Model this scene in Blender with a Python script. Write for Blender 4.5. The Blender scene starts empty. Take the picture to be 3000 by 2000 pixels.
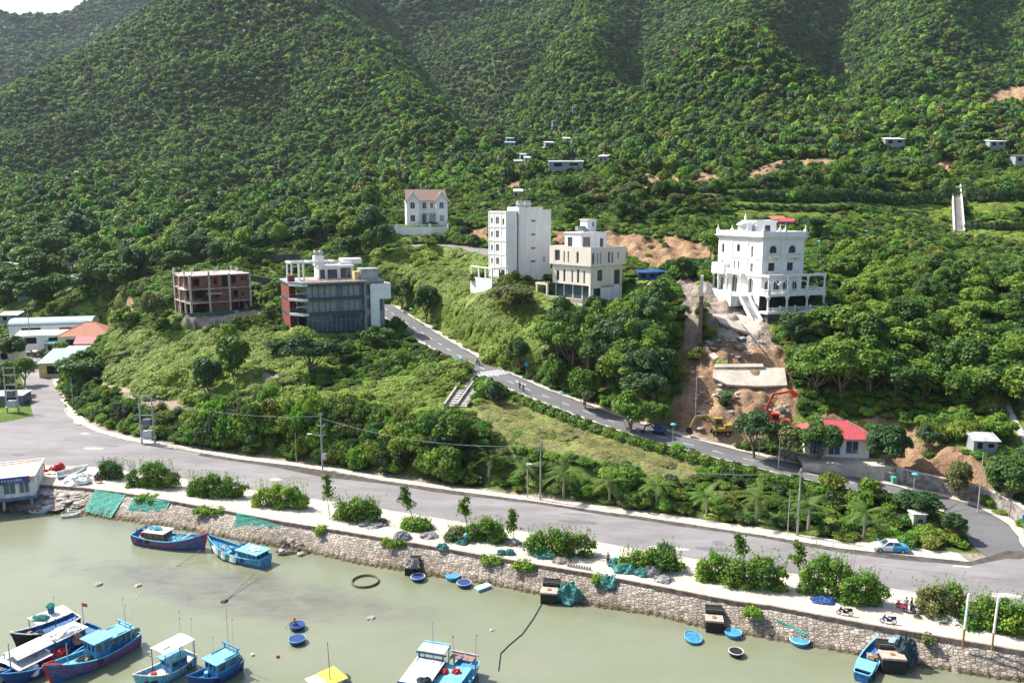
import bpy, math, random
import numpy as np
from math import radians, sin, cos, pi
from mathutils import Vector, Matrix
SC = bpy.context.scene
COL = SC.collection
random.seed(7)
RNG = np.random.default_rng(11)
# ---------------------------------------------------------------- camera, sky, sun, exposure
CAM_Z, PITCH, FOC = 48.0, radians(9.3), 1850.0          # metres, down tilt, focal length in 2352-wide pixels
cam = bpy.data.cameras.new('camera')
cam.sensor_width = 36.0
cam.lens = 36.0 * FOC / 2352.0
cam.clip_start, cam.clip_end = 1.0, 20000.0
cam_o = bpy.data.objects.new('camera', cam)
cam_o.location = (0, 0, CAM_Z)
cam_o.rotation_euler = (pi / 2 - PITCH, 0, 0)
COL.objects.link(cam_o)
SC.camera = cam_o
SUN_EL, SUN_DIR = radians(49), (-0.90, 0.44)            # direction on the ground pointing at the sun
world = bpy.data.worlds.new('World')
SC.world = world
world.use_nodes = True
nt = world.node_tree
nt.nodes.clear()
sky = nt.nodes.new('ShaderNodeTexSky')
sky.sky_type = 'NISHITA'
sky.sun_disc = False
sky.sun_elevation = SUN_EL
sky.sun_rotation = math.atan2(SUN_DIR[0], SUN_DIR[1])
sky.air_density, sky.dust_density, sky.ozone_density = 1.0, 2.5, 1.0
bg = nt.nodes.new('ShaderNodeBackground')
bg.inputs['Strength'].default_value = 0.115
wo = nt.nodes.new('ShaderNodeOutputWorld')
nt.links.new(sky.outputs[0], bg.inputs[0])
nt.links.new(bg.outputs[0], wo.inputs[0])
sun = bpy.data.lights.new('sun', 'SUN')
sun.energy, sun.angle, sun.color = 5.0, radians(0.5), (1.0, 0.95, 0.86)
sun_o = bpy.data.objects.new('sun', sun)
sv = Vector((SUN_DIR[0] * cos(SUN_EL), SUN_DIR[1] * cos(SUN_EL), sin(SUN_EL)))
sun_o.rotation_euler = (-sv).to_track_quat('-Z', 'Y').to_euler()
COL.objects.link(sun_o)
SC.view_settings.view_transform = 'Standard'
SC.view_settings.look = 'None'
SC.view_settings.exposure = 0.92
SC.view_settings.gamma = 1.0
SC.cycles.max_bounces = 6
SC.cycles.diffuse_bounces = 3
SC.cycles.glossy_bounces = 2
SC.cycles.transmission_bounces = 3
SC.cycles.volume_bounces = 0
SC.cycles.use_denoising = True
# ---------------------------------------------------------------- materials
def lin(c):
 return tuple(c) + (1.0,)
def mat(name, col=(.5, .5, .5), rough=.8, metal=0.0, var=0.0, vscale=1.0, bump=0.0, bscale=8.0, col2=None, spec=.3, streak=0):
 m = bpy.data.materials.new(name)
 m.use_nodes = True
 t = m.node_tree
 b = t.nodes['Principled BSDF']
 b.inputs['Roughness'].default_value = rough
 b.inputs['Metallic'].default_value = metal
 b.inputs['Specular IOR Level'].default_value = spec
 b.inputs['Base Color'].default_value = lin(col)
 tc = None
 if var or col2 or bump:
  tc = t.nodes.new('ShaderNodeTexCoord')
 if var or col2:
  n = t.nodes.new('ShaderNodeTexNoise')
  n.inputs['Scale'].default_value = vscale
  n.inputs['Detail'].default_value = 5
  n.inputs['Roughness'].default_value = .65
  src = tc.outputs['Object']
  if streak:
   mp = t.nodes.new('ShaderNodeMapping'); mp.inputs['Scale'].default_value = (1, 1, streak); t.links.new(src, mp.inputs['Vector']); src = mp.outputs[0]
  t.links.new(src, n.inputs['Vector'])
  r = t.nodes.new('ShaderNodeValToRGB')
  c2 = col2 or tuple(max(0, c * (1 - var)) for c in col)
  c1 = col if col2 else tuple(min(1, c * (1 + var * .6)) for c in col)
  r.color_ramp.elements[0].position, r.color_ramp.elements[1].position = .36, .64
  r.color_ramp.elements[0].color, r.color_ramp.elements[1].color = lin(c2), lin(c1)
  t.links.new(n.outputs['Fac'], r.inputs['Fac'])
  t.links.new(r.outputs['Color'], b.inputs['Base Color'])
 if bump:
  n2 = t.nodes.new('ShaderNodeTexNoise')
  n2.inputs['Scale'].default_value = bscale
  n2.inputs['Detail'].default_value = 6
  t.links.new(tc.outputs['Object'], n2.inputs['Vector'])
  bp = t.nodes.new('ShaderNodeBump')
  bp.inputs['Strength'].default_value = bump
  bp.inputs['Distance'].default_value = .3
  t.links.new(n2.outputs['Fac'], bp.inputs['Height'])
  t.links.new(bp.outputs['Normal'], b.inputs['Normal'])
 return m
M = {}
def MT(key, *a, **k):
 M[key] = mat(key, *a, **k)
 return M[key]
# ---------------------------------------------------------------- camera maths (pixel of the 2352-wide view -> point in the world)
CP, SP = cos(PITCH), sin(PITCH)
def P(u, v, d):
 xc, yc = (u - 1176) / FOC * d, -(v - 784) / FOC * d
 return np.array([xc, d * CP + yc * SP, CAM_Z - d * SP + yc * CP])
def PZ(u, v, z):
 k = SP + (v - 784) / FOC * CP
 return P(u, v, (CAM_Z - z) / k)
def UV(x, y, z):
 dy, dz = y, z - CAM_Z
 d = dy * CP - dz * SP
 yc = dy * SP + dz * CP
 return 1176 + FOC * x / d, 784 - FOC * yc / d, d
# ---------------------------------------------------------------- mesh builder
class MB:
 def __init__(s):
  s.v, s.f, s.m = [], [], []
  s.mi = 0
 def add(s, vs, fs):
  o = len(s.v)
  s.v += [tuple(float(c) for c in p) for p in vs]
  s.f += [tuple(o + i for i in f) for f in fs]
  s.m += [s.mi] * len(fs)
  return s
 def box(s, x0, x1, y0, y1, z0, z1, rz=0, c=None):
  vs = [(x0, y0, z0), (x1, y0, z0), (x1, y1, z0), (x0, y1, z0), (x0, y0, z1), (x1, y0, z1), (x1, y1, z1), (x0, y1, z1)]
  if rz:
   cx, cy = c or ((x0 + x1) / 2, (y0 + y1) / 2)
   a, b = cos(rz), sin(rz)
   vs = [(cx + (x - cx) * a - (y - cy) * b, cy + (x - cx) * b + (y - cy) * a, z) for x, y, z in vs]
  return s.add(vs, [(0, 3, 2, 1), (4, 5, 6, 7), (0, 1, 5, 4), (1, 2, 6, 5), (2, 3, 7, 6), (3, 0, 4, 7)])
 def bar(s, a, b, w=.1, h=None, n=4, w2=None):
  """a beam or tube from a to b"""
  a, b = Vector(a), Vector(b)
  d = b - a
  if d.length < 1e-6:
   return s
  q = d.to_track_quat('Z', 'Y')
  w2 = w if w2 is None else w2
  h = w if h is None else h
  vs, off = [], pi / n
  for p, ww in ((a, 1.0), (b, w2 / w)):
   for i in range(n):
    t = off + 2 * pi * i / n
    k = 1 / cos(pi / n) if n == 4 else 1
    vs.append(p + q @ Vector((cos(t) * w / 2 * k * ww, sin(t) * h / 2 * k * ww, 0)))
  fs = [(i, (i + 1) % n, n + (i + 1) % n, n + i) for i in range(n)]
  fs += [tuple(range(n))[::-1], tuple(range(n, 2 * n))]
  return s.add(vs, fs)
 def tube(s, pts, r=.1, n=6):
  for a, b in zip(pts[:-1], pts[1:]):
   s.bar(a, b, 2 * r, n=n)
  return s
 def lathe(s, prof, n=16, c=(0, 0, 0), cap=True, sx=1, sy=1):
  vs = [(c[0] + r * cos(2 * pi * i / n) * sx, c[1] + r * sin(2 * pi * i / n) * sy, c[2] + z) for r, z in prof for i in range(n)]
  fs = []
  for k in range(len(prof) - 1):
   for i in range(n):
    j = (i + 1) % n
    fs.append((k * n + i, k * n + j, (k + 1) * n + j, (k + 1) * n + i))
  if cap:
   fs += [tuple(range(n))[::-1], tuple(range((len(prof) - 1) * n, len(prof) * n))]
  return s.add(vs, fs)
 def prism(s, poly, z0, z1):
  n = len(poly)
  vs = [(x, y, z0) for x, y in poly] + [(x, y, z1) for x, y in poly]
  return s.add(vs, [tuple(range(n))[::-1], tuple(range(n, 2 * n))] + [(i, (i + 1) % n, n + (i + 1) % n, n + i) for i in range(n)])
 def build(s, name, material, parent=None, smooth=False, loc=None, rz=0):
  me = bpy.data.meshes.new(name)
  me.from_pydata(s.v, [], s.f)
  for x in (material if isinstance(material, (list, tuple)) else [material]):
   me.materials.append(x)
  if isinstance(material, (list, tuple)):
   me.polygons.foreach_set('material_index', s.m)
  if smooth:
   me.polygons.foreach_set('use_smooth', [True] * len(s.f))
   try:
    me.set_sharp_from_angle(angle=radians(45))
   except Exception:
    pass
  me.update()
  o = bpy.data.objects.new(name, me)
  COL.objects.link(o)
  if parent is not None:
   o.parent = parent
  if loc is not None:
   o.location = [float(c) for c in loc]
  if rz:
   o.rotation_euler = (0, 0, rz)
  return o
def B():
 return MB()
def tag(o, label=None, cat=None, group=None, kind=None):
 if label: o['label'] = label
 if cat: o['category'] = cat
 if group: o['group'] = group
 if kind: o['kind'] = kind
 return o
def thing(name, loc, label, cat, rz=0, group=None):
 o = bpy.data.objects.new(name, None)
 o.empty_display_size = .5
 COL.objects.link(o)
 o.location = [float(c) for c in loc]
 o.rotation_euler = (0, 0, rz)
 return tag(o, label, cat, group)
def copy_tree(o, loc, rz=0, label=None, scale=None, group=None):
 kids = {}
 def cp(x, par):
  c = x.copy()
  COL.objects.link(c)
  c.parent = par
  for k in x.children:
   cp(k, c)
  return c
 c = cp(o, None)
 c.location = [float(k) for k in loc]
 c.rotation_euler = (0, 0, rz)
 if scale is not None:
  c.scale = (scale,) * 3 if isinstance(scale, (int, float)) else scale
 if label: c['label'] = label
 if group: c['group'] = group
 return c
# ---------------------------------------------------------------- the lie of the land
GZ = 2.5                                                  # height of the quay and the shore road
def line(pts, z):
 return np.array([PZ(u, v, z)[:2] for u, v in pts])
PARAPET = line([(-160, 1100), (60, 1112), (190, 1121), (292, 1134), (390, 1151), (532, 1176), (644, 1198), (800, 1223), (949, 1248), (1137, 1281), (1385, 1323), (1685, 1381), (1764, 1391), (2001, 1436), (2352, 1496), (2700, 1560)], GZ)
WATERL = line([(-160, 1170), (60, 1180), (202, 1184), (300, 1199), (475, 1226), (704, 1268), (919, 1311), (1137, 1343), (1327, 1388), (1517, 1416), (1598, 1436), (1764, 1466), (1989, 1508), (2089, 1528), (2352, 1566), (2700, 1640)], 0)
NEARK = line([(-160, 1052), (0, 1066), (215, 1074), (410, 1099), (550, 1121), (696, 1144), (871, 1169), (911, 1176), (1014, 1193), (1123, 1211), (1210, 1223), (1380, 1248), (1437, 1258), (1598, 1286), (1900, 1331), (2064, 1356), (2109, 1363), (2352, 1398), (2700, 1450)], GZ)
FARK = line([(147, 941), (158, 957), (175, 969), (225, 994), (300, 1014), (362, 1024), (450, 1039), (549, 1056), (674, 1071), (741, 1081), (886, 1106), (1019, 1125), (1137, 1141), (1239, 1154), (1381, 1176), (1472, 1188), (1685, 1221), (1764, 1233), (1931, 1261), (2089, 1278), (2226, 1292)], GZ)
def yat(L, x):
 return np.interp(x, L[:, 0], L[:, 1])
# road centre lines (u, v, z)
UPPER = [(2420, 1320, 2.5), (2300, 1262, 2.5), (2262, 1205, 2.8), (2190, 1164, 3.3), (2100, 1143, 4.0), (1960, 1110, 4.9), (1780, 1070, 6.0), (1600, 1025, 7.5), (1450, 982, 9.0), (1300, 928, 11.0), (1170, 876, 13.0), (1060, 820, 15.2), (975, 768, 17.6), (905, 722, 20.2), (872, 700, 21.6)]
SIDE = [(150, 1010, 2.5), (118, 955, 2.6), (100, 905, 2.8), (84, 872, 3.0), (80, 845, 3.4), (66, 822, 3.9), (30, 806, 4.4), (-40, 790, 5.0)]
FAR = [(845, 588, 33.9), (905, 572, 36.1), (980, 562, 37.3), (1040, 566, 36.8), (1090, 574, 36.0), (1140, 584, 35.2), (1200, 600, 34.0)]
RIGHTR = [(2195, 541, 39.4), (2250, 541, 39.4), (2352, 543, 39.2), (2500, 548, 39.0)]
def road_pts(R):
 c = np.array([PZ(u, v, z) for u, v, z in R])
 # Catmull-Rom resample
 out = []
 for i in range(len(c) - 1):
  p0, p1, p2, p3 = c[max(i - 1, 0)], c[i], c[i + 1], c[min(i + 2, len(c) - 1)]
  n = max(2, int(np.linalg.norm(p2 - p1) / 1.5))
  for k in range(n):
   t = k / n
   out.append(.5 * ((2 * p1) + (-p0 + p2) * t + (2 * p0 - 5 * p1 + 4 * p2 - p3) * t * t + (-p0 + 3 * p1 - 3 * p2 + p3) * t ** 3))
 out.append(c[-1])
 return np.array(out)
R_UP, R_SIDE, R_FAR, R_RIGHT = road_pts(UPPER), road_pts(SIDE), road_pts(FAR), road_pts(RIGHTR)
CTRL = [  # (u, v, depth) of the bare ground
 # slope between the two roads
 (700, 1000, 149), (900, 1040, 140), (900, 950, 155), (1000, 860, 170), (900, 800, 187), (800, 785, 188), (740, 840, 178),
 (600, 900, 168), (500, 960, 160), (600, 1000, 152), (1100, 1000, 142), (1100, 930, 152), (1250, 1000, 141), (1250, 1080, 131), (1450, 1080, 131), (1600, 1120, 127),
 (1800, 1160, 123), (2000, 1200, 119), (600, 800, 190), (560, 770, 197), (700, 775, 194), (860, 760, 196), (400, 980, 163), (330, 930, 172),
 (400, 900, 175), (300, 860, 188), (250, 900, 182), (200, 940, 178), (230, 960, 170), (170, 900, 195), (400, 820, 192), (480, 860, 180),
 # brick shell and left valley
 (490, 727, 204), (400, 705, 209), (590, 715, 207), (570, 660, 226), (450, 650, 228), (650, 640, 235), (620, 610, 250), (680, 600, 250), (560, 612, 250),
 (320, 760, 207), (270, 830, 195), (240, 790, 215), (300, 690, 240), (190, 800, 232), (150, 770, 255), (60, 780, 262), (100, 720, 285),
 (150, 650, 312), (60, 700, 300), (-100, 700, 310), (0, 640, 335), (300, 630, 285), (300, 560, 340), (450, 590, 280), (450, 560, 310), (600, 570, 285), (750, 570, 278),
 (30, 900, 190), (-60, 900, 195), (-200, 850, 215), (0, 850, 220),
 # above the bend
 (950, 650, 221), (880, 640, 222), (1000, 600, 236), (1000, 700, 206), (1050, 660, 214), (1060, 760, 188), (1100, 620, 218), (930, 600, 236),
 (860, 560, 262), (950, 530, 268), (1060, 530, 268), (1120, 545, 252), (960, 505, 282), (1060, 490, 295), (880, 520, 275), (760, 530, 300),
 # tower, beige house
 (1140, 655, 197), (1230, 645, 205), (1100, 690, 196), (1180, 730, 184), (1270, 600, 214), (1250, 540, 238), (1300, 790, 169), (1300, 850, 163), (1200, 800, 173),
 (1340, 690, 183), (1260, 690, 187), (1430, 660, 190), (1350, 740, 175), (1450, 720, 178), (1480, 645, 192), (1400, 850, 161), (1400, 920, 152), (1500, 850, 158), (1500, 780, 166),
 (1550, 950, 149), (1500, 950, 149),
 (1450, 560, 222), (1350, 540, 232), (1500, 600, 207), (1550, 640, 192), (1620, 590, 200), (1580, 540, 222), (1520, 520, 238), (1400, 490, 262),
 # villa and landslide
 (1650, 700, 172), (1700, 720, 170), (1610, 660, 180), (1760, 735, 169), (1640, 760, 165), (1700, 770, 163.5), (1680, 800, 160), (1680, 850, 155), (1690, 900, 150.5), (1680, 960, 146), (1640, 1000, 143), (1760, 970, 146),
 (1600, 800, 162), (1590, 900, 152), (1600, 700, 173), (1760, 800, 160), (1790, 850, 155), (1850, 790, 159), (1950, 790, 158), (1900, 690, 176), (1900, 850, 154), (1900, 940, 147), (1800, 940, 147),
 (1900, 600, 216), (1900, 640, 192), (1850, 560, 232), (2000, 740, 172), (2000, 650, 190), (2100, 650, 197), (2100, 580, 235), (2050, 830, 156), (2100, 930, 147),
 (2200, 800, 160), (2200, 700, 180), (2200, 600, 220), (2200, 900, 149), (2200, 990, 138), (2200, 1050, 131), (2050, 1040, 137), (1930, 1040, 137), (2100, 1090, 129.5), (2000, 1090, 132),
 (2300, 1050, 129), (2300, 900, 146), (2300, 780, 165), (2352, 650, 196), (2352, 580, 232), (2300, 1120, 122), (2420, 1100, 122), (2500, 900, 146), (2500, 700, 185), (2352, 1180, 116.5),
 # terraces
 (2120, 548, 252), (2250, 505, 264), (2352, 505, 262), (1950, 540, 244), (2000, 490, 272), (1900, 500, 262), (1700, 500, 257), (1700, 560, 226), (1600, 500, 256), (1750, 470, 272), (1950, 470, 280),
 (2200, 430, 312), (2300, 470, 288), (2352, 420, 312), (2100, 430, 308), (1950, 430, 308), (1700, 430, 305), (1550, 430, 305), (1450, 430, 305), (1450, 400, 338), (1600, 395, 345), (1800, 385, 350), (2000, 380, 352), (2150, 390, 345),
 (1250, 430, 322), (1250, 400, 352), (1180, 440, 330), (1150, 470, 305), (1250, 470, 285), (1100, 430, 365), (1250, 350, 440), (1330, 390, 352), (1200, 340, 480), (1290, 310, 500), (2300, 350, 372), (2250, 300, 425), (2352, 250, 470), (2060, 340, 400),
 # mountain, left shoulder
 (0, 560, 420), (-300, 560, 430), (0, 500, 500), (300, 500, 420), (300, 440, 500), (600, 500, 370), (600, 440, 450), (850, 490, 330), (850, 440, 390), (1000, 420, 400), (850, 350, 520),
 (0, 300, 800), (-300, 300, 850), (0, 400, 640), (300, 300, 720), (300, 200, 880), (600, 300, 620), (600, 200, 760), (450, 100, 930), (600, 60, 980), (750, 200, 740), (800, 130, 850), (900, 270, 690), (1000, 350, 560),
 (0, 195, 980), (100, 150, 1000), (200, 100, 1040), (280, 45, 1090), (345, 0, 1130), (420, -70, 1200), (560, -120, 1300), (650, -40, 1150), (-200, 280, 920),
 (700, 30, 1120), (850, 60, 1180), (900, 180, 900), (1000, 220, 880), (950, 120, 1100),
 # central gully and right slopes
 (1100, 60, 1380), (1150, 130, 1150), (1150, 200, 920), (1150, 270, 720), (1170, 320, 590), (1000, -50, 1450), (1150, -60, 1550), (850, -80, 1400),
 (1300, 0, 1300), (1300, 100, 1080), (1300, 200, 830), (1350, 300, 590), (1500, 340, 470), (1500, 200, 760), (1500, 60, 1050),
 (1700, -20, 1130), (1700, 100, 900), (1700, 200, 680), (1700, 300, 480), (1700, 350, 405), (2000, 0, 1050), (2000, 120, 800), (2000, 230, 580), (2000, 320, 430),
 (2352, -20, 1000), (2352, 100, 780), (2300, 200, 600), (2600, 200, 620), (2600, 0, 950), (2600, 400, 330), (2700, 550, 250),
 (1300, -150, 1700), (1700, -180, 1500), (2100, -180, 1450), (2500, -200, 1400),
]
def ctrl_world():
 pts = [P(u, v, d) for u, v, d in CTRL]
 # ground that the front ridge hides, and the far mountain behind it
 pts += [np.array(p, float) for p in [(-620, 1270, 225), (-760, 1250, 190), (-520, 1390, 265), (-800, 1050, 120), (-430, 1520, 320)]]
 pts += [P(u, v, d) for u, v, d in [(-150, 60, 2050), (0, 33, 2050), (90, 43, 2050), (170, 22, 2100), (230, -5, 2150), (330, -60, 2200), (50, 120, 1800), (200, 70, 1820), (-100, 170, 1650), (0, 150, 1700), (100, 110, 1760)]]
 pts += [np.array(p, float) for p in [(-750, 2500, 300), (-1100, 2500, 300), (-300, 2600, 500), (-1500, 2000, 300)]]
 for R in (R_UP[::4], R_SIDE[::4], R_FAR[::3], R_RIGHT[::4]):
  pts += [np.array([p[0], p[1], p[2] - .05]) for p in R]
 for x in range(-110, 90, 14):
  pts.append(np.array([x, yat(FARK, x) + 4, GZ + .2]))
 return np.array(pts)
CW = ctrl_world()
def _k(r2):
 return np.sqrt(r2 + 9.0)
_n = len(CW)
_sc = 1.0
_d2 = ((CW[:, None, :2] - CW[None, :, :2]) ** 2).sum(-1)
_A = np.zeros((_n + 3, _n + 3))
_A[:_n, :_n] = _k(_d2) - np.eye(_n) * 0.6
_A[:_n, _n] = 1; _A[_n, :_n] = 1
_A[:_n, _n + 1:_n + 3] = CW[:, :2]; _A[_n + 1:_n + 3, :_n] = CW[:, :2].T
_w = np.linalg.solve(_A, np.concatenate([CW[:, 2], np.zeros(3)]))
def noise2(x, y, s, seed=0):
 """cheap smooth value noise"""
 x, y = np.asarray(x, float) / s + seed * 17.3, np.asarray(y, float) / s + seed * 9.1
 xi, yi = np.floor(x).astype(np.int64), np.floor(y).astype(np.int64)
 fx, fy = x - xi, y - yi
 fx, fy = fx * fx * (3 - 2 * fx), fy * fy * (3 - 2 * fy)
 def h(a, b):
  n = (a * 374761393 + b * 668265263 + seed * 1442695) & 0x7fffffff
  n = ((n ^ (n >> 13)) * 1274126177) & 0x7fffffff
  return ((n ^ (n >> 16)) & 0xffff) / 65535.0
 return (h(xi, yi) * (1 - fx) + h(xi + 1, yi) * fx) * (1 - fy) + (h(xi, yi + 1) * (1 - fx) + h(xi + 1, yi + 1) * fx) * fy
def sstep(a, b, x):
 t = np.clip((x - a) / (b - a), 0, 1)
 return t * t * (3 - 2 * t)
def dist_poly(x, y, R):
 """distance to a polyline and the height at its nearest point"""
 best, bz = np.full(x.shape, 1e9), np.zeros(x.shape)
 for a, b in zip(R[:-1], R[1:]):
  ab = b[:2] - a[:2]
  L2 = ab @ ab + 1e-9
  t = np.clip(((x - a[0]) * ab[0] + (y - a[1]) * ab[1]) / L2, 0, 1)
  dd = np.hypot(x - a[0] - t * ab[0], y - a[1] - t * ab[1])
  k = dd < best
  best = np.where(k, dd, best)
  bz = np.where(k, a[2] + t * (b[2] - a[2]), bz)
 return best, bz
FEAT = []
for uvd, amp, wd in (([(500, -60, 1250), (560, 20, 1060), (700, 100, 900), (860, 190, 760), (970, 260, 650), (1040, 330, 560)], 42, 75), ([(420, 90, 940), (440, 200, 800)], 16, 80),
      ([(860, -60, 1400), (960, 60, 1150), (1080, 140, 980), (1140, 230, 800), (1165, 330, 590)], -62, 62), ([(1330, -20, 1250), (1350, 110, 1000), (1300, 230, 780), (1290, 320, 600)], 46, 60), ([(1480, -40, 1250), (1470, 90, 980), (1490, 250, 700)], -34, 45),
      ([(1780, -60, 1180), (1740, 90, 880), (1640, 280, 560)], 42, 65), ([(1960, -60, 1150), (1900, 100, 830), (1860, 230, 620)], -38, 50), ([(2190, -60, 1150), (2130, 90, 830), (2040, 240, 600)], 38, 60), ([(2330, -40, 1000), (2290, 110, 760)], -30, 45),
      ([(60, 260, 860), (130, 350, 700)], -26, 55), ([(200, 170, 950), (250, 300, 740), (230, 420, 560)], -24, 40), ([(640, 200, 780), (560, 330, 600), (560, 430, 480)], -24, 40), ([(1560, 330, 500), (1700, 300, 520)], 10, 40)):
 FEAT.append((np.array([P(*q) for q in uvd]), amp, wd))
CALM = np.array([P(*q) for q in [(-300, 300, 940), (0, 195, 980), (100, 150, 1000), (200, 100, 1040), (280, 45, 1090), (345, 0, 1130), (380, -60, 1180)]])
PADS = []   # (cx, cy, yaw, half x, half y, z, blend)
def pad(cx, cy, yaw, hx, hy, z, blend=3.0):
 PADS.append((cx, cy, yaw, hx, hy, z, blend))
ROADS = [(R_UP, 3.5, 3.2), (R_SIDE, 3.6, 3.0), (R_FAR, 4.2, 3.5), (R_RIGHT, 3.4, 3.0)]
def ground(x, y, rough=True):
 x, y = np.atleast_1d(np.asarray(x, float)), np.atleast_1d(np.asarray(y, float))
 shp = x.shape
 x, y = x.ravel(), y.ravel()
 z = np.empty(x.shape)
 for i in range(0, len(x), 20000):
  xx, yy = x[i:i + 20000], y[i:i + 20000]
  r2 = (xx[:, None] - CW[None, :, 0]) ** 2 + (yy[:, None] - CW[None, :, 1]) ** 2
  z[i:i + 20000] = _k(r2) @ _w[:_n] + _w[_n] + xx * _w[_n + 1] + yy * _w[_n + 2]
 if rough:
  far = sstep(330, 620, y)
  k = np.where(y > 500)[0]
  dd, _ = dist_poly(x[k], y[k], CALM)
  far[k] *= 1 - .92 * np.exp(-(dd / 130) ** 2)
  z[k] -= 9 * np.exp(-(dd / 130) ** 2)
  for R, amp, wd in FEAT:
   k = np.where(y > 380)[0]
   dd, _ = dist_poly(x[k], y[k], R)
   z[k] += amp * np.exp(-(dd / wd) ** 2 * 1.6) * sstep(380, 560, y[k]) * (far[k] + (y[k] < 620))/(1 + (y[k] < 620) * far[k])
  z += far * ((noise2(x, y, 150, 3) - .5) * 50 + (noise2(x, y, 62, 4) - .5) * 26) + sstep(170, 230, y) * (noise2(x, y, 9, 5) - .5) * 1.0 + (noise2(x, y, 4, 6) - .5) * .5
 yf = yat(FARK, x)
 left = sstep(-92, -100, x)                       # beyond the mouth of the side road there is no kerb line
 t = sstep(2.2, 9, y - yf)
 z = GZ - .04 + (z - GZ + .04) * t * 1.0
 z = np.maximum(z, np.where(y > yf + 2, GZ - .04, -9))
 for cx, cy, yaw, hx, hy, pz, bl in PADS:
  dx, dy = x - cx, y - cy
  a, b = dx * cos(yaw) + dy * sin(yaw), -dx * sin(yaw) + dy * cos(yaw)
  dd = np.hypot(np.maximum(np.abs(a) - hx, 0), np.maximum(np.abs(b) - hy, 0))
  k = 1 - sstep(0, bl, dd)
  z = z * (1 - k) + pz * k
 near = (y < 420)
 for R, hw, bl in ROADS:
  idx = np.where(near)[0]
  dd, rz = dist_poly(x[idx], y[idx], R)
  k = 1 - sstep(hw + 1.6, hw + 1.6 + bl, dd)
  z[idx] = z[idx] * (1 - k) + (rz - .12) * k
 # water side: the bed drops away under the revetment
 yw, yp = yat(WATERL, x), yat(PARAPET, x)
 z = np.where(y < yp + .6, np.minimum(z, GZ - .6), z)
 z = np.where(y < yp - .2, -1.6, z)
 return z.reshape(shp)
def gz(x, y):
 return float(ground([x], [y])[0])
_cache = {}
def hit(u, v, dmin=90.0, dmax=1600.0):
 """the ground point seen at pixel (u, v)"""
 key = (u, v, dmin)
 if key in _cache:
  return _cache[key]
 ds = dmin * (dmax / dmin) ** np.linspace(0, 1, 700)
 pts = np.array([P(u, v, d) for d in ds])
 h = ground(pts[:, 0], pts[:, 1])
 below = np.where(pts[:, 2] <= h)[0]
 i = below[0] if len(below) else len(ds) - 1
 a, b = ds[max(i - 1, 0)], ds[i]
 d2 = np.linspace(a, b, 24)
 p2 = np.array([P(u, v, d) for d in d2])
 h2 = ground(p2[:, 0], p2[:, 1])
 bb = np.where(p2[:, 2] <= h2)[0]
 j = bb[0] if len(bb) else 23
 q = p2[j].copy(); q[2] = h2[j]
 _cache[key] = q
 return q
def inpoly(x, y, poly):
 c = np.zeros(x.shape, bool)
 n = len(poly)
 for i in range(n):
  (x1, y1), (x2, y2) = poly[i][:2], poly[(i + 1) % n][:2]
  if y1 == y2:
   continue
  k = ((y1 > y) != (y2 > y)) & (x < (x2 - x1) * (y - y1) / (y2 - y1) + x1)
  c ^= k
 return c
# building sites (near corner u, v-independent depth, yaw, size) -> pads
def corner(u, v, d):
 return P(u, v, d)
VILLA = dict(p=P(1745, 716, 170.5), yaw=radians(20), w=10.4, l=16.0, z=26.9)
TOWER = dict(p=P(1163, 640, 198), yaw=radians(33), w=13.4, l=8.2, z=30.6)
BEIGE = dict(p=P(1356, 665, 184), yaw=radians(40), w=10.6, l=12.7, z=27.4)
BLUEH = dict(p=P(705, 765, 192), yaw=radians(25), w=18.5, l=14.0, z=18.6)
BRICK = dict(p=P(445, 727, 204), yaw=radians(38), w=14.6, l=13.0, z=21.4)
FARH = dict(p=P(936, 512, 268), yaw=radians(12), w=12.8, l=10, z=43.0)
for b_, ex, bl in ((VILLA, .8, 1.6), (TOWER, 1.5, 3), (BEIGE, 1.5, 3), (BLUEH, 1.2, 3), (BRICK, 2.5, 3), (FARH, 3.5, 4)):
 c_, s_ = cos(b_['yaw']), sin(b_['yaw'])
 cx = b_['p'][0] + c_ * b_['w'] / 2 - s_ * b_['l'] / 2
 cy = b_['p'][1] + s_ * b_['w'] / 2 + c_ * b_['l'] / 2
 b_['c'] = (cx, cy)
 pad(cx, cy, b_['yaw'], b_['w'] / 2 + ex, b_['l'] / 2 + ex, b_['z'] - .1, bl)
for u_, v_, z_, hx_, hy_ in ((118, 768, 7.6, 14, 8), (196, 798, 5.2, 10, 9), (150, 850, 3.3, 9, 11)):
 q_ = PZ(u_, v_, z_); pad(q_[0], q_[1] + hy_ * .5, radians(10), hx_, hy_, z_, 5)
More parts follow.
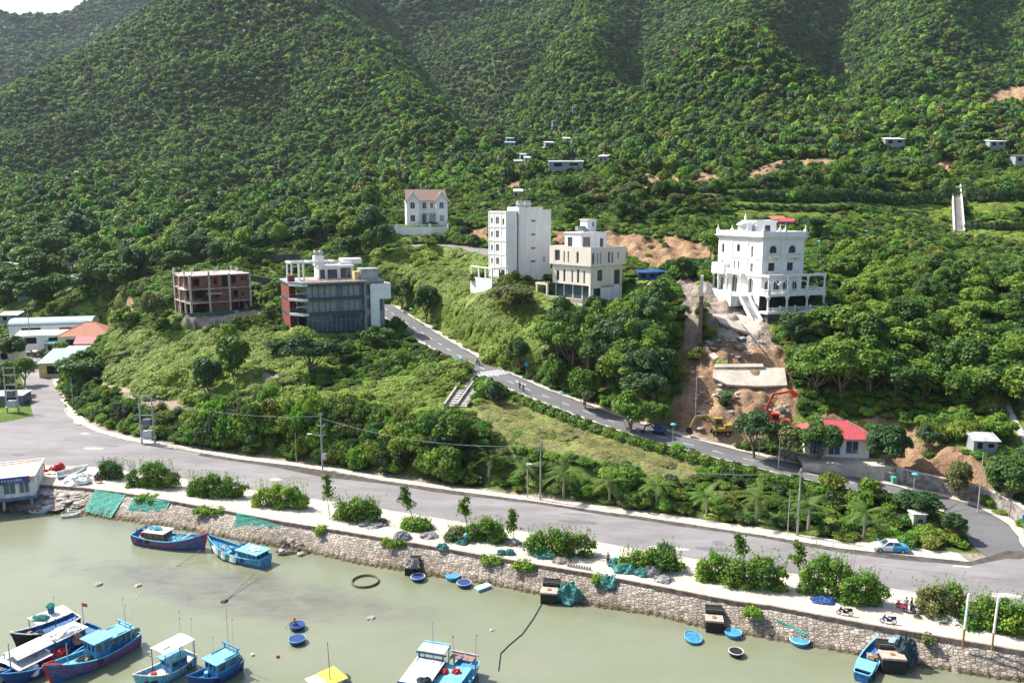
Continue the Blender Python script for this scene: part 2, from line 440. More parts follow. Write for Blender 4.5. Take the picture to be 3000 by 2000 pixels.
# ---------------------------------------------------------------- ground zones, painted where the soil itself differs
def zone(*uv):
 return [hit(u, v)[:2] for u, v in uv]
ZONES = {
 'soil': [zone((1585, 790), (1700, 780), (1800, 795), (1825, 880), (1835, 930), (1815, 985), (1750, 1000), (1700, 1030), (1560, 1010), (1545, 930), (1560, 870), (1560, 800)),
   zone((1060, 525), (1122, 520), (1122, 560), (1075, 552)),
   zone((1265, 532), (1420, 532), (1520, 548), (1630, 562), (1640, 600), (1560, 622), (1490, 615), (1440, 590), (1270, 560)),
   zone((1330, 430), (1480, 402), (1640, 400), (1670, 425), (1500, 438)), zone((1650, 412), (1790, 370), (1940, 368), (1930, 396), (1680, 420)),
   zone((2110, 380), (2190, 365), (2210, 395), (2170, 430), (2130, 400)), zone((2215, 240), (2352, 200), (2420, 230), (2420, 290), (2300, 258)),
   zone((1840, 960), (2020, 960), (2120, 985), (2150, 1015), (2060, 1010), (1990, 975), (1880, 975)),
   zone((2030, 1030), (2150, 1015), (2250, 1060), (2290, 1120), (2180, 1110), (2060, 1090)),
   zone((1125, 455), (1190, 415), (1200, 425), (1150, 455)), zone((1190, 430), (1240, 440), (1235, 455), (1180, 450)),
   zone((300, 660), (312, 690), (300, 760), (240, 755), (250, 730), (290, 700))],
 'rubble': [zone((1540, 650), (1600, 640), (1608, 720), (1600, 800), (1570, 800), (1575, 720)), zone((1610, 650), (1650, 655), (1720, 700), (1765, 725), (1780, 800), (1700, 790), (1640, 770), (1610, 720)),
   zone((1360, 950), (1395, 950), (1420, 1000), (1370, 985)), zone((1755, 930), (1810, 940), (1800, 980), (1740, 975)), zone((420, 730), (610, 705), (680, 712), (560, 738), (420, 752)),
   zone((580, 840), (660, 850), (650, 870), (590, 865))],
 'path': [zone((228, 856), (262, 872), (330, 905), (425, 915), (440, 935), (395, 945), (310, 932), (236, 892)), zone((440, 815), (500, 805), (500, 812), (440, 820)), zone((1540, 985), (1620, 1000), (1700, 1030), (1700, 1058), (1560, 1015))],
 'dry': [zone((1080, 940), (1200, 900), (1400, 985), (1560, 1040), (1620, 1080), (1560, 1110), (1400, 1070), (1250, 1040), (1120, 1000)), zone((1200, 880), (1380, 930), (1560, 980), (1500, 985), (1300, 925), (1180, 875))],
 'lawn': [zone((400, 690), (425, 700), (440, 730), (385, 745), (380, 710)), zone((560, 612), (680, 608), (690, 635), (560, 638)), zone((40, 930), (75, 915), (95, 945), (60, 970), (20, 975)),
   zone((860, 590), (1000, 572), (1110, 592), (1110, 625), (1000, 610), (880, 640))],
}
def zmask(x, y, key):
 m = np.zeros(x.shape, bool)
 for poly in ZONES[key]:
  m |= inpoly(x, y, poly)
 return m
def ground_mat():
 m = bpy.data.materials.new('hillside_ground')
 m.use_nodes = True
 t = m.node_tree
 b = t.nodes['Principled BSDF']
 b.inputs['Roughness'].default_value = .95
 b.inputs['Specular IOR Level'].default_value = .1
 a = t.nodes.new('ShaderNodeAttribute'); a.attribute_name = 'soilcol'
 tc = t.nodes.new('ShaderNodeTexCoord')
 def noise(s, d=6):
  n = t.nodes.new('ShaderNodeTexNoise'); n.inputs['Scale'].default_value = s; n.inputs['Detail'].default_value = d; n.inputs['Roughness'].default_value = .7
  t.links.new(tc.outputs['Object'], n.inputs['Vector'])
  return n
 n1, n2 = noise(.35), noise(2.2)
 mx = t.nodes.new('ShaderNodeMath'); mx.operation = 'ADD'
 t.links.new(n1.outputs['Fac'], mx.inputs[0]); t.links.new(n2.outputs['Fac'], mx.inputs[1])
 mr = t.nodes.new('ShaderNodeMapRange')
 mr.inputs['From Min'].default_value, mr.inputs['From Max'].default_value = .7, 1.3
 mr.inputs['To Min'].default_value, mr.inputs['To Max'].default_value = .48, 1.5
 t.links.new(mx.outputs[0], mr.inputs['Value'])
 mul = t.nodes.new('ShaderNodeVectorMath'); mul.operation = 'SCALE'
 t.links.new(a.outputs['Color'], mul.inputs[0]); t.links.new(mr.outputs[0], mul.inputs['Scale'])
 t.links.new(mul.outputs[0], b.inputs['Base Color'])
 bp = t.nodes.new('ShaderNodeBump'); bp.inputs['Strength'].default_value = 1; bp.inputs['Distance'].default_value = .9
 n3 = noise(.9, 8)
 t.links.new(n3.outputs['Fac'], bp.inputs['Height']); t.links.new(bp.outputs['Normal'], b.inputs['Normal'])
 return m
def build_terrain():
 rows = [60.0]
 while rows[-1] < 2700:
  y = rows[-1]
  rows.append(y + (4.0 if y < 84 else max(.55, (y - 60) * .0068)))
 rows = np.array(rows)
 nc = 560
 t = np.linspace(-1, 1, nc)
 Y = np.repeat(rows[:, None], nc, 1)
 X = t[None, :] * (rows[:, None] * .78 + 12)
 Z = ground(X, Y)
 # lumps and gullies in the bare soil
 xs, ys = X.ravel(), Y.ravel()
 so, ru = zmask(xs, ys, 'soil'), zmask(xs, ys, 'rubble')
 amp = np.where(so | ru, 1.0, 0).reshape(Z.shape)
 dd = np.minimum(dist_poly(xs, ys, R_UP[::2])[0], 1e3).reshape(Z.shape)
 amp *= sstep(5.5, 9, dd)
 Z = Z + amp * ((noise2(X, Y, 2.6, 21) - .5) * 1.9 + (noise2(X, Y, 1.1, 22) - .5) * 1.3)
 me = bpy.data.meshes.new('hillside')
 nr = len(rows)
 v = np.stack([X, Y, Z], -1).reshape(-1, 3)
 i = np.arange(nr - 1)[:, None] * nc + np.arange(nc - 1)[None, :]
 f = np.stack([i, i + 1, i + 1 + nc, i + nc], -1).reshape(-1, 4)
 me.vertices.add(len(v)); me.vertices.foreach_set('co', v.ravel().astype(np.float32))
 me.loops.add(f.size); me.loops.foreach_set('vertex_index', f.ravel().astype(np.int32))
 me.polygons.add(len(f)); me.polygons.foreach_set('loop_start', np.arange(0, f.size, 4, dtype=np.int32))
 me.polygons.foreach_set('loop_total', np.full(len(f), 4, np.int32))
 me.polygons.foreach_set('use_smooth', np.ones(len(f), bool))
 me.update(calc_edges=True)
 col = np.zeros((len(v), 4), np.float32); col[:, 3] = 1
 base = np.array([.11, .165, .04])
 k = noise2(xs, ys, 14, 31)[:, None]
 col[:, :3] = base * (.7 + .6 * k) + np.array([.04, .02, .008]) * sstep(.55, .8, noise2(xs, ys, 7, 33))[:, None]
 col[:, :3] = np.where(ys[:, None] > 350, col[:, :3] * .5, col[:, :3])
 def paint(mask, c, c2=None, s=3.0, seed=40):
  kk = noise2(xs[mask], ys[mask], s, seed)[:, None]
  c2 = c2 or [q * .7 for q in c]
  col[mask, :3] = np.array(c) * kk + np.array(c2) * (1 - kk)
 paint(zmask(xs, ys, 'dry'), (.20, .17, .075), (.12, .13, .04))
 paint(zmask(xs, ys, 'lawn'), (.13, .19, .04), (.10, .15, .03))
 paint(so, (.42, .28, .17), (.25, .15, .09), 2.2)
 paint(ru, (.40, .35, .30), (.29, .22, .17), 1.6)
 paint(zmask(xs, ys, 'path'), (.45, .38, .29), (.36, .27, .18))
 yf = yat(FARK, xs)
 lowflat = (ys < yf + 3.5) & (xs > -104)
 paint(lowflat, (.42, .37, .30), (.34, .29, .22))
 paint(ys < yat(NEARK, xs) + 1, (.42, .37, .30), (.42, .36, .28))
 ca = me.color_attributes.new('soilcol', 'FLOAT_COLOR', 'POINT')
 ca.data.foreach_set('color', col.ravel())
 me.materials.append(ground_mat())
 o = bpy.data.objects.new('hillside', me)
 COL.objects.link(o)
 tag(o, kind='structure')
build_terrain()
# ---------------------------------------------------------------- road, pavement and water materials
def asphalt(name, c1, c2, wet=True):
 m = mat(name, c1, .85, var=0)
 t = m.node_tree; b = t.nodes['Principled BSDF']
 tc = t.nodes.new('ShaderNodeTexCoord')
 def noise(s, d=6, v=None):
  n = t.nodes.new('ShaderNodeTexNoise'); n.inputs['Scale'].default_value = s; n.inputs['Detail'].default_value = d; n.inputs['Roughness'].default_value = .7
  t.links.new(v or tc.outputs['Object'], n.inputs['Vector'])
  return n
 mp = t.nodes.new('ShaderNodeMapping'); mp.inputs['Scale'].default_value = (.35, 1, 1); mp.inputs['Rotation'].default_value = (0, 0, radians(-9))
 t.links.new(tc.outputs['Object'], mp.inputs['Vector'])
 n1, n2 = noise(.25, 8, mp.outputs[0]), noise(14, 3)
 r = t.nodes.new('ShaderNodeValToRGB')
 r.color_ramp.elements[0].position, r.color_ramp.elements[1].position = .35, .68
 r.color_ramp.elements[0].color, r.color_ramp.elements[1].color = lin(c2), lin(c1)
 t.links.new(n1.outputs['Fac'], r.inputs['Fac'])
 mx = t.nodes.new('ShaderNodeMixRGB'); mx.blend_type = 'MULTIPLY'; mx.inputs['Fac'].default_value = .35
 t.links.new(r.outputs['Color'], mx.inputs['Color1']); t.links.new(n2.outputs['Fac'], mx.inputs['Color2'])
 t.links.new(mx.outputs[0], b.inputs['Base Color'])
 return m
M['asphalt'] = asphalt('asphalt', (.31, .292, .30), (.20, .186, .19))
M['asphalt_dark'] = asphalt('asphalt_upper', (.20, .20, .205), (.14, .14, .145))
MT('wet_asphalt', (.105, .09, .078), .35, var=.45, vscale=.8)
MT('sand_paving', (.52, .46, .385), .9, var=.22, vscale=.55, bump=.3, bscale=3)
MT('kerb', (.55, .5, .43), .9, var=.45, vscale=1.2)
MT('mud', (.22, .17, .10), .8, var=.4, vscale=1)
MT('paint', (.72, .72, .70), .7, var=.25, vscale=2)
MT('concrete', (.42, .40, .37), .9, var=.3, vscale=.8, bump=.2)
MT('dark_concrete', (.10, .095, .09), .95, var=.5, vscale=.9)
MT('plaster', (.80, .80, .79), .75, var=.06, vscale=.3)
def strip(L, R_, z, name, m, kind='structure', zl=None):
 """sheet between two polylines with equal x sampling"""
 mb = B()
 n = len(L)
 vs = [(p[0], p[1], z) for p in L] + [(p[0], p[1], z) for p in R_]
 mb.add(vs, [(i, i + 1, n + i + 1, n + i) for i in range(n - 1)])
 o = mb.build(name, m)
 if kind: tag(o, kind=kind)
 return o
XS = np.linspace(-135, 112, 160)
def LL(L, off=0):
 return np.stack([XS, yat(L, XS) + off], -1)
# the shore road with its kerbs
def build_flat():
 near = LL(NEARK)
 far = []
 for x in XS:
  if x < FARK[0, 0]:
   y = np.interp(x, [-170, -135, -112, FARK[0, 0]], [PZ(-300, 1010, GZ)[1], PZ(-100, 985, GZ)[1] , PZ(60, 978, GZ)[1], FARK[0, 1]])
  elif x > FARK[-1, 0]:
   y = FARK[-1, 1] + .2 + (x - FARK[-1, 0]) * .5
  else:
   y = yat(FARK, x)
  far.append((x, y))
 far = np.array(far)
 far[:, 1] = np.where(far[:, 0] > FARK[-1, 0], np.minimum(far[:, 1], FARK[-1, 1] + 16), far[:, 1])
 strip(near, far, GZ + .02, 'shore_road', M['asphalt'])
 # wet gutters along the far kerb
 rr = random.Random(3)
 wl = [p for p in far if -60 < p[0] < 88]
 wr = []
 for i, p in enumerate(wl):
  w = .5 + 1.1 * float(noise2([p[0]], [0], 9, 8)[0]) + .35 * float(noise2([p[0]], [5], 2, 9)[0])
  if -42 < p[0] < -22: w += 2.0 * (1 - abs(p[0] + 32) / 10)
  if p[0] > 58: w += (p[0] - 58) * .055
  if p[0] > 66: w += .7
  wr.append((p[0], p[1] - w))
 wl2 = [(p[0], p[1] - .05) for p in wl]
 strip(wr, wl2, GZ + .024, 'wet_gutter', M['wet_asphalt'])
 # pavements
 pp, nk = LL(PARAPET, .0), LL(NEARK, -.18)
 strip(pp, nk, GZ + .13, 'quay_pavement', M['sand_paving'])
 mb = B()
 for a, b in zip(LL(NEARK, 0)[:-1], LL(NEARK, 0)[1:]):
  mb.bar((a[0], a[1] - .09, GZ + .06), (b[0], b[1] - .09, GZ + .06), .2, .2)
 tag(mb.build('kerb_near', M['kerb']), kind='structure')
 mb = B()
 fk = [p for p in FARK]
 for a, b in zip(fk[:-1], fk[1:]):
  mb.bar((a[0], a[1] + .1, GZ + .06), (b[0], b[1] + .1, GZ + .06), .22, .22)
 tag(mb.build('kerb_far', M['kerb']), kind='structure')
 fx = np.linspace(FARK[0, 0] + 1, FARK[-1, 0], 170)
 a = np.stack([fx, yat(FARK, fx) + .2], -1)
 wid = 1.3 + .5 * noise2(fx, fx * 0, 8, 2) + sstep(-5, 40, fx) * 1.0 + .5 * noise2(fx, fx * 0, 2.5, 3)
 b = np.stack([fx, yat(FARK, fx) + .2 + wid], -1)
 strip(a, b, GZ + .12, 'roadside_pavement', M['sand_paving'])
build_flat()
def ribbon(R, w0, w1, dz, name, m, kind='structure', step=1, wob=0):
 """sheet following a road line between lateral offsets w0..w1 (left of travel is positive)"""
 mb, vs = B(), []
 R = R[::step]
 for i, p in enumerate(R):
  t = R[min(i + 1, len(R) - 1)][:2] - R[max(i - 1, 0)][:2]
  t = t / (np.linalg.norm(t) + 1e-9)
  n = np.array([-t[1], t[0]])
  k = 1 + (wob * (random.random() - .5) if wob else 0)
  for w in (w0, w1 * k):
   vs.append((p[0] + n[0] * w, p[1] + n[1] * w, p[2] + dz))
 mb.add(vs, [(2 * i, 2 * i + 1, 2 * i + 3, 2 * i + 2) for i in range(len(R) - 1)])
 o = mb.build(name, m)
 if kind: tag(o, kind=kind)
 return o
def rframe(R, s):
 """point, tangent, normal at arc length s"""
 acc = 0
 for a, b in zip(R[:-1], R[1:]):
  L = np.linalg.norm(b - a)
  if acc + L >= s or b is R[-1]:
   t = (b - a) / L
   return a + t * (s - acc), t, np.array([-t[1], t[0], 0])
  acc += L
 return R[-1], t, np.array([-t[1], t[0], 0])
def rlen(R):
 return float(np.linalg.norm(R[1:] - R[:-1], axis=1).sum())
def srange(R, uv):
 """arc length of the road point nearest pixel (u,v)"""
 best, sb, acc = 1e9, 0, 0
 for i, p in enumerate(R):
  if i: acc += np.linalg.norm(R[i] - R[i - 1])
  u, v, _ = UV(*p)
  e = (u - uv[0]) ** 2 + (v - uv[1]) ** 2
  if e < best: best, sb = e, acc
 return sb
ribbon(R_UP[3:], -3.3, 3.3, .03, 'upper_road', M['asphalt_dark'])
ribbon(R_UP[6:], -5.0, -3.32, .13, 'upper_pavement', M['sand_paving'], wob=.12)
ribbon(R_UP[8:], 3.32, 3.9, .13, 'upper_verge', M['kerb'], wob=.2)
ribbon(R_SIDE, -3.4, 3.3, .035, 'side_road', M['asphalt'])
ribbon(R_SIDE[8:], -5.6, -3.42, .12, 'side_pavement', M['sand_paving'], wob=.3)
ribbon(R_FAR, -4.3, 4.0, .04, 'hill_road', M['asphalt'])
ribbon(R_FAR[8:], 4.0, 4.7, .16, 'hill_kerb', M['sand_paving'])
ribbon(R_RIGHT, -3.2, 3.2, .04, 'terrace_road', M['asphalt'])
mb = B()
for i in range(0, len(R_UP) - 1):
 pass
def road_marks():
 mb = B()
 L = rlen(R_UP)
 s = srange(R_UP, (2200, 1170))
 while s < L - 4:
  a, t, n = rframe(R_UP, s); b = a + t * 2.0
  q = [a - n * .08, a + n * .08, b + n * .08, b - n * .08]
  mb.add([(p[0], p[1], p[2] + .036) for p in q], [(0, 1, 2, 3)])
  s += 5.2
 # edge dashes near the crossing
 s0 = srange(R_UP, (1480, 990)); s1 = srange(R_UP, (980, 765))
 s = s0
 while s < s1:
  for w in (2.95,):
   a, t, n = rframe(R_UP, s); b = a + t * 1.2
   a = a + n * w; b = b + n * w
   q = [a - n * .1, a + n * .1, b + n * .1, b - n * .1]
   mb.add([(p[0], p[1], p[2] + .036) for p in q], [(0, 1, 2, 3)])
  s += 2.9
 # zebra crossing
 sz = srange(R_UP, (1125, 866))
 for k in range(8):
  w = -2.9 + k * .83
  a, t, n = rframe(R_UP, sz - 1.6); b, _, _ = rframe(R_UP, sz + 1.8)
  a = a + n * (w - .2); b = b + n * (w - .2)
  q = [a - n * .2, a + n * .2, b + n * .2, b - n * .2]
  mb.add([(p[0], p[1], p[2] + .04) for p in q], [(0, 1, 2, 3)])
 for sx, w in ((srange(R_UP, (1195, 900)), -1.6),):
  a, t, n = rframe(R_UP, sx); b = a + t * 3.2
  a = a + n * w; b = b + n * w
  q = [a - n * .15, a + n * .15, b + n * .15, b - n * .15]
  mb.add([(p[0], p[1], p[2] + .04) for p in q], [(0, 1, 2, 3)])
 tag(mb.build('road_markings', M['paint']), kind='structure')
road_marks()
def road_patches():
 rr = random.Random(31)
 for m, n in (('asphalt_dark', 12), ('kerb', 7)):
  mb = B()
  for k in range(n):
   x = rr.uniform(-95, 84); y0, y1 = yat(NEARK, x), yat(FARK, x); y = y0 + (y1 - y0) * rr.uniform(.12, .9); L, w = rr.uniform(.6, 3.2), rr.uniform(.25, .9)
   a = -.15; pts = []
   for i in range(11):
    t = 2 * pi * i / 11; q = (L * cos(t) * rr.uniform(.75, 1.1), w * sin(t) * rr.uniform(.7, 1.1)); pts.append((x + q[0] * cos(a) - q[1] * sin(a), y + q[0] * sin(a) + q[1] * cos(a), GZ + .0235))
   mb.add(pts, [tuple(range(11))])
  tag(mb.build('road_patches', M[m]), kind='structure')
 # worn wheel tracks and a long tar seam
 for off, w, m in ((.30, .30, 'asphalt_dark'), (.62, .10, 'wet_asphalt')):
  mb = B(); xs = np.arange(-90, 88, 1.2)
  for a, b in zip(xs[:-1], xs[1:]):
   if rr.random() < .3: continue
   q = [(x, yat(NEARK, x) + (yat(FARK, x) - yat(NEARK, x)) * off + .25 * float(noise2([x], [off * 99], 7, 4)[0])) for x in (a, b)]
   mb.add([(q[0][0], q[0][1] - w / 2, GZ + .0225), (q[1][0], q[1][1] - w / 2, GZ + .0225), (q[1][0], q[1][1] + w / 2, GZ + .0225), (q[0][0], q[0][1] + w / 2, GZ + .0225)], [(0, 1, 2, 3)])
  if off > .5: tag(mb.build('road_seam', M[m]), kind='structure')
road_patches()
def water_mat():
 m = bpy.data.materials.new('harbour_water')
 m.use_nodes = True
 t = m.node_tree
 b = t.nodes['Principled BSDF']
 b.inputs['Roughness'].default_value = .06
 b.inputs['IOR'].default_value = 1.5
 b.inputs['Specular IOR Level'].default_value = .5
 tc = t.nodes.new('ShaderNodeTexCoord')
 def noise(s, d=6, sc=(1, 1, 1), dis=0.0):
  mp = t.nodes.new('ShaderNodeMapping'); mp.inputs['Scale'].default_value = sc
  t.links.new(tc.outputs['Object'], mp.inputs['Vector'])
  n = t.nodes.new('ShaderNodeTexNoise'); n.inputs['Scale'].default_value = s; n.inputs['Detail'].default_value = d; n.inputs['Roughness'].default_value = .65
  n.inputs['Distortion'].default_value = dis
  t.links.new(mp.outputs[0], n.inputs['Vector'])
  return n
 at = t.nodes.new('ShaderNodeAttribute'); at.attribute_name = 'shallow'
 big = noise(.06, 4, (.6, 1, 1))
 r = t.nodes.new('ShaderNodeValToRGB')
 r.color_ramp.elements[0].position, r.color_ramp.elements[1].position = .35, .65
 r.color_ramp.elements[0].color, r.color_ramp.elements[1].color = lin((.172, .192, .115)), lin((.205, .219, .148))
 t.links.new(big.outputs['Fac'], r.inputs['Fac'])
 # mud and weed of the bottom showing through the shallows
 n2 = noise(.55, 9, (.45, 1, 1), .6)
 r2 = t.nodes.new('ShaderNodeValToRGB')
 r2.color_ramp.elements[0].position, r2.color_ramp.elements[1].position = .36, .62
 r2.color_ramp.elements[0].color, r2.color_ramp.elements[1].color = lin((.095, .085, .075)), lin((.165, .155, .115))
 t.links.new(n2.outputs['Fac'], r2.inputs['Fac'])
 mx = t.nodes.new('ShaderNodeMixRGB')
 t.links.new(at.outputs['Fac'], mx.inputs['Fac']); t.links.new(r.outputs['Color'], mx.inputs['Color1']); t.links.new(r2.outputs['Color'], mx.inputs['Color2'])
 t.links.new(mx.outputs[0], b.inputs['Base Color'])
 w1, w2 = noise(2.4, 4, (.6, 1, 1)), noise(.35, 3, (.5, 1, 1))
 ad = t.nodes.new('ShaderNodeMath'); ad.operation = 'ADD'
 t.links.new(w1.outputs['Fac'], ad.inputs[0]); t.links.new(w2.outputs['Fac'], ad.inputs[1])
 bp = t.nodes.new('ShaderNodeBump'); bp.inputs['Strength'].default_value = .16; bp.inputs['Distance'].default_value = .25
 t.links.new(ad.outputs[0], bp.inputs['Height']); t.links.new(bp.outputs['Normal'], b.inputs['Normal'])
 return m
def build_water():
 xs = np.linspace(-160, 160, 201)
 ys = np.linspace(-60, 190, 181)
 X, Y = np.meshgrid(xs, ys)
 yp = yat(PARAPET, X)
 Y2 = np.minimum(Y, yp - .1)
 mud = [PZ(u, v, 0)[:2] for u, v in [(130, 1290), (260, 1275), (440, 1290), (640, 1310), (760, 1345), (900, 1365), (1000, 1395), (1000, 1430), (850, 1430), (700, 1420), (600, 1410), (420, 1400), (300, 1370), (200, 1340), (130, 1320)]]
 mc = np.array(mud).mean(0)
 s = np.zeros(X.shape)
 for sc, w in ((1.0, .28), (.85, .2), (.7, .14), (.5, .1)):
  pl = [(mc + (np.array(p) - mc) * sc) for p in mud]
  s += w * inpoly(X.ravel() + (noise2(X.ravel(), Y2.ravel(), 5, 1) - .5) * 6, Y2.ravel() + (noise2(X.ravel(), Y2.ravel(), 5, 2) - .5) * 4, pl).reshape(X.shape)
 edge = 1 - sstep(0, 4.5, yat(WATERL, X) - Y2)
 s = np.clip(s + edge * .55 * (.4 + .6 * noise2(X, Y2, 4, 5)), 0, 1)
 mb = B()
 nr, nc = X.shape
 mb.v = [tuple(p) for p in np.stack([X, Y2, X * 0], -1).reshape(-1, 3).tolist()]
 i = (np.arange(nr - 1)[:, None] * nc + np.arange(nc - 1)[None, :])
 keep = (Y2[1:, 1:] - Y2[:-1, 1:] > 1e-4) | (Y2[1:, :-1] - Y2[:-1, :-1] > 1e-4)
 f = np.stack([i, i + 1, i + 1 + nc, i + nc], -1)[keep]
 mb.f = [tuple(q) for q in f.tolist()]; mb.m = [0] * len(mb.f)
 o = mb.build('harbour_water', water_mat(), smooth=False)
 ca = o.data.color_attributes.new('shallow', 'FLOAT_COLOR', 'POINT')
 c = np.ones((X.size, 4), np.float32); c[:, :3] = s.reshape(-1, 1)
 ca.data.foreach_set('color', c.ravel())
 tag(o, kind='structure')
build_water()
# ---------------------------------------------------------------- foliage
def leaf_mat(name, instancer):
 m = bpy.data.materials.new(name)
 m.use_nodes = True
 t = m.node_tree
 t.nodes.clear()
 out = t.nodes.new('ShaderNodeOutputMaterial')
 if instancer:
  a = t.nodes.new('ShaderNodeAttribute'); a.attribute_type = 'INSTANCER'; a.attribute_name = 'tint'
  base = a.outputs['Color']
 else:
  a = t.nodes.new('ShaderNodeObjectInfo')
  base = a.outputs['Color']
 lv = t.nodes.new('ShaderNodeAttribute'); lv.attribute_name = 'lv'
 mul = t.nodes.new('ShaderNodeVectorMath'); mul.operation = 'MULTIPLY'
 t.links.new(base, mul.inputs[0]); t.links.new(lv.outputs['Color'], mul.inputs[1])
 d = t.nodes.new('ShaderNodeBsdfPrincipled')
 d.inputs['Roughness'].default_value = .55
 d.inputs['Specular IOR Level'].default_value = .25
 tr = t.nodes.new('ShaderNodeBsdfTranslucent')
 mx = t.nodes.new('ShaderNodeMixShader'); mx.inputs['Fac'].default_value = .36
 t.links.new(mul.outputs[0], d.inputs['Base Color']); t.links.new(mul.outputs[0], tr.inputs['Color'])
 t.links.new(d.outputs[0], mx.inputs[1]); t.links.new(tr.outputs[0], mx.inputs[2]); t.links.new(mx.outputs[0], out.inputs['Surface'])
 return m
M['leaf_inst'], M['leaf'] = leaf_mat('foliage_mass', True), leaf_mat('foliage', False)
MT('bark', (.20, .155, .11), .95, var=.4, vscale=3)
MT('pale_bark', (.34, .30, .25), .95, var=.4, vscale=3)
def mesh_np(name, v, f, material, lv=None, smooth=False):
 me = bpy.data.meshes.new(name)
 me.vertices.add(len(v)); me.vertices.foreach_set('co', np.asarray(v, np.float32).ravel())
 f = np.asarray(f, np.int32); n = f.shape[1]
 me.loops.add(f.size); me.loops.foreach_set('vertex_index', f.ravel())
 me.polygons.add(len(f)); me.polygons.foreach_set('loop_start', np.arange(0, f.size, n, dtype=np.int32)); me.polygons.foreach_set('loop_total', np.full(len(f), n, np.int32))
 if smooth: me.polygons.foreach_set('use_smooth', np.ones(len(f), bool))
 me.update(calc_edges=True)
 if lv is not None:
  c = np.ones((len(v), 4), np.float32); c[:, :3] = lv
  ca = me.color_attributes.new('lv', 'FLOAT_COLOR', 'POINT'); ca.data.foreach_set('color', c.ravel())
 me.materials.append(material)
 return me
def quads(pos, nrm, size, rng, aspect=1.0, lv=None, updir=None):
 """leaf-spray quads at pos facing nrm"""
 n = len(pos)
 a = rng.normal(size=(n, 3)) if updir is None else updir + rng.normal(size=(n, 3)) * .25
 t = np.cross(nrm, a); t /= np.linalg.norm(t, axis=1)[:, None] + 1e-9
 b = np.cross(nrm, t)
 s = (size * (.6 + .8 * rng.random(n)))[:, None] if np.ndim(size) == 0 else np.asarray(size)[:, None]
 t, b = t * s * .5, b * s * .5 * aspect
 v = np.stack([pos - t - b, pos + t - b, pos + t + b, pos - t + b], 1).reshape(-1, 3)
 f = np.arange(n * 4).reshape(-1, 4)
 l = np.repeat(lv, 4, 0) if lv is not None else None
 return v, f, l
def lump_crown(rng, R, H, base, nl, nleaf, leaf, jitter=.55, lumpr=(.28, .46), flat=1.0, spiky=0.0, yellow=.35):
 """foliage points spread over many overlapping clumps; returns v, f, lv"""
 V, F, L = [], [], []
 cs = []
 for k in range(nl):
  d = rng.normal(size=3); d /= np.linalg.norm(d)
  d[2] = abs(d[2]) * 1.0 if rng.random() < .72 else d[2] * .7
  r = (.35 + .5 * rng.random() ** .6)
  cs.append((d * r, lumpr[0] + (lumpr[1] - lumpr[0]) * rng.random()))
 off = 0
 for c, lr in cs:
  n = int(nleaf / nl)
  d = rng.normal(size=(n, 3)); d /= np.linalg.norm(d, axis=1)[:, None]
  d[:, 2] = np.where(d[:, 2] < -.35, -d[:, 2], d[:, 2])
  rr = lr * (.72 + .38 * rng.random(n) ** .5 + spiky * (rng.random(n) ** 4))
  p = c + d * rr[:, None]
  pos = p * np.array([R, R, H / 2 * flat]); pos[:, 2] += base + H / 2
  nr = d + rng.normal(size=(n, 3)) * jitter; nr[:, 2] += .25
  nr /= np.linalg.norm(nr, axis=1)[:, None]
  hue = rng.random()
  g = .75 + .5 * rng.random(n)[:, None]
  col = np.array([1.0, 1.0, 1.0]) * g
  col = col * (1 + (hue - .5) * np.array([.5, .28, .1]) * yellow * 2)
  v, f, l = quads(pos, nr, leaf, rng, .8, col)
  V.append(v); F.append(f + off); L.append(l); off += len(v)
 return np.concatenate(V), np.concatenate(F), np.concatenate(L)
def limb(mb, a, b, r0, r1, bend, rng, n=6, seg=4):
 a, b = np.array(a, float), np.array(b, float)
 off = rng.normal(size=3) * bend
 pts = [a + (b - a) * t + off * sin(pi * t) for t in np.linspace(0, 1, seg + 1)]
 for i in range(seg):
  ra, rb = r0 + (r1 - r0) * i / seg, r0 + (r1 - r0) * (i + 1) / seg
  mb.bar(pts[i], pts[i + 1], ra * 2, n=n, w2=rb * 2)
# ---- far and middle woods: one mass each, nobody could count them
def proto(name, seed, R, H, nl, nleaf, leaf, material, **k):
 rng = np.random.default_rng(seed)
 v, f, l = lump_crown(rng, R, H, -.15 * H, nl, nleaf, leaf, **k)
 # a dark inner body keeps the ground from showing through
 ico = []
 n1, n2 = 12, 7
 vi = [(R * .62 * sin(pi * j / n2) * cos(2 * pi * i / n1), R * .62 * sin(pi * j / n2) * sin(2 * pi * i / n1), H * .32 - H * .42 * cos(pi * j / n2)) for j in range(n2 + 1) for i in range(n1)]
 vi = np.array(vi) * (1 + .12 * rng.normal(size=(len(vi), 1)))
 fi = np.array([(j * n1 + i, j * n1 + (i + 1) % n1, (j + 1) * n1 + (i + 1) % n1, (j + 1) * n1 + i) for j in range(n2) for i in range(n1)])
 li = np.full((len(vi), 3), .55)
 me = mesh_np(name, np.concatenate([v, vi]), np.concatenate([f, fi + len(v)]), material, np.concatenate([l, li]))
 return bpy.data.objects.new(name, me)
def proto_coll(name, objs):
 c = bpy.data.collections.new(name)
 for o in objs:
  c.objects.link(o)
 return c
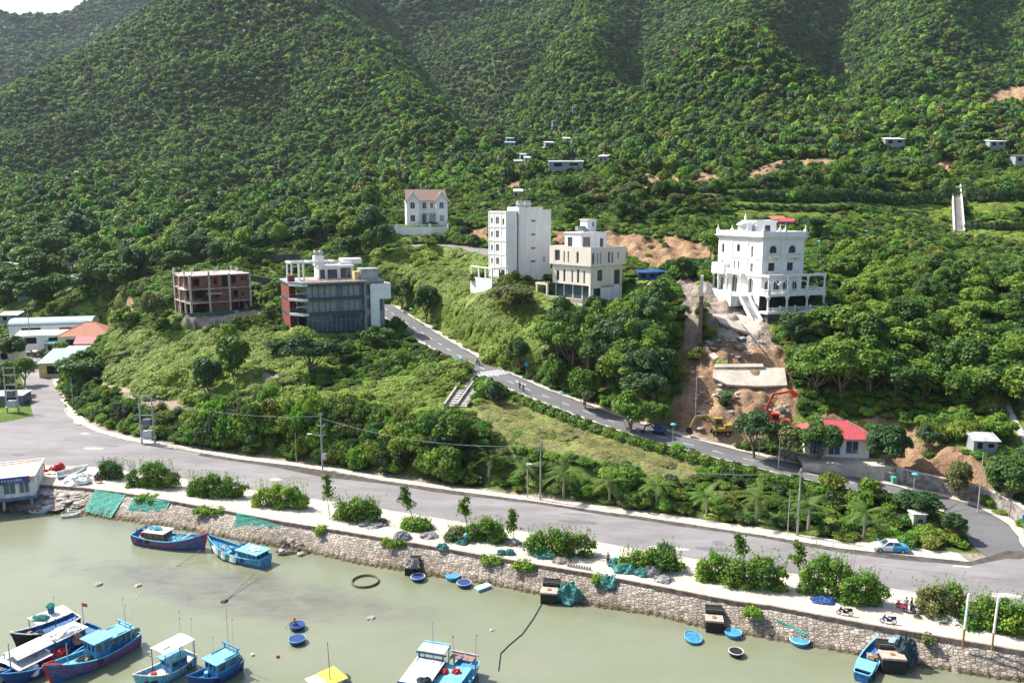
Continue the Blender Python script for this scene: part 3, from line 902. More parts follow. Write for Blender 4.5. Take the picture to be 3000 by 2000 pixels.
def scatter(name, pts, scl, rot, idx, tint, coll, extra=None):
 """one object of many plants: geometry nodes on a point mesh"""
 me = bpy.data.meshes.new(name)
 me.vertices.add(len(pts)); me.vertices.foreach_set('co', np.asarray(pts, np.float32).ravel())
 def at(nm, ty, data, key='value'):
  a = me.attributes.new(nm, ty, 'POINT'); a.data.foreach_set(key, np.asarray(data).ravel())
 at('scl', 'FLOAT_VECTOR', scl.astype(np.float32), 'vector')
 r3 = np.zeros((len(pts), 3), np.float32)
 if np.ndim(rot) == 2: r3[:] = rot
 else: r3[:, 2] = rot
 at('rot', 'FLOAT_VECTOR', r3, 'vector')
 at('idx', 'INT', idx.astype(np.int32))
 c4 = np.ones((len(pts), 4), np.float32); c4[:, :3] = tint
 at('tint', 'FLOAT_COLOR', c4, 'color')
 o = bpy.data.objects.new(name, me)
 COL.objects.link(o)
 ng = bpy.data.node_groups.new(name, 'GeometryNodeTree')
 ng.interface.new_socket('Geometry', in_out='INPUT', socket_type='NodeSocketGeometry')
 ng.interface.new_socket('Geometry', in_out='OUTPUT', socket_type='NodeSocketGeometry')
 N = ng.nodes
 gi, go = N.new('NodeGroupInput'), N.new('NodeGroupOutput')
 iop = N.new('GeometryNodeInstanceOnPoints')
 ci = N.new('GeometryNodeCollectionInfo')
 ci.inputs['Collection'].default_value = coll
 ci.inputs['Separate Children'].default_value = True
 ci.inputs['Reset Children'].default_value = True
 iop.inputs['Pick Instance'].default_value = True
 def na(nm, ty):
  n = N.new('GeometryNodeInputNamedAttribute'); n.data_type = ty; n.inputs['Name'].default_value = nm
  return [s for s in n.outputs if s.enabled and s.name == 'Attribute'][0]
 ng.links.new(gi.outputs[0], iop.inputs['Points'])
 ng.links.new(ci.outputs[0], iop.inputs['Instance'])
 ng.links.new(na('idx', 'INT'), iop.inputs['Instance Index'])
 ng.links.new(na('scl', 'FLOAT_VECTOR'), iop.inputs['Scale'])
 e2r = N.new('FunctionNodeEulerToRotation')
 ng.links.new(na('rot', 'FLOAT_VECTOR'), e2r.inputs[0])
 ng.links.new(e2r.outputs[0], iop.inputs['Rotation'])
 ng.links.new(iop.outputs[0], go.inputs[0])
 md = o.modifiers.new('plants', 'NODES')
 md.node_group = ng
 tag(o, kind='stuff')
 return o
PAL = np.array([(.055, .110, .024), (.088, .175, .024), (.132, .235, .030), (.200, .300, .040), (.075, .140, .050), (.150, .180, .055)])
def tints(n, x, y, w, rng, zone_s=60):
 """mix of leaf colours that drifts over the hillside"""
 k = noise2(x, y, zone_s, 71)[:, None]; k2 = noise2(x, y, 22, 72)[:, None]
 W = np.array(w)[None, :] * (1 + np.concatenate([1.6 * (1 - k), .6 * (1 - k), k * .8, k * 2.2 * k2, (1 - k2) * 1.2, k2 * .4], 1))
 W = W / W.sum(1, keepdims=True)
 c = (W.cumsum(1) < rng.random(n)[:, None]).sum(1).clip(0, 5)
 t = PAL[c] * (.62 + .76 * rng.random((n, 1)))
 return t * (1 + .12 * rng.normal(size=(n, 3)))
CLEAR = []   # discs (x, y, r) kept free of scrub
def clear_uv(u, v, r):
 p = hit(u, v); CLEAR.append((p[0], p[1], r))
def cleared(x, y):
 m = np.zeros(x.shape, bool)
 for cx, cy, r in CLEAR:
  m |= (x - cx) ** 2 + (y - cy) ** 2 < r ** 2
 return m
def free(x, y, margin=0.0, clear=True):
 ok = y > yat(FARK, x) + 3.2 + margin
 ok &= ~((x < FARK[0, 0] + 1) & (y < np.interp(x, [-400, -135, -112, FARK[0, 0]], [178, 172, 163, FARK[0, 1]])))
 for R, hw in ((R_UP, 4.6), (R_SIDE, 4.6), (R_FAR, 5.0), (R_RIGHT, 3.8)):
  near = np.where(ok & (y < 330))[0]
  d, _ = dist_poly(x[near], y[near], R[::2])
  ok[near[d < hw + margin]] = False
 # the upper road's pavement side
 for cx, cy, yaw, hx, hy, pz, bl in PADS:
  dx, dy = x - cx, y - cy
  a, b = dx * cos(yaw) + dy * sin(yaw), -dx * sin(yaw) + dy * cos(yaw)
  ok &= ~((np.abs(a) < hx + .3 + margin) & (np.abs(b) < hy + .3 + margin))
 if clear:
  ok &= ~cleared(x, y)
 return ok
def poisson_grid(x0, x1, y0, y1, s, rng, jit=1.0):
 gx, gy = np.meshgrid(np.arange(x0, x1, s), np.arange(y0, y1, s * .9))
 gx = gx + (np.arange(gx.shape[0])[:, None] % 2) * s / 2
 x = gx.ravel() + (rng.random(gx.size) - .5) * s * jit * 1.4
 y = gy.ravel() + (rng.random(gx.size) - .5) * s * jit * 1.4
 return x, y
def infrustum(x, y, z, mu=120, mv=160):
 u, v, d = UV(x, y, z)
 return (u > -mu) & (u < 2352 + mu) & (v > -mv) & (v < 1568 + mv) & (d > 0)
def build_woods():
 rng = np.random.default_rng(5)
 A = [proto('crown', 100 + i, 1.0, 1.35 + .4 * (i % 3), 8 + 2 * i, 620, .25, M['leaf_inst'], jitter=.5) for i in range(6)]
 coll = proto_coll('wood_crowns', A)
 P_, S_, T_ = [], [], []
 def band(y0, y1, sp, size, w, hk, thin=.0):
  ymax = y1
  x, y = poisson_grid(-y1 * .72 - 20, y1 * .72 + 20, y0, y1, sp, rng)
  keep = np.abs(x) < y * .72 + 20
  x, y = x[keep], y[keep]
  if y0 < 800:
   k = free(x, y, 1.0, False); x, y = x[k], y[k]
  so = zmask(x, y, 'soil') | zmask(x, y, 'rubble') | zmask(x, y, 'lawn')
  if y0 < 500: so |= zmask(x, y + 4, 'soil') | zmask(x, y + 8, 'soil') | zmask(x, y + 12, 'soil')
  x, y = x[~so], y[~so]
  if thin:
   k = rng.random(len(x)) > thin * sstep(.45, .75, noise2(x, y, 30, 61)); x, y = x[k], y[k]
  z = ground(x, y)
  k = infrustum(x, y, z); x, y, z = x[k], y[k], z[k]
  s = size * (.5 + 1.05 * rng.random(len(x)) ** 2.0)
  if y0 < 800: s = np.where(cleared(x, y), np.minimum(s, 1.3) * .8, s)
  P_.append(np.stack([x, y, z + s * .1], -1))
  S_.append(np.stack([s, s, s * (hk * (.8 + .5 * rng.random(len(x))))], -1))
  T_.append(tints(len(x), x, y, w, rng) * 1.14)
 wf = [1.0, 1.6, 1.6, .7, .7, .25]
 band(345, 560, 3.1, 2.45, wf, 1.0, .14)
 band(560, 900, 3.5, 2.5, wf, .95, .12)
 band(900, 1400, 4.6, 3.3, wf, .85, .08)
 band(1400, 2500, 8, 6, [1.8, .8, .3, 0, 3.0, .1], .8)  # weights favour dark blue-green: distance haze and shade painted into the far crowns
 P_, S_, T_ = map(np.concatenate, (P_, S_, T_))
 n = len(P_)
 o = scatter('mountain_forest', P_, S_, rng.random(n) * 6.28, rng.integers(0, 6, n), T_, coll)
 tag(o, 'dense green forest covering the mountain slopes behind the houses', 'forest')
 print('forest', n)
def build_scrub():
 """bush cover of the lower slopes between the roads and the houses"""
 rng = np.random.default_rng(8)
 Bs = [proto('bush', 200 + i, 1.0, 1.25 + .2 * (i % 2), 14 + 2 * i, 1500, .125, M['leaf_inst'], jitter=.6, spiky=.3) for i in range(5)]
 for i in range(3):                                   # grass cushions: upright blades over a low dome
  r2 = np.random.default_rng(260 + i); n = 2200
  a, rad = r2.random(n) * 2 * pi, r2.random(n) ** .5 * 1.15
  hh = .5 * np.clip(1 - (rad / 1.2) ** 2, 0, 1) * (.75 + .4 * np.sin(a * 2 + i) ** 2)
  pos = np.stack([rad * np.cos(a), rad * np.sin(a), hh * (.8 + .5 * r2.random(n))], -1)
  nr = r2.normal(size=(n, 3)) * .45 + np.array([0, 0, 1.0]); nr /= np.linalg.norm(nr, axis=1)[:, None]
  v, f, l = quads(pos, nr, .13, r2, .9, (.7 + .6 * r2.random((n, 1))) * np.ones((1, 3)))
  Bs.append(bpy.data.objects.new('grass', mesh_np('grass', v, f, M['leaf_inst'], l)))
 coll = proto_coll('scrub_bushes', Bs)
 x, y = poisson_grid(-250, 250, 94, 350, 1.7, rng)
 x2, y2 = poisson_grid(-150, 60, 118, 260, 1.15, rng)
 zz = ground(x2, y2); u2, v2, _ = UV(x2, y2, zz)
 def lowz(u, v, x, y):
  return (inpoly(u, v, [(250, 760), (700, 770), (760, 850), (600, 900), (400, 930), (250, 870)]) | inpoly(u, v, [(850, 575), (1110, 575), (1300, 800), (1150, 850), (930, 740)])
   | inpoly(u, v, [(540, 960), (1050, 840), (1080, 900), (1000, 960), (700, 960)]) | zmask(x, y, 'dry'))
 k = lowz(u2, v2, x2, y2)
 x, y = np.concatenate([x, x2[k]]), np.concatenate([y, y2[k]])
 k = np.abs(x) < y * .70 + 8; x, y = x[k], y[k]
 k = free(x, y, .25, False); x, y = x[k], y[k]
 so = zmask(x, y, 'soil') | zmask(x, y, 'rubble') | zmask(x, y, 'path') | zmask(x, y + 1.2, 'path') | zmask(x, y + 1.2, 'rubble')
 k = ~so | (rng.random(len(x)) < .035); x, y = x[k], y[k]
 lawn, dry = zmask(x, y, 'lawn'), zmask(x, y, 'dry')
 k = ~(lawn & (rng.random(len(x)) < .85)); x, y, lawn, dry = x[k], y[k], lawn[k], dry[k]
 z = ground(x, y)
 k = infrustum(x, y, z, 60, 60); x, y, z, lawn, dry = x[k], y[k], z[k], lawn[k], dry[k]
 u, v, d = UV(x, y, z)
 n = len(x)
 big = noise2(x, y, 11, 91)
 s = .95 + .45 * rng.random(n) + 1.2 * sstep(.5, .85, big) * rng.random(n)
 h = .55 + .5 * rng.random(n) + .5 * sstep(.5, .85, big)
 # low grass knolls and the meadow right of the bend
 cl = cleared(x, y)
 low = lowz(u, v, x, y) | cl
 # hedge of bushes above the shore road and dark thickets
 s = np.where(cl, s * .6, s); h = np.where(cl, h * .5, h)
 bank = (y < yat(FARK, x) + 15) & (y > yat(FARK, x) + 3)
 s = np.where(low, s * 1.25, s); h = np.where(low, h * .62, h)
 s = np.where(dry, s * .9, s); h = np.where(dry, h * .5, h)
 s = np.where(bank & (u < 1150), s * 1.1, s); h = np.where(bank & (u < 1150), h * 1.3, h)
 h = np.where(y > 300, h * 1.3, h); s = np.where(y > 300, s * 1.25, s)
 tall = low & ~cl & (rng.random(n) < np.where(dry, .03, .045)); h = np.where(tall, h * 1.7, h); s = np.where(tall, s * .75, s)
 T = tints(n, x, y, [.3, .9, 1.8, 1.5, .35, .2], rng, 26)
 q = (.55 + .45 * noise2(x, y, 3.2, 95) + .25 * noise2(x, y, 9, 96))[:, None] * (.9 + .2 * rng.random((n, 1)))
 T = np.where(low[:, None] & ~dry[:, None], T * .22 + np.array([.27, .35, .065]) * q, T)
 T = np.where((dry & (rng.random(n) < .9))[:, None], T * .3 + np.array([.30, .27, .115]) * q, T)
 Pt = np.stack([x, y, z + .05], -1)
 # grass cushions lie along the slope, bushes grow upright
 gx, gy = (ground(x + .8, y, False) - ground(x - .8, y, False)) / 1.6, (ground(x, y + .8, False) - ground(x, y - .8, False)) / 1.6
 kk = np.where(low, 1.0, .25); N3 = np.stack([-gx * kk, -gy * kk, np.ones(n)], -1); N3 /= np.linalg.norm(N3, axis=1)[:, None]
 sp = rng.random(n) * 6.28; X3 = np.stack([np.cos(sp), np.sin(sp), np.zeros(n)], -1); X3 -= N3 * (X3 * N3).sum(1)[:, None]; X3 /= np.linalg.norm(X3, axis=1)[:, None]
 Y3 = np.cross(N3, X3)
 eu = np.stack([np.arctan2(Y3[:, 2], N3[:, 2]), -np.arcsin(np.clip(X3[:, 2], -1, 1)), np.arctan2(X3[:, 1], X3[:, 0])], -1)
 o = scatter('hillside_scrub', Pt, np.stack([s, s, s * h], -1), eu, np.where(low & ~tall & (rng.random(n) < np.where(dry, .93, .72)), rng.integers(5, 8, n), rng.integers(0, 5, n)), T, coll)
 tag(o, 'green scrub and tall grass covering the slopes between the roads and houses', 'scrub')
 print('scrub', n)
# ---------------------------------------------------------------- building helpers
MT('glass', (.035, .05, .065), .08, spec=.9)
MT('glass_blue', (.05, .09, .14), .1, spec=.9)
MT('curtain', (.36, .37, .38), .5, var=.25, vscale=2)
MT('dark', (.015, .015, .018), .9)
MT('white', (.78, .775, .75), .7, var=.10, vscale=1.4, streak=.12)
MT('stain_white', (.70, .69, .65), .8, var=.3, vscale=1.0, streak=.25)
MT('beige', (.74, .66, .585), .8, var=.09, vscale=1.2, streak=.12)
MT('grey', (.30, .32, .34), .7, var=.1)
MT('slate', (.13, .16, .20), .6, var=.15)
MT('redbrick', (.24, .06, .05), .85, var=.35, vscale=3)
MT('brick', (.235, .105, .08), .9, var=.4, vscale=2.5)
MT('rawconc', (.50, .44, .40), .95, var=.35, vscale=1.1)
MT('terracotta', (.36, .19, .13), .85, var=.2, vscale=2)
MT('orange_tile', (.42, .185, .12), .8, var=.18, vscale=2)
MT('brown_tile', (.26, .17, .135), .85, var=.2, vscale=2)
MT('red_metal', (.46, .085, .10), .5, var=.15, vscale=.8)
MT('white_metal', (.84, .85, .86), .4, var=.1, vscale=.5)
MT('pale_blue_metal', (.36, .49, .55), .45, var=.1, vscale=.4)
MT('green_metal', (.15, .36, .30), .5, var=.15)
MT('grey_metal', (.42, .44, .45), .5, var=.3, vscale=.8)
MT('steel', (.5, .5, .5), .35, metal=.7)
MT('wood', (.22, .10, .06), .7, var=.3, vscale=4)
MT('yellow_wall', (.65, .50, .22), .85, var=.2)
MT('fence_green', (.055, .14, .11), .6, var=.3, vscale=.7)
MT('stone', (.30, .27, .25), .95, var=.55, vscale=1.3, bump=.8, bscale=2.5)
MT('earthwall', (.20, .14, .11), .95, var=.4, vscale=.8, bump=.6, bscale=2)
def facade(mb, ax, ay, dx, dy, w, z0, z1, holes=(), depth=.28):
 """wall sheet with real openings; seen from outside it runs left to right along (dx, dy)"""
 nx, ny = dy, -dx
 def pt(s, z, o=0.0):
  return (ax + dx * s - nx * o, ay + dy * s - ny * o, z)
 ss = sorted({0, w} | {h[0] for h in holes} | {h[1] for h in holes})
 zs = sorted({z0, z1} | {h[2] for h in holes} | {h[3] for h in holes})
 for a, b in zip(ss[:-1], ss[1:]):
  for c, d in zip(zs[:-1], zs[1:]):
   m = ((a + b) / 2, (c + d) / 2)
   if any(h[0] < m[0] < h[1] and h[2] < m[1] < h[3] for h in holes):
    continue
   mb.add([pt(a, c), pt(b, c), pt(b, d), pt(a, d)], [(0, 1, 2, 3)])
 for h in holes:
  a, b, c, d = h[:4]
  for p, q in (((a, c), (b, c)), ((b, c), (b, d)), ((b, d), (a, d)), ((a, d), (a, c))):
   mb.add([pt(*p), pt(*q), pt(*q, depth), pt(*p, depth)], [(0, 3, 2, 1)])
  if len(h) > 4 and h[4] == 'arch':                 # spandrels turn the square head into a round one
   r = (b - a) / 2; cx = (a + b) / 2
   for sg in (-1, 1):
    arc = [(cx + sg * r * cos(t), d - r + r * sin(t)) for t in np.linspace(0, pi / 2, 7)]
    poly = [(cx + sg * r, d)] + arc
    fr = [pt(*p, .004) for p in poly]; bk = [pt(*p, depth) for p in poly]
    n = len(poly)
    f = [tuple(range(n)) if sg < 0 else tuple(range(n))[::-1]]
    f += [(i, i + 1, n + i + 1, n + i) for i in range(1, n - 1)]
    mb.add(fr + bk, f)
def window(par, ax, ay, dx, dy, h, frame=None, pane=None, depth=.22, mull=1, trans=0, fw=.09, name='window'):
 """window part: frame bars, with the pane as its child"""
 frame, pane = frame or M['white'], pane or M['glass']
 nx, ny = dy, -dx
 a, b, c, d = h[:4]
 def pt(s, z, o=0.0):
  return Vector((ax + dx * s - nx * o, ay + dy * s - ny * o, z))
 mb = B()
 o = depth - .06
 e = .002
 for p, q in (((a + e, c + fw / 2), (b - e, c + fw / 2)), ((a + e, d - fw / 2), (b - e, d - fw / 2)), ((a + fw / 2, c), (a + fw / 2, d)), ((b - fw / 2, c), (b - fw / 2, d))):
  mb.bar(pt(*p, o), pt(*q, o), fw, .08)
 for k in range(mull):
  s = a + (b - a) * (k + 1) / (mull + 1)
  mb.bar(pt(s, c, o), pt(s, d, o), fw * .7, .06)
 for k in range(trans):
  z = c + (d - c) * (k + 1) / (trans + 1)
  mb.bar(pt(a, z, o), pt(b, z, o), .06, fw * .7)
 w = mb.build(name, frame, par)
 g = B().add([pt(a, c, depth), pt(b, c, depth), pt(b, d, depth), pt(a, d, depth)], [(0, 1, 2, 3)])
 g.build('pane', pane, w)
 return w
def walls4(mb, W, L, z0, z1, holes=None, x0=0, y0=0, depth=.28):
 """four facades of a box; holes = dict(front=, right=, back=, left=)"""
 H = holes or {}
 facade(mb, x0, y0, 1, 0, W, z0, z1, H.get('front', ()), depth)
 facade(mb, x0 + W, y0, 0, 1, L, z0, z1, H.get('right', ()), depth)
 facade(mb, x0 + W, y0 + L, -1, 0, W, z0, z1, H.get('back', ()), depth)
 facade(mb, x0, y0 + L, 0, -1, L, z0, z1, H.get('left', ()), depth)
def wins4(par, W, L, holes, x0=0, y0=0, **k):
 S = dict(front=(x0, y0, 1, 0), right=(x0 + W, y0, 0, 1), back=(x0 + W, y0 + L, -1, 0), left=(x0, y0 + L, 0, -1))
 for side, hs in holes.items():
  for h in hs:
   kw = dict(k)
   if len(h) > 5: kw.update(h[5])
   window(par, *S[side], h, **kw)
def ring(mb, x0, x1, y0, y1, z0, z1, t):
 """hollow rectangular band (parapet, cornice)"""
 mb.box(x0, x1, y0, y0 + t, z0, z1); mb.box(x0, x1, y1 - t, y1, z0, z1)
 mb.box(x0, x0 + t, y0 + t, y1 - t, z0, z1); mb.box(x1 - t, x1, y0 + t, y1 - t, z0, z1)
def balustrade(mb, a, b, z, h=.9, step=.28, post=.16):
 a, b = Vector((*a, z)), Vector((*b, z))
 L = (b - a).length
 up = Vector((0, 0, h))
 mb.bar(a + up, b + up, .16, .12); mb.bar(a + Vector((0, 0, .08)), b + Vector((0, 0, .08)), .16, .12)
 n = max(1, int(L / step))
 for i in range(n + 1):
  p = a + (b - a) * i / n
  mb.bar(p, p + up, .09)
def tank(par, x, y, z, r=.55, l=1.4, rz=0, m=None, name='water_tank'):
 mb = B()
 c, s = cos(rz), sin(rz)
 pts = [Vector((x - c * l / 2, y - s * l / 2, z + r + .25)), Vector((x + c * l / 2, y + s * l / 2, z + r + .25))]
 mb.bar(pts[0], pts[1], 2 * r, n=14)
 for p in pts:
  mb.bar((p.x, p.y, z), (p.x, p.y, z + .5), r * 1.2, .1)
 return mb.build(name, m or M['steel'], par, smooth=True)
def gable(mb, x0, x1, y0, y1, z, h, ov=.4, axis='x', th=.15):
 """pitched roof slabs with ridge along axis"""
 if axis == 'x':
  ym = (y0 + y1) / 2; k = h / ((y1 - y0) / 2)
  a = [(x0 - ov, y0 - ov, z - ov * k), (x1 + ov, y0 - ov, z - ov * k), (x1 + ov, ym, z + h), (x0 - ov, ym, z + h)]
  b = [(x0 - ov, y1 + ov, z - ov * k), (x0 - ov, ym, z + h), (x1 + ov, ym, z + h), (x1 + ov, y1 + ov, z - ov * k)]
  b = [b[1], b[2], b[3], b[0]]
 else:
  xm = (x0 + x1) / 2; k = h / ((x1 - x0) / 2)
  a = [(x0 - ov, y0 - ov, z - ov * k), (xm, y0 - ov, z + h), (xm, y1 + ov, z + h), (x0 - ov, y1 + ov, z - ov * k)]
  b = [(xm, y0 - ov, z + h), (x1 + ov, y0 - ov, z - ov * k), (x1 + ov, y1 + ov, z - ov * k), (xm, y1 + ov, z + h)]
 for q in (a, b):
  mb.add(q + [(p[0], p[1], p[2] + th) for p in q], [(3, 2, 1, 0), (4, 5, 6, 7), (0, 1, 5, 4), (1, 2, 6, 5), (2, 3, 7, 6), (3, 0, 4, 7)])
def hip(mb, x0, x1, y0, y1, z, h, ov=.5, inset=None):
 x0, x1, y0, y1 = x0 - ov, x1 + ov, y0 - ov, y1 + ov
 i = inset if inset is not None else min(x1 - x0, y1 - y0) / 2
 ym = (y0 + y1) / 2
 v = [(x0, y0, z), (x1, y0, z), (x1, y1, z), (x0, y1, z), (x0 + i, ym, z + h), (x1 - i, ym, z + h), (x0, y0, z - .12), (x1, y0, z - .12), (x1, y1, z - .12), (x0, y1, z - .12)]
 mb.add(v, [(0, 1, 5, 4), (1, 2, 5), (2, 3, 4, 5), (3, 0, 4), (6, 7, 1, 0), (7, 8, 2, 1), (8, 9, 3, 2), (9, 6, 0, 3), (9, 8, 7, 6)])
 return v
def ribs(mb, a, b, c, d, n, r=.05):
 """raised seams from edge ab to edge dc"""
 a, b, c, d = map(Vector, (a, b, c, d))
 for i in range(n + 1):
  t = i / n
  mb.bar(a + (b - a) * t + Vector((0, 0, .03)), d + (c - d) * t + Vector((0, 0, .03)), r, r)
def site(S, name, label, cat):
 return thing(name, (S['p'][0], S['p'][1], S['z']), label, cat, S['yaw'])
# ---------------------------------------------------------------- the white villa with arches
def villa():
 S = VILLA; W, L = S['w'], S['l']
 r = site(S, 'white_villa', 'tall ornate white villa with arched windows and a pillared two-level porch above the landslide', 'villa')
 H = dict(
  front=[(1.75, 3.55, 11.9, 13.6, 'arch'), (6.6, 8.4, 11.9, 13.6, 'arch'), (1.6, 3.2, 8.2, 10.0), (6.35, 7.95, 8.2, 10.0),
    (.9, 2.5, 3.75, 6.2, 'arch'), (3.2, 4.8, 3.75, 6.2, 'arch'), (5.6, 7.2, 3.75, 6.2, 'arch'), (8.0, 9.4, 3.75, 6.2, 'arch'),
    (1.0, 3.4, .1, 2.9), (4.2, 6.4, .1, 2.9), (7.0, 9.6, .1, 2.9)],
  left=[(1.4, 2.3, 11.6, 13.6, 'arch'), (6.9, 8.1, 12.0, 13.7, 'arch'), (12.0, 12.9, 11.0, 13.4, 'arch'), (1.3, 2.2, 8.6, 9.9), (5.9, 6.7, 8.0, 9.9), (7.4, 8.2, 8.0, 9.9), (12.0, 13.0, 7.9, 9.7),
    (1.1, 2.5, 3.2, 6.0), (5.4, 7.6, 3.0, 6.9, 'arch'), (11.6, 13.2, 3.4, 6.6, 'arch'), (3.2, 4.3, 3.2, 6.0)],
  right=[(3, 4.4, 8.2, 10), (9, 10.4, 8.2, 10), (3, 4.4, 11.9, 13.5), (9, 10.4, 11.9, 13.5)])
 mb = B(); walls4(mb, W, L, -1.0, 15.2, H, depth=.35)
 mb.add([(0.0, 0, 15.15), (W, 0, 15.15), (W, L, 15.15), (0, L, 15.15)], [(0, 1, 2, 3)])
 mb.box(-.12, .0, -.12, .35, 7.0, 15.2); mb.box(W, W + .12, -.12, .35, 7.0, 15.2); mb.box(4.6, 5.3, -.1, 0, 7.2, 15.2)
 mb.box(-.12, .0, 5.0, 5.35, 7.0, 15.2); mb.box(-.12, 0, 10.6, 10.95, 7.0, 15.2)
 mb.build('wall', M['white'], r)
 for side, hs in H.items():
  for h in hs:
   top = h[2] > 7
   window(r, *dict(front=(0, 0, 1, 0), left=(0, L, 0, -1), right=(W, 0, 0, 1))[side], h, frame=M['wood'] if (top and side == 'front') or (side == 'left' and h[2] > 11) else M['white'],
     pane=M['glass'] if not (h[2] < 1) else M['dark'], depth=.33, mull=1, trans=1 if top else 0)
 # string courses, cornice and parapet
 mb = B()
 for z0, z1, o in ((7.0, 7.3, .22), (10.7, 10.85, .12), (14.9, 15.15, .3), (15.15, 15.4, .55), (15.4, 15.55, .75)):
  ring(mb, -o, W + o, -o, L + o, z0, z1, o + .05)
 mb.build('cornice', M['white'], r)
 mb = B()
 ring(mb, -.3, W + .3, -.3, L + .3, 15.55, 16.5, .22)
 for x, y in ((-.3, -.3), (W, -.3), (-.3, L), (W, L), (W / 2, -.3), (-.3, 5.2), (-.3, 10.7), (W, 8)):
  mb.box(x - .1, x + .45, y - .1, y + .45, 15.55, 16.95)
  mb.lathe([(.22, 0), (.05, .35), (.16, .5), (.0, .9)], 8, (x + .17, y + .17, 16.95))
 mb.build('parapet', M['white'], r)
 # balconies on the front
 for x, z in ((1.2, 11.35), (6.05, 11.35), (1.1, 7.65), (5.85, 7.65)):
  mb = B(); mb.box(x, x + 2.9, -1.0, -.02, z - .28, z)
  balustrade(mb, (x + .1, -.92), (x + 2.8, -.92), z, .65, .2)
  balustrade(mb, (x + .1, -.92), (x + .1, -.1), z, .65, .2); balustrade(mb, (x + 2.8, -.92), (x + 2.8, -.1), z, .65, .2)
  for q in (x + .3, x + 2.4):
   mb.add([(q, -.05, z - .28), (q, -.9, z - .28), (q, -.05, z - 1.1), (q + .2, -.05, z - .28), (q + .2, -.9, z - .28), (q + .2, -.05, z - 1.1)], [(0, 1, 2), (5, 4, 3), (0, 3, 4, 1), (1, 4, 5, 2)])
  mb.build('balcony', M['white'], r)
 # side balcony with the bay
 mb = B(); mb.box(-1.3, -.02, L - 10.6, L - 5.2, 7.2, 7.5); balustrade(mb, (-1.25, L - 10.5), (-1.25, L - 5.3), 7.5, .8, .3)
 for y in (L - 10.5, L - 5.3, L - 2.2, L - .3):
  mb.lathe([(.28, -.6), (.28, 0), (.2, .2), (.18, 6.3), (.3, 6.6), (.3, 7.2)], 10, (-1.15, y, 0))
 mb.box(-1.5, -.02, L - 4.4, L + .2, 6.9, 9.3)
 mb.build('portico', M['white'], r)
 # two-level pillared porch
 px0, px1, py = -.8, 13.9, -3.6
 mb = B()
 mb.box(px0 - .3, px1 + .3, py - .3, -.36, -.35, 0.0)
 mb.box(px0, px1, py, -.36, 3.25, 3.7)
 mb.box(W + .3, px1, -.36, 3.0, 3.25, 3.7)
 mb.build('porch_floor', M['white'], r)
 cols = [px0 + .25, 4.2, 9.3, px1 - .25]
 for x in cols:
  mb = B()
  mb.lathe([(.34, 0), (.34, .3), (.22, .45), (.2, 2.4), (.55, 3.25)], 10, (x, py + .3, 0))
  mb.lathe([(.36, 0), (.36, .5), (.2, .7), (.18, 3.0), (.34, 3.5), (.34, 3.6)], 10, (x, py + .3, 3.7))
  mb.build('column', M['white'], r)
 mb = B(); balustrade(mb, (px0, py + .1), (px1, py + .1), 3.7, .95, .3); balustrade(mb, (px0, py + .1), (px0, -.5), 3.7, .95, .3); balustrade(mb, (px1, py + .1), (px1, 2.9), 3.7, .95, .3)
 mb.build('balustrade', M['white'], r)
 mb = B(); balustrade(mb, (px0, py - .1), (px1, py - .1), 0, .95, .3); balustrade(mb, (px1, py - .1), (px1, -.4), 0, .95, .3)
 for x in (2.2, 6.0, 9.9, 13.8): mb.box(x - .15, x + .15, py - .28, py + .04, 0, 1.3)
 mb.build('balustrade', M['white'], r)
 mb = B()
 mb.box(px0, px1, py + .1, py + .45, 7.3, 7.75)
 for x in (px0, px1 - .3): mb.box(x, x + .3, py + .45, -.1, 7.3, 7.7)
 for k in range(14):
  x = px0 + .6 + k * 1.02
  if k % 2 == 0: mb.box(x, x + .12, py + .5, -.4, 7.45, 7.6)
 # arches between the pillars
 for a, b in zip(cols[:-1], cols[1:]):
  for s0, s1 in ((a, (a + b) / 2), ((a + b) / 2, b)):
   cx, rr = (s0 + s1) / 2, (s1 - s0) / 2 - .12
   if a > 9: continue
   for i in range(8):
    t0, t1 = pi * i / 8, pi * (i + 1) / 8
    mb.bar((cx + rr * cos(t0), py + .28, 5.6 + rr * .7 * sin(t0)), (cx + rr * cos(t1), py + .28, 5.6 + rr * .7 * sin(t1)), .16)
 mb.build('pergola', M['white'], r)
 # lower floor behind the porch and the tall retaining wall under it
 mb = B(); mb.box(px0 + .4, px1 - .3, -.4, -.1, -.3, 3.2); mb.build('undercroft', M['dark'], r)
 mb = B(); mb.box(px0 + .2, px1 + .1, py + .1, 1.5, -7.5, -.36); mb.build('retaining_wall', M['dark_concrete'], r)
 # roof room, round belvedere and its finial
 mb = B()
 h2 = dict(front=[(2.2, 3.7, 15.9, 17.7)], left=[(1.5, 2.5, 16.2, 17.6)])
 walls4(mb, 5.2, 5.0, 15.16, 18.3, h2, x0=3.0, y0=6.5)
 ring(mb, 2.8, 8.4, 6.3, 11.7, 18.3, 18.75, .3)
 mb.add([(3.0, 6.5, 18.4), (8.2, 6.5, 18.4), (8.2, 11.5, 18.4), (3.0, 11.5, 18.4)], [(0, 1, 2, 3)])
 mb.build('roof_room', M['white'], r)
 wins4(r, 5.2, 5.0, h2, 3.0, 6.5, frame=M['wood'], depth=.26)
 mb = B()
 cx, cy = 1.3, 8.2
 mb.lathe([(1.5, 15.16), (1.5, 17.6), (1.8, 17.7), (1.8, 18.1), (1.5, 18.15), (1.4, 18.35), (.35, 18.6), (.22, 19.0), (.34, 19.4), (.14, 19.8), (.0, 20.6)], 20, (cx, cy, 0))
 mb.build('belvedere', M['white'], r, smooth=True)
 # stairs down the left side
 mb = B()
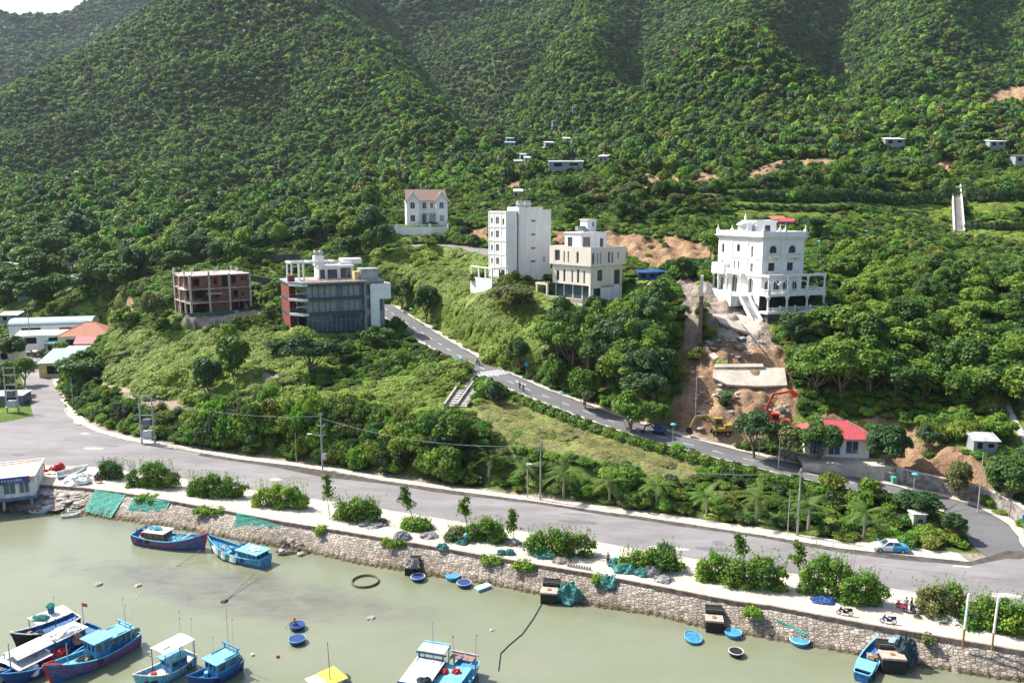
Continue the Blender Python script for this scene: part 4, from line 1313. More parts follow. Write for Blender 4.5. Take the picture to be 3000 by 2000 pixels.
 for k in range(14):
  mb.box(-3.4, -1.3, 2.2 - k * .34, 2.2 - k * .34 + .36, 1.8 - k * .32, 2.1 - k * .32)
 mb.box(-3.6, -3.4, -2.6, 2.6, -2.6, -1.2)
 mb.bar((-3.5, 2.5, 2.9), (-3.5, -2.5, -1.9), .25, .8); mb.bar((-1.2, 2.5, 2.9), (-1.2, -2.5, -1.9), .25, .8)
 mb.build('staircase', M['white'], r)
 mb = B(); mb.box(-5.5, -.02, 2.6, L + .5, .8, 3.0); mb.box(-5.5, -5.3, 2.6, L + .5, 3.0, 4.0); mb.build('forecourt', M['stain_white'], r)
villa()
# ---------------------------------------------------------------- white tower house
def tower():
 S = TOWER; W, L = S['w'], S['l']
 r = site(S, 'tower_house', 'tall narrow white house of seven storeys with a blank side wall and roof tanks', 'house')
 rows = [14.3, 10.95, 7.6, 4.3]
 H = dict(front=[(7.0, 8.4, z, z + .5) for z in (14.35, 11.0, 7.65, 4.35)] + [(10.6, 11.1, 4.3, 5.7)],
    left=[q for z in rows for q in ((1.0, 1.9, z - .4, z + 1.1), (3.3, 4.9, z - .5, z + 1.3))] + [(6.4, 7.3, 13.6, 15.2)])
 mb = B()
 facade(mb, 0, L, 0, -1, L, -3, 17.0, H['left'])
 facade(mb, 0, 0, 1, 0, 3.1, -3, 17.0, ())
 facade(mb, 3.1, 0, 0, 1, .5, -3, 17.0, ())
 facade(mb, 3.1, .5, 1, 0, .45, -3, 17.0, ())
 facade(mb, 3.55, .5, 0, -1, .9, -3, 18.0, ())
 facade(mb, 3.55, -.4, 1, 0, 7.0, -3, 18.0, [(a - 3.55, b - 3.55, c, d) for a, b, c, d in H['front'][:4]])
 facade(mb, 10.55, -.4, 0, 1, .4, -3, 18.0, ())
 facade(mb, 10.55, 0, 1, 0, W - 10.55, -3, 17.3, [(.6, 1.1, 4.3, 5.7)])
 facade(mb, W, 0, 0, 1, L, -3, 17.3, ()); facade(mb, W, L, -1, 0, W, -3, 17.0, ())
 mb.add([(0, 0, 16.4), (W, 0, 16.4), (W, L, 16.4), (0, L, 16.4)], [(0, 1, 2, 3)])
 mb.add([(3.55, -.4, 18), (10.55, -.4, 18), (10.55, 5, 18), (3.55, 5, 18)], [(0, 1, 2, 3)])
 facade(mb, 3.55, 5, 0, -1, 5.4, 16.4, 18, ()); facade(mb, 10.55, -.4, 0, 1, 5.4, 16.4, 18, ()); facade(mb, 10.55, 5, -1, 0, 7, 16.4, 18, ())
 # flat bands and pilasters framing the window bays on the left face
 for y in (L, L - 2.4, L - 5.6, .3): mb.box(-.1, -.003, y - .3, y, 2.0, 16.6)
 for z in (16.6, 13.0, 9.65, 6.3, 2.9): mb.box(-.14, -.005, .0, L, z, z + .22)
 mb.build('wall', M['white'], r)
 for h in H['left']: window(r, 0, L, 0, -1, h, mull=1 if h[1] - h[0] > 1 else 0)
 for h in H['front'][:4]: window(r, 3.55, -.4, 1, 0, (h[0] - 3.55, h[1] - 3.55, h[2], h[3]), frame=M['grey'], mull=1)
 window(r, 10.55, 0, 1, 0, (.6, 1.1, 4.3, 5.7), mull=0)
 mb = B(); mb.box(3.12, 3.5, .42, .48, -2, 17); mb.build('groove_shade', M['slate'], r)  # slate strip paints the groove's shade between the two blocks
 tank(r, 5.4, 2.2, 18.0, .62, 1.6, 0); tank(r, 7.6, 2.2, 18.0, .62, 1.6, 0)
 # walled entrance terrace in front of the narrow face
 mb = B()
 mb.box(-5.2, 0, -1.6, L + .5, -3.2, -.05)
 for y in (-1.4, 1.6, 4.8, L + .2): mb.box(-5.15, -4.8, y - .18, y + .18, -.05, 3.3)
 mb.box(-5.2, -4.75, -1.6, L + .45, 3.3, 3.55); mb.box(-4.75, 0, -1.6, -1.25, 3.3, 3.55); mb.box(-.6, -.3, -1.55, -1.3, -.05, 3.3)
 mb.box(-5.15, -4.95, -1.3, 1.2, -.05, .9); mb.box(-5.15, -4.95, 2.0, L, -.05, .8)
 mb.build('entrance_terrace', M['white'], r)
 mb = B(); mb.box(-.08, -.01, .8, 3.4, 0, 2.6); mb.build('doorway', M['dark'], r)
 # sloping garden wall along the side
 mb = B()
 a, b = (.2, -1.5), (14.8, -2.6)
 n = 8
 for k in range(n):
  t0, t1 = k / n, (k + 1) / n
  x0, x1 = a[0] + (b[0] - a[0]) * t0, a[0] + (b[0] - a[0]) * t1
  zt0, zt1 = .3 + 3.1 * t0, .3 + 3.1 * t1
  y0, y1 = a[1] - 1.1 * t0, a[1] - 1.1 * t1
  mb.add([(x0, y0, -3.6), (x1, y1, -3.6), (x1, y1, zt1), (x0, y0, zt0), (x0, y0 + .25, -3.6), (x1, y1 + .25, -3.6), (x1, y1 + .25, zt1), (x0, y0 + .25, zt0)],
    [(0, 1, 2, 3), (7, 6, 5, 4), (3, 2, 6, 7)] + ([(1, 5, 6, 2)] if k == n - 1 else []))
 mb.build('garden_wall', M['white'], r)
tower()
# ---------------------------------------------------------------- beige cube house
def beige():
 S = BEIGE; W, L = S['w'], S['l']
 r = site(S, 'beige_house', 'modern beige cube house with tall slit windows and a planted roof terrace', 'house')
 lo, mi, hi = 3.3, 7.8, 12.1
 Hm = dict(left=[(1.3, 2.3, lo + .7, lo + 3.0), (3.7, 4.4, lo + .5, lo + 3.4), (6.5, 7.0, lo + .5, lo + 3.4), (8.3, 9.0, lo + .5, lo + 3.6), (10.4, 10.9, lo + .5, lo + 3.4)],
    front=[(2.2, 3.9, lo + 1.0, lo + 3.6), (7.8, 9.9, lo - .6, lo + 3.4)])
 Ht = dict(left=[(1.8, 3.6, mi + .9, mi + 3.4), (4.8, 5.3, mi + .6, mi + 3.2), (6.2, 6.7, mi + .6, mi + 3.2), (9.1, 9.9, mi + .6, mi + 3.2)],
    front=[(.4, 1.2, mi + .5, mi + 3.0), (1.9, 2.3, mi + .5, mi + 3.0), (2.9, 3.3, mi + .5, mi + 3.0), (5.6, 6.3, mi + .6, mi + 3.1), (6.8, 7.4, mi + .6, mi + 3.1), (8.8, 9.3, mi + 1.6, mi + 3.0)])
 mb = B()
 walls4(mb, W, L, lo, mi, Hm)
 mb.add([(0, 0, lo), (0, L, lo), (W, L, lo), (W, 0, lo)], [(0, 1, 2, 3)])
 mb.build('wall', M['beige'], r); wins4(r, W, L, Hm, mull=0, frame=M['grey'])
 mb = B()
 x0, y0, W2, L2 = -.55, -.55, W + 1.1, L + 1.1
 walls4(mb, W2, L2, mi, hi, Ht, x0, y0, .4)
 mb.add([(x0, y0, mi), (x0, y0 + L2, mi), (x0 + W2, y0 + L2, mi), (x0 + W2, y0, mi)], [(0, 1, 2, 3)])
 mb.add([(x0, y0, hi - .7), (x0 + W2, y0, hi - .7), (x0 + W2, y0 + L2, hi - .7), (x0, y0 + L2, hi - .7)], [(0, 1, 2, 3)])
 ring(mb, x0 + .02, x0 + W2 - .02, y0 + .02, y0 + L2 - .02, hi - .69, hi + .02, .3)
 mb.build('upper_storey', M['beige'], r); wins4(r, W2, L2, Ht, x0, y0, mull=0, frame=M['grey'], depth=.36)
 # open ground floor: columns and glass
 mb = B(); mb.box(.9, W, 1.0, L - .2, -.2, lo - .01); mb.build('ground_floor', M['glass_blue'], r)
 mb = B()
 for y in (.3, 3.5, 6.6, 9.6, L - .3): B().box(.85, 1.15, y - .15, y + .15, -.2, lo).build('pillar', M['white'], r)
 B().box(0, .3, 0, .5, -.2, lo).build('pillar', M['white'], r); mb.box(3.5, W, .0, .3, -1.5, lo); mb.build('lower_wall', M['white'], r)
 mb = B()
 mb.box(-4.3, .85, -1.8, L + 1.4, -2.2, -.2)
 ring(mb, -4.3, -4.0, -1.8, L + 1.4, -.2, .7, .1)
 mb.box(-4.3, -4.05, -1.8, L + 1.4, -.2, .75)
 for y in (L + 1.0, L - 2.6): mb.box(-4.3, -3.9, y - .2, y + .2, .7, 3.1)
 mb.box(-4.3, -3.9, L - 2.8, L + 1.4, 3.1, 3.5); mb.box(-3.9, 0, L + 1.0, L + 1.4, 3.1, 3.5)
 mb.build('terrace', M['beige'], r)
 # roof pavilion with terrace glass, stair tower, solar heater, tank
 mb = B()
 Hp = dict(left=[(1.0, 2.6, hi - .5, hi + 2.1)], front=[(.5, 2.9, hi - .5, hi + 2.2), (6.2, 7.3, hi - .5, hi + 1.8)])
 walls4(mb, 8.4, 5.6, hi - .69, hi + 3.0, Hp, 1.2, 4.3)
 mb.box(1.0, 9.8, 4.1, 10.1, hi + 3.0, hi + 3.25)
 mb.build('roof_pavilion', M['white'], r); wins4(r, 8.4, 5.6, Hp, 1.2, 4.3, frame=M['grey'])
 mb = B(); hs = dict(front=[(1.6, 2.4, hi + 4.4, hi + 5.6)])
 walls4(mb, 2.9, 2.4, hi + 3.25, hi + 6.0, hs, 5.4, 6.6); mb.box(5.2, 8.5, 6.4, 9.2, hi + 6.0, hi + 6.2)
 mb.build('stair_tower', M['white'], r); wins4(r, 2.9, 2.4, hs, 5.4, 6.6)
 mb = B(); mb.add([(2.6, 5.0, hi + 3.3), (4.6, 5.0, hi + 3.3), (4.6, 6.6, hi + 4.6), (2.6, 6.6, hi + 4.6), (2.6, 5.0, hi + 3.35), (4.6, 5.0, hi + 3.35), (4.6, 6.6, hi + 4.66), (2.6, 6.6, hi + 4.66)], [(3, 2, 1, 0), (4, 5, 6, 7), (0, 1, 5, 4), (2, 3, 7, 6)])
 mb.build('solar_panel', M['slate'], r)
 tank(r, 3.4, 7.4, hi + 3.3, .5, 1.6)
 # curved white wall sweeping round the right side
 mb = B(); pts = []
 for k in range(15):
  t = k / 14
  pts.append((2.5 + 15.5 * t, -1.6 - 3.4 * sin(pi * t * .8), .3 + 4.0 * t ** 1.2))
 for (xa, ya, za), (xb, yb, zb) in zip(pts[:-1], pts[1:]):
  mb.add([(xa, ya, za - 3.2), (xb, yb, zb - 3.2), (xb, yb, zb), (xa, ya, za), (xa, ya + .25, za - 3.2), (xb, yb + .25, zb - 3.2), (xb, yb + .25, zb), (xa, ya + .25, za)], [(0, 1, 2, 3), (7, 6, 5, 4), (3, 2, 6, 7)])
 mb.build('curved_wall', M['stain_white'], r)
beige()
# ---------------------------------------------------------------- grey villa with the white panel
def grey_villa():
 S = BLUEH; W, L = S['w'], S['l']
 r = site(S, 'grey_villa', 'grey glazed villa with red side walls and white L-shaped panel beside the bend', 'villa')
 z1, z2, z3 = 5.0, 8.5, 12.0
 mb = B()
 for z in (z1, z2, z3):
  mb.prism([(-3.4, 2.6), (-.6, -.9), (W - 4.5, -.9), (W - 4.5, L), (-3.4, L)], z - .55, z + .05)
 mb.build('floor_slab', MT('slab_dark', (.07, .09, .125), .6, var=.2), r)
 mb = B(); mb.prism([(-3.6, 2.4), (-.8, -1.3), (W + .6, -1.3), (W + .6, L + .2), (-3.6, L + .2)], z3 + .02, z3 + .45); mb.build('roof_slab', M['grey'], r)
 mb = B(); mb.prism([(-.2, 0), (W - .4, 0), (W - .4, 5.0), (-.2, 5.0)], z3 + .46, z3 + .5); mb.build('tiled_terrace', M['terracotta'], r)
 # curtain wall: glass behind, posts and sheer curtains
 for za, zb in ((.2, z1 - .32), (z1, z2 - .32), (z2, z3 - .32)):
  mb = B(); mb.box(.3, W - 4.6, .25, L - .3, za, zb); mb.build('glazing', M['glass_blue'], r)
  mb = B()
  for x in np.arange(.3, W - 4.5, 1.15): mb.box(x - .06, x + .06, .14, .25, za, zb)
  mb.box(.3, W - 4.6, .16, .24, (za + zb) / 2 + .6, (za + zb) / 2 + .68)
  mb.build('window_frame', M['grey'], r)
  mb = B()
  rr = random.Random(int(za * 10))
  for k in range(9):
   x = .5 + k * 1.42
   if za > 1 and k not in (5,) : mb.box(x, x + 1.0, .2, .235, za + .2, zb - .3)
  if za > 1: mb.build('curtain', M['curtain'], r)
  mb = B()
  for a, b in (((-.6, -.8), (W - 4.6, -.8)), ((-3.3, 2.5), (-.6, -.8))):
   mb.bar((*a, za + .95), (*b, za + .95), .07); mb.bar((*a, za + .5), (*b, za + .5), .05)
  mb.build('railing', M['slate'], r)
 # red brick wall down the left edge with white slab noses
 mb = B()
 mb.box(-3.3, -3.05, 2.8, L, -3, z3 - .32)
 for za, zb in ((.2, z1 - .33), (z1 + .01, z2 - .33), (z2 + .01, z3 - .33)): mb.box(-3.0, -1.5, 4.4, 4.6, za, zb)
 mb.box(-3.3, -1.8, 3.0, 4.6, z3 + .46, z3 + 1.9)
 mb.build('brick_wall', M['redbrick'], r)
 mb = B()
 for z in (z1, z2, z3, 1.4):
  mb.prism([(-3.55, 2.3), (-.9, -1.1), (.4, -1.1), (-2.6, 2.9)], z - .5, z + .06)
 mb.build('balcony_edge', M['white'], r)
 mb = B()
 for z in (z1, z2, 1.4): B().prism([(-2.4, 2.6), (-.4, -.6), (1.3, -.6), (-.6, 2.6)], z + .07, z + .1).build('tiled_balcony', M['orange_tile'], r)
 # right block: grey walls, dark windows, the white L panel proud of it
 Hr = dict(front=[(.5, 1.5, 1.0, 3.8), (.5, 1.5, z1 + .5, z2 - .6), (.5, 1.5, z2 + .4, z3 - .6), (3.6, 4.6, z1 - .2, z2 - .7)], right=[(2, 5, z1, z2 - .6)])
 mb = B(); walls4(mb, 5.0, L, -3, z3 + .01, Hr, W - 4.5, -.6); mb.build('side_block', M['grey'], r)
 wins4(r, 5.0, L, Hr, W - 4.5, -.6, frame=M['slate'], pane=M['glass'])
 mb = B()
 x = W - 2.9
 mb.prism([(x, -1.25), (W + 2.0, -1.25), (W + 2.0, 3.0), (W + 1.5, 3.0), (W + 1.5, -.9), (x, -.9)], 7.8, 11.6)
 mb.box(x, x + 2.0, -1.25, -.9, 1.0, 7.799)
 mb.box(x - .2, x, -1.2, -.9, 1.3, 11.4)
 mb.build('white_panel', M['white_metal'], r)
 # roof terrace structures
 mb = B()
 for xx, y in ((-2.2, 4.2), (.6, 4.2), (-2.2, 10.5), (.6, 10.5)): mb.box(xx - .18, xx + .18, y - .18, y + .18, z3 + .45, z3 + 4.6)
 mb.box(-2.5, 9.5, 4.0, 4.35, z3 + 4.6, z3 + 5.0); mb.box(-2.5, -2.1, 4.35, 10.8, z3 + 4.6, z3 + 5.0); mb.box(-2.1, 9.5, 10.4, 10.8, z3 + 4.6, z3 + 5.0)
 for xx in (2.0, 4.0, 6.0, 8.0): mb.box(xx, xx + .25, 4.35, 10.4, z3 + 4.65, z3 + 4.95)
 mb.build('roof_pergola', M['white'], r)
 Hp = dict(front=[(.4, 1.6, z3 + .6, z3 + 2.9), (2.2, 4.6, z3 + .6, z3 + 2.9), (5.4, 8.0, z3 + .6, z3 + 3.2)])
 mb = B(); walls4(mb, 8.6, 5, z3 + .45, z3 + 3.6, Hp, 4.4, 5.5); mb.box(4.2, 13.2, 5.3, 10.7, z3 + 3.6, z3 + 3.85)
 mb.build('roof_pavilion', M['white'], r); wins4(r, 8.6, 5, Hp, 4.4, 5.5, frame=M['slate'], pane=M['glass_blue'])
 mb = B(); mb.box(11.2, 16.0, 8.5, 13.0, z3 + 3.86, z3 + 5.2); mb.box(10.0, 13.0, 7.2, 8.4, z3 + 3.86, z3 + 4.6); mb.build('stair_head', M['white'], r)
 mb = B(); mb.box(13.6, 18.0, .6, 4.2, z3 + .46, z3 + 3.0); mb.box(13.5, 18.1, .5, 4.3, z3 + 3.0, z3 + 3.15); mb.build('plant_room', M['grey_metal'], r)
 mb = B(); mb.box(12.2, 13.5, 1.2, 3.6, z3 + .46, z3 + 2.5); mb.build('yellow_wall', M['yellow_wall'], r)
 mb = B(); mb.box(3.8, 6.2, 6.8, 9.0, z3 + 3.86, z3 + 6.2); mb.build('tank_base', M['white'], r)
 for dx in (0, 1.2): tank(r, 4.4 + dx, 7.9, z3 + 6.2, .5, 1.5, pi / 2)
 mb = B()
 for k in range(7): mb.bar((7.4 + k * .7, 8.8, z3 + 4.3), (7.4 + k * .7, 9.8, z3 + 4.3), .5, n=8)
 mb.build('roof_duct', M['steel'], r)
 mb = B(); mb.box(-.2, W - 4.6, .3, L - .5, -3.5, .2); mb.build('basement', M['dark_concrete'], r)
grey_villa()
# ---------------------------------------------------------------- unfinished brick house
def brick_shell():
 S = BRICK; W, L = S['w'], S['l']
 r = site(S, 'brick_house', 'unfinished red brick house with bare concrete columns and roof props', 'house')
 zs = [-.4, 3.3, 6.8, 10.2]
 mb = B()
 for z in zs: mb.box(-.9, W + .3, -.9, L, z - .22, z)
 mb.box(-2.4, -.9, 1.0, 5.5, 9.98, 10.2); mb.box(-1.9, -.9, 0, 6, 6.5, 6.7)
 mb.box(3.2, 6.8, -2.6, -.9, 5.4, 5.6)
 mb.build('floor_slab', M['rawconc'], r)
 rr = random.Random(4)
 for x in (-.6, 4.1, 9.2, W):
  for y in (-.6, 4.0, 8.4, L - .3):
   if 0 < x < W - 1 and 0 < y < L - 1: continue
   mb = B(); mb.box(x - .24, x + .24, y - .24, y + .24, -2, 10.2 + rr.choice([.2, .9, 1.3])); mb.build('column', M['rawconc'], r)
 mb = B(); mb.bar((3.6, -2.3, -2), (3.6, -2.3, 5.4), .3); mb.build('column', M['rawconc'], r)
 # brick infill panels with raw openings
 for z, (fr, le) in zip(zs[:-1], (([(4.3, 9.0)], [(.4, 3.8)]), ([(4.3, 9.0, [(1.2, 2.2, .9, 2.3)]), (9.4, W - .2, [(.7, 2.0, .7, 2.6), (3.0, 3.7, 1.2, 1.9)])], [(.2, 3.6, [(.8, 1.5, .6, 2.8), (2.2, 2.8, .6, 2.8)]), (4.4, 8.0, [(.7, 1.4, .4, 2.9), (2.1, 2.8, .4, 2.9)])]),
          ([(-.4, 3.8, [(.4, 2.2, .6, 2.6)]), (4.3, 7.4, [(1.0, 2.0, .9, 2.6)]), (9.4, W - .2, [(.5, 1.6, .9, 2.8), (3.0, 4.4, 1.6, 2.6)])], [(.2, 3.6, [(.7, 1.4, .3, 2.9), (2.2, 2.8, .3, 2.9)]), (4.4, 8.0, [(.7, 1.4, .4, 2.9), (2.1, 2.8, .4, 2.9)]), (8.8, 12.2, [(1, 2, .8, 2.4)])]))):
  mb = B()
  for q in fr:
   hs = [(a, b, z + c, z + d) for a, b, c, d in (q[2] if len(q) > 2 else [])]
   facade(mb, q[0], -.45, 1, 0, q[1] - q[0], z, z + 3.2, hs, .2)
   facade(mb, q[1], -.2, -1, 0, q[1] - q[0], z, z + 3.2, [(q[1] - q[0] - h[1], q[1] - q[0] - h[0], h[2], h[3]) for h in hs], .01)
  for q in le:
   hs = [(a, b, z + c, z + d) for a, b, c, d in (q[2] if len(q) > 2 else [])]
   facade(mb, -.45, L - q[0], 0, -1, q[1] - q[0], z, z + 3.2, hs, .2)
  facade(mb, W, 0, 0, 1, L, z, z + 3.2, [(2, 3.4, z + .9, z + 2.4), (7, 8.2, z + .9, z + 2.4)], .2)
  facade(mb, W, L - .3, -1, 0, W, z, z + 3.2, ())
  facade(mb, 4.2, 4.0, 1, 0, 8, z, z + 3.2, [(1, 2.2, z + .1, z + 2.4)], .2)
  mb.build('brick_wall', M['brick'], r)
 mb = B()
 for k in range(34):
  x, y = rr.uniform(0, W), rr.uniform(0, L - .5)
  B().bar((x, y, 10.2), (x + rr.uniform(-.3, .3), y + rr.uniform(-.3, .3), 10.2 + rr.uniform(.5, 1.7)), .12).build('roof_prop', M['rawconc'], r)
 mb = B()
 a = [(-3.2, -1.8), (.5, -3.6), (W + 1.5, -3.4), (W + 4.5, 2)]
 for (xa, ya), (xb, yb) in zip(a[:-1], a[1:]):
  mb.bar((xa, ya, -.2), (xb, yb, -.2), .06, 2.6)
 mb.build('site_fence', M['fence_green'], r)
 mb = B(); mb.bar((9.2, -3.62, -.15), (10.3, -3.6, -.15), .1, 2.4); mb.build('site_gate', M['grey_metal'], r)
brick_shell()
# ---------------------------------------------------------------- gabled house below the forest
def far_house():
 S = FARH; W, L = S['w'], S['l']
 r = site(S, 'gabled_house', 'white gabled house with a brown tiled roof and walled terrace below the forest', 'house')
 H = dict(front=[(5.0, 6.4, 5.2, 7.4), (7.6, 8.6, 5.4, 7.2), (5.0, 6.2, .6, 3.4), (7.2, 9.0, .4, 3.2)], left=[(2, 3.2, 5, 7), (6, 7.2, 5, 7)])
 mb = B(); walls4(mb, W, L, -3, 8.2, H); mb.build('wall', M['white'], r); wins4(r, W, L, H)
 for x0, w in ((-.4, 4.2), (W - 3.6, 4.0)):
  hh = dict(front=[(1.2, 2.8, 5.2, 7.4, 'arch'), (1.2, 2.8, 1.0, 3.2)])
  mb = B(); walls4(mb, w, 3.2, -3, 8.0, hh, x0, -2.2)
  mb.add([(x0, -2.2, 8.0), (x0 + w, -2.2, 8.0), (x0 + w / 2, -2.2, 10.4)], [(0, 1, 2)])
  mb.build('gable_wing', M['white'], r); wins4(r, w, 3.2, hh, x0, -2.2)
  mb = B(); gable(mb, x0, x0 + w, -2.2, 4.4, 8.0, 2.6, .45, 'y'); mb.build('roof', M['brown_tile'], r)
  mb = B()
  mb.bar((x0 - .5, -2.72, 7.6), (x0 + w / 2, -2.72, 10.75), .16, .4); mb.bar((x0 + w + .5, -2.72, 7.6), (x0 + w / 2, -2.72, 10.75), .16, .4)
  mb.build('bargeboard', M['white'], r)
 mb = B(); gable(mb, 0, W, 0, L, 8.1, 3.4, .5, 'x'); mb.build('roof', M['brown_tile'], r)
 mb = B(); mb.box(3.8, W - 3.7, -2.4, 0, 3.9, 4.2); balustrade(mb, (3.9, -2.3), (W - 3.8, -2.3), 4.2, .9, .4)
 for x in (4.2, 6.8, 9.4): mb.lathe([(.22, -3), (.18, 3.9)], 8, (x, -2.1, 0))
 mb.build('balcony', M['white'], r)
 mb = B()
 pts = [(-7.6, -2.0), (-4.0, -5.5), (6.5, -9.5), (12.5, -8.0), (13.5, -3)]
 for a, b in zip(pts[:-1], pts[1:]):
  mb.bar((*a, -2.3), (*b, -2.3), .3, 3.0)
  balustrade(mb, a, b, -.8, .9, .5)
  mb.box(b[0] - .25, b[0] + .25, b[1] - .25, b[1] + .25, -4, .4)
 mb.add([(p[0], p[1], -.9) for p in pts] + [(13.5, L, -.9), (-7.6, L, -.9)], [(0, 1, 2, 3, 4, 5, 6)])
 mb.build('terrace_wall', M['white'], r)
far_house()
for S_, pts in ((BEIGE, ((-3, 2, 5), (-4, 8, 5), (-3, 13, 4), (2, -4, 4.5), (7, -6, 4.5), (12, -6, 4), (16, -3, 3.5), (-7, 4, 3.5))), (TOWER, ((-4, 2, 3.5), (-4, 7, 3.5), (-7, 4, 3), (3, -4, 2.5), (8, -4, 2.5))),
    (VILLA, ((4, -5, 3), (10, -5, 2.5), (-3, 3, 4.5), (-3, 9, 4.5), (-4, -3, 5), (-4, 14, 3), (-7, 8, 4))), (BLUEH, ((3, -4, 3), (9, -4, 3), (15, -4, 3), (-4, 0, 3))), (FARH, ((-2, -7, 4), (4, -10, 4), (10, -9, 4), (8, -13, 3), (0, -11, 3))), (BRICK, ((3, -4, 3), (9, -4, 3), (-3, 3, 3), (16, -2, 4)))):
 for a_, b_, r_ in pts:
  c_, s_ = cos(S_['yaw']), sin(S_['yaw'])
  CLEAR.append((S_['p'][0] + c_ * a_ - s_ * b_, S_['p'][1] + s_ * a_ + c_ * b_, r_))
# ---------------------------------------------------------------- stone revetment of the quay
def stone_slope_mat():
 m = bpy.data.materials.new('revetment_stone'); m.use_nodes = True
 t = m.node_tree; b = t.nodes['Principled BSDF']; b.inputs['Roughness'].default_value = .95; b.inputs['Specular IOR Level'].default_value = .1
 tc = t.nodes.new('ShaderNodeTexCoord')
 def vor(feat, sc=3.0):
  v = t.nodes.new('ShaderNodeTexVoronoi'); v.feature = feat; v.inputs['Scale'].default_value = sc; v.inputs['Randomness'].default_value = .55
  mp = t.nodes.new('ShaderNodeMapping'); mp.inputs['Scale'].default_value = (.62, .9, 1.5); mp.inputs['Rotation'].default_value = (0, 0, radians(9)); t.links.new(tc.outputs['Object'], mp.inputs['Vector'])
  t.links.new(mp.outputs[0], v.inputs['Vector']); return v
 v1, v2 = vor('F1'), vor('DISTANCE_TO_EDGE')
 r = t.nodes.new('ShaderNodeValToRGB'); r.color_ramp.elements[0].position, r.color_ramp.elements[1].position = .0, .16
 r.color_ramp.elements[0].color, r.color_ramp.elements[1].color = lin((.5, .47, .43)), lin((1, 1, 1))
 t.links.new(v2.outputs['Distance'], r.inputs['Fac'])
 at = t.nodes.new('ShaderNodeAttribute'); at.attribute_name = 'stain'
 hs = t.nodes.new('ShaderNodeSeparateColor'); t.links.new(v1.outputs['Color'], hs.inputs[0])
 mr = t.nodes.new('ShaderNodeMapRange'); mr.inputs['To Min'].default_value, mr.inputs['To Max'].default_value = .62, 1.15
 t.links.new(hs.outputs[0], mr.inputs['Value'])
 m1 = t.nodes.new('ShaderNodeVectorMath'); m1.operation = 'MULTIPLY'; t.links.new(at.outputs['Color'], m1.inputs[0]); t.links.new(r.outputs['Color'], m1.inputs[1])
 m2 = t.nodes.new('ShaderNodeVectorMath'); m2.operation = 'SCALE'; t.links.new(m1.outputs[0], m2.inputs[0]); t.links.new(mr.outputs[0], m2.inputs['Scale'])
 t.links.new(m2.outputs[0], b.inputs['Base Color'])
 bp = t.nodes.new('ShaderNodeBump'); bp.inputs['Strength'].default_value = 1.0; bp.inputs['Distance'].default_value = .12
 t.links.new(r.outputs['Color'], bp.inputs['Height']); t.links.new(bp.outputs['Normal'], b.inputs['Normal'])
 return m
def revetment():
 r = thing('stone_revetment', (0, 0, 0), 'long sloping revetment of pale pitched stone between the quay and the water', 'sea wall')
 xs = np.arange(-132, 86, .2)
 nt_ = 26
 yp, yw = yat(PARAPET, xs) + .05, yat(WATERL, xs)
 T = np.linspace(0, 1.42, nt_)
 X = np.repeat(xs[:, None], nt_, 1)
 Y = yp[:, None] + (yw - yp)[:, None] * T[None, :]
 Z = 2.28 - 2.28 * T[None, :] + 0 * X
 rr = np.random.default_rng(3)
 bump = (noise2(X, Y * 1.0 + Z, .55, 51) - .5) * .26 + (noise2(X, Y, .3, 52) - .5) * .12 + (noise2(X, Y, 5, 53) - .5) * .4
 toe = sstep(.62, .9, T)[None, :] * (np.sin(X * 2 * pi / .85) > .1) * .16
 Z = Z + bump * np.clip(T * 6, 0, 1)[None, :] + toe
 nx = len(xs)
 v = np.stack([X, Y, Z], -1).reshape(-1, 3)
 i = np.arange(nx - 1)[:, None] * nt_ + np.arange(nt_ - 1)[None, :]
 f = np.stack([i, i + 1, i + 1 + nt_, i + nt_], -1).reshape(-1, 4)[:, ::-1]
 me = mesh_np('stone_slope', v, f, stone_slope_mat())
 up = np.array([.46, .41, .36]); mid = np.array([.37, .32, .265]); low = np.array([.14, .12, .07])
 zz = v[:, 2:3]; k1 = sstep(.9, 1.9, zz + .5 * (noise2(v[:, 0], v[:, 1], 3, 54)[:, None] - .5)); k0 = sstep(.1, .62, zz + .35 * (noise2(v[:, 0], v[:, 1], 2, 55)[:, None] - .5))
 c = low * (1 - k0) + (mid * (1 - k1) + up * k1) * k0
 c = c * (.78 + .4 * noise2(v[:, 0], v[:, 1], 7, 56)[:, None])
 col = np.ones((len(v), 4), np.float32); col[:, :3] = c
 ca = me.color_attributes.new('stain', 'FLOAT_COLOR', 'POINT'); ca.data.foreach_set('color', col.ravel())
 o = bpy.data.objects.new('stone_slope', me); COL.objects.link(o); o.parent = r
 mb = B()
 xs2 = np.arange(-132, 86, 1.0)
 for a, b in zip(xs2[:-1], xs2[1:]):
  ya, yb = yat(PARAPET, a), yat(PARAPET, b)
  w = .17 + .03 * random.random()
  mb.add([(a, ya - w, 2.0), (b, yb - w, 2.0), (b, yb - w, 2.66), (a, ya - w, 2.66), (a, ya + .12, 2.0), (b, yb + .12, 2.0), (b, yb + .12, 2.66), (a, ya + .12, 2.66)],
    [(0, 1, 2, 3), (3, 2, 6, 7), (7, 6, 5, 4), (0, 3, 7, 4), (1, 5, 6, 2)])
 mb.build('coping', MT('coping', (.26, .20, .16), .95, var=.5, vscale=1.4), r)
revetment()
def pen(mb, pts, r, n=5):
 return mb.tube([Vector(p) for p in pts], r, n)
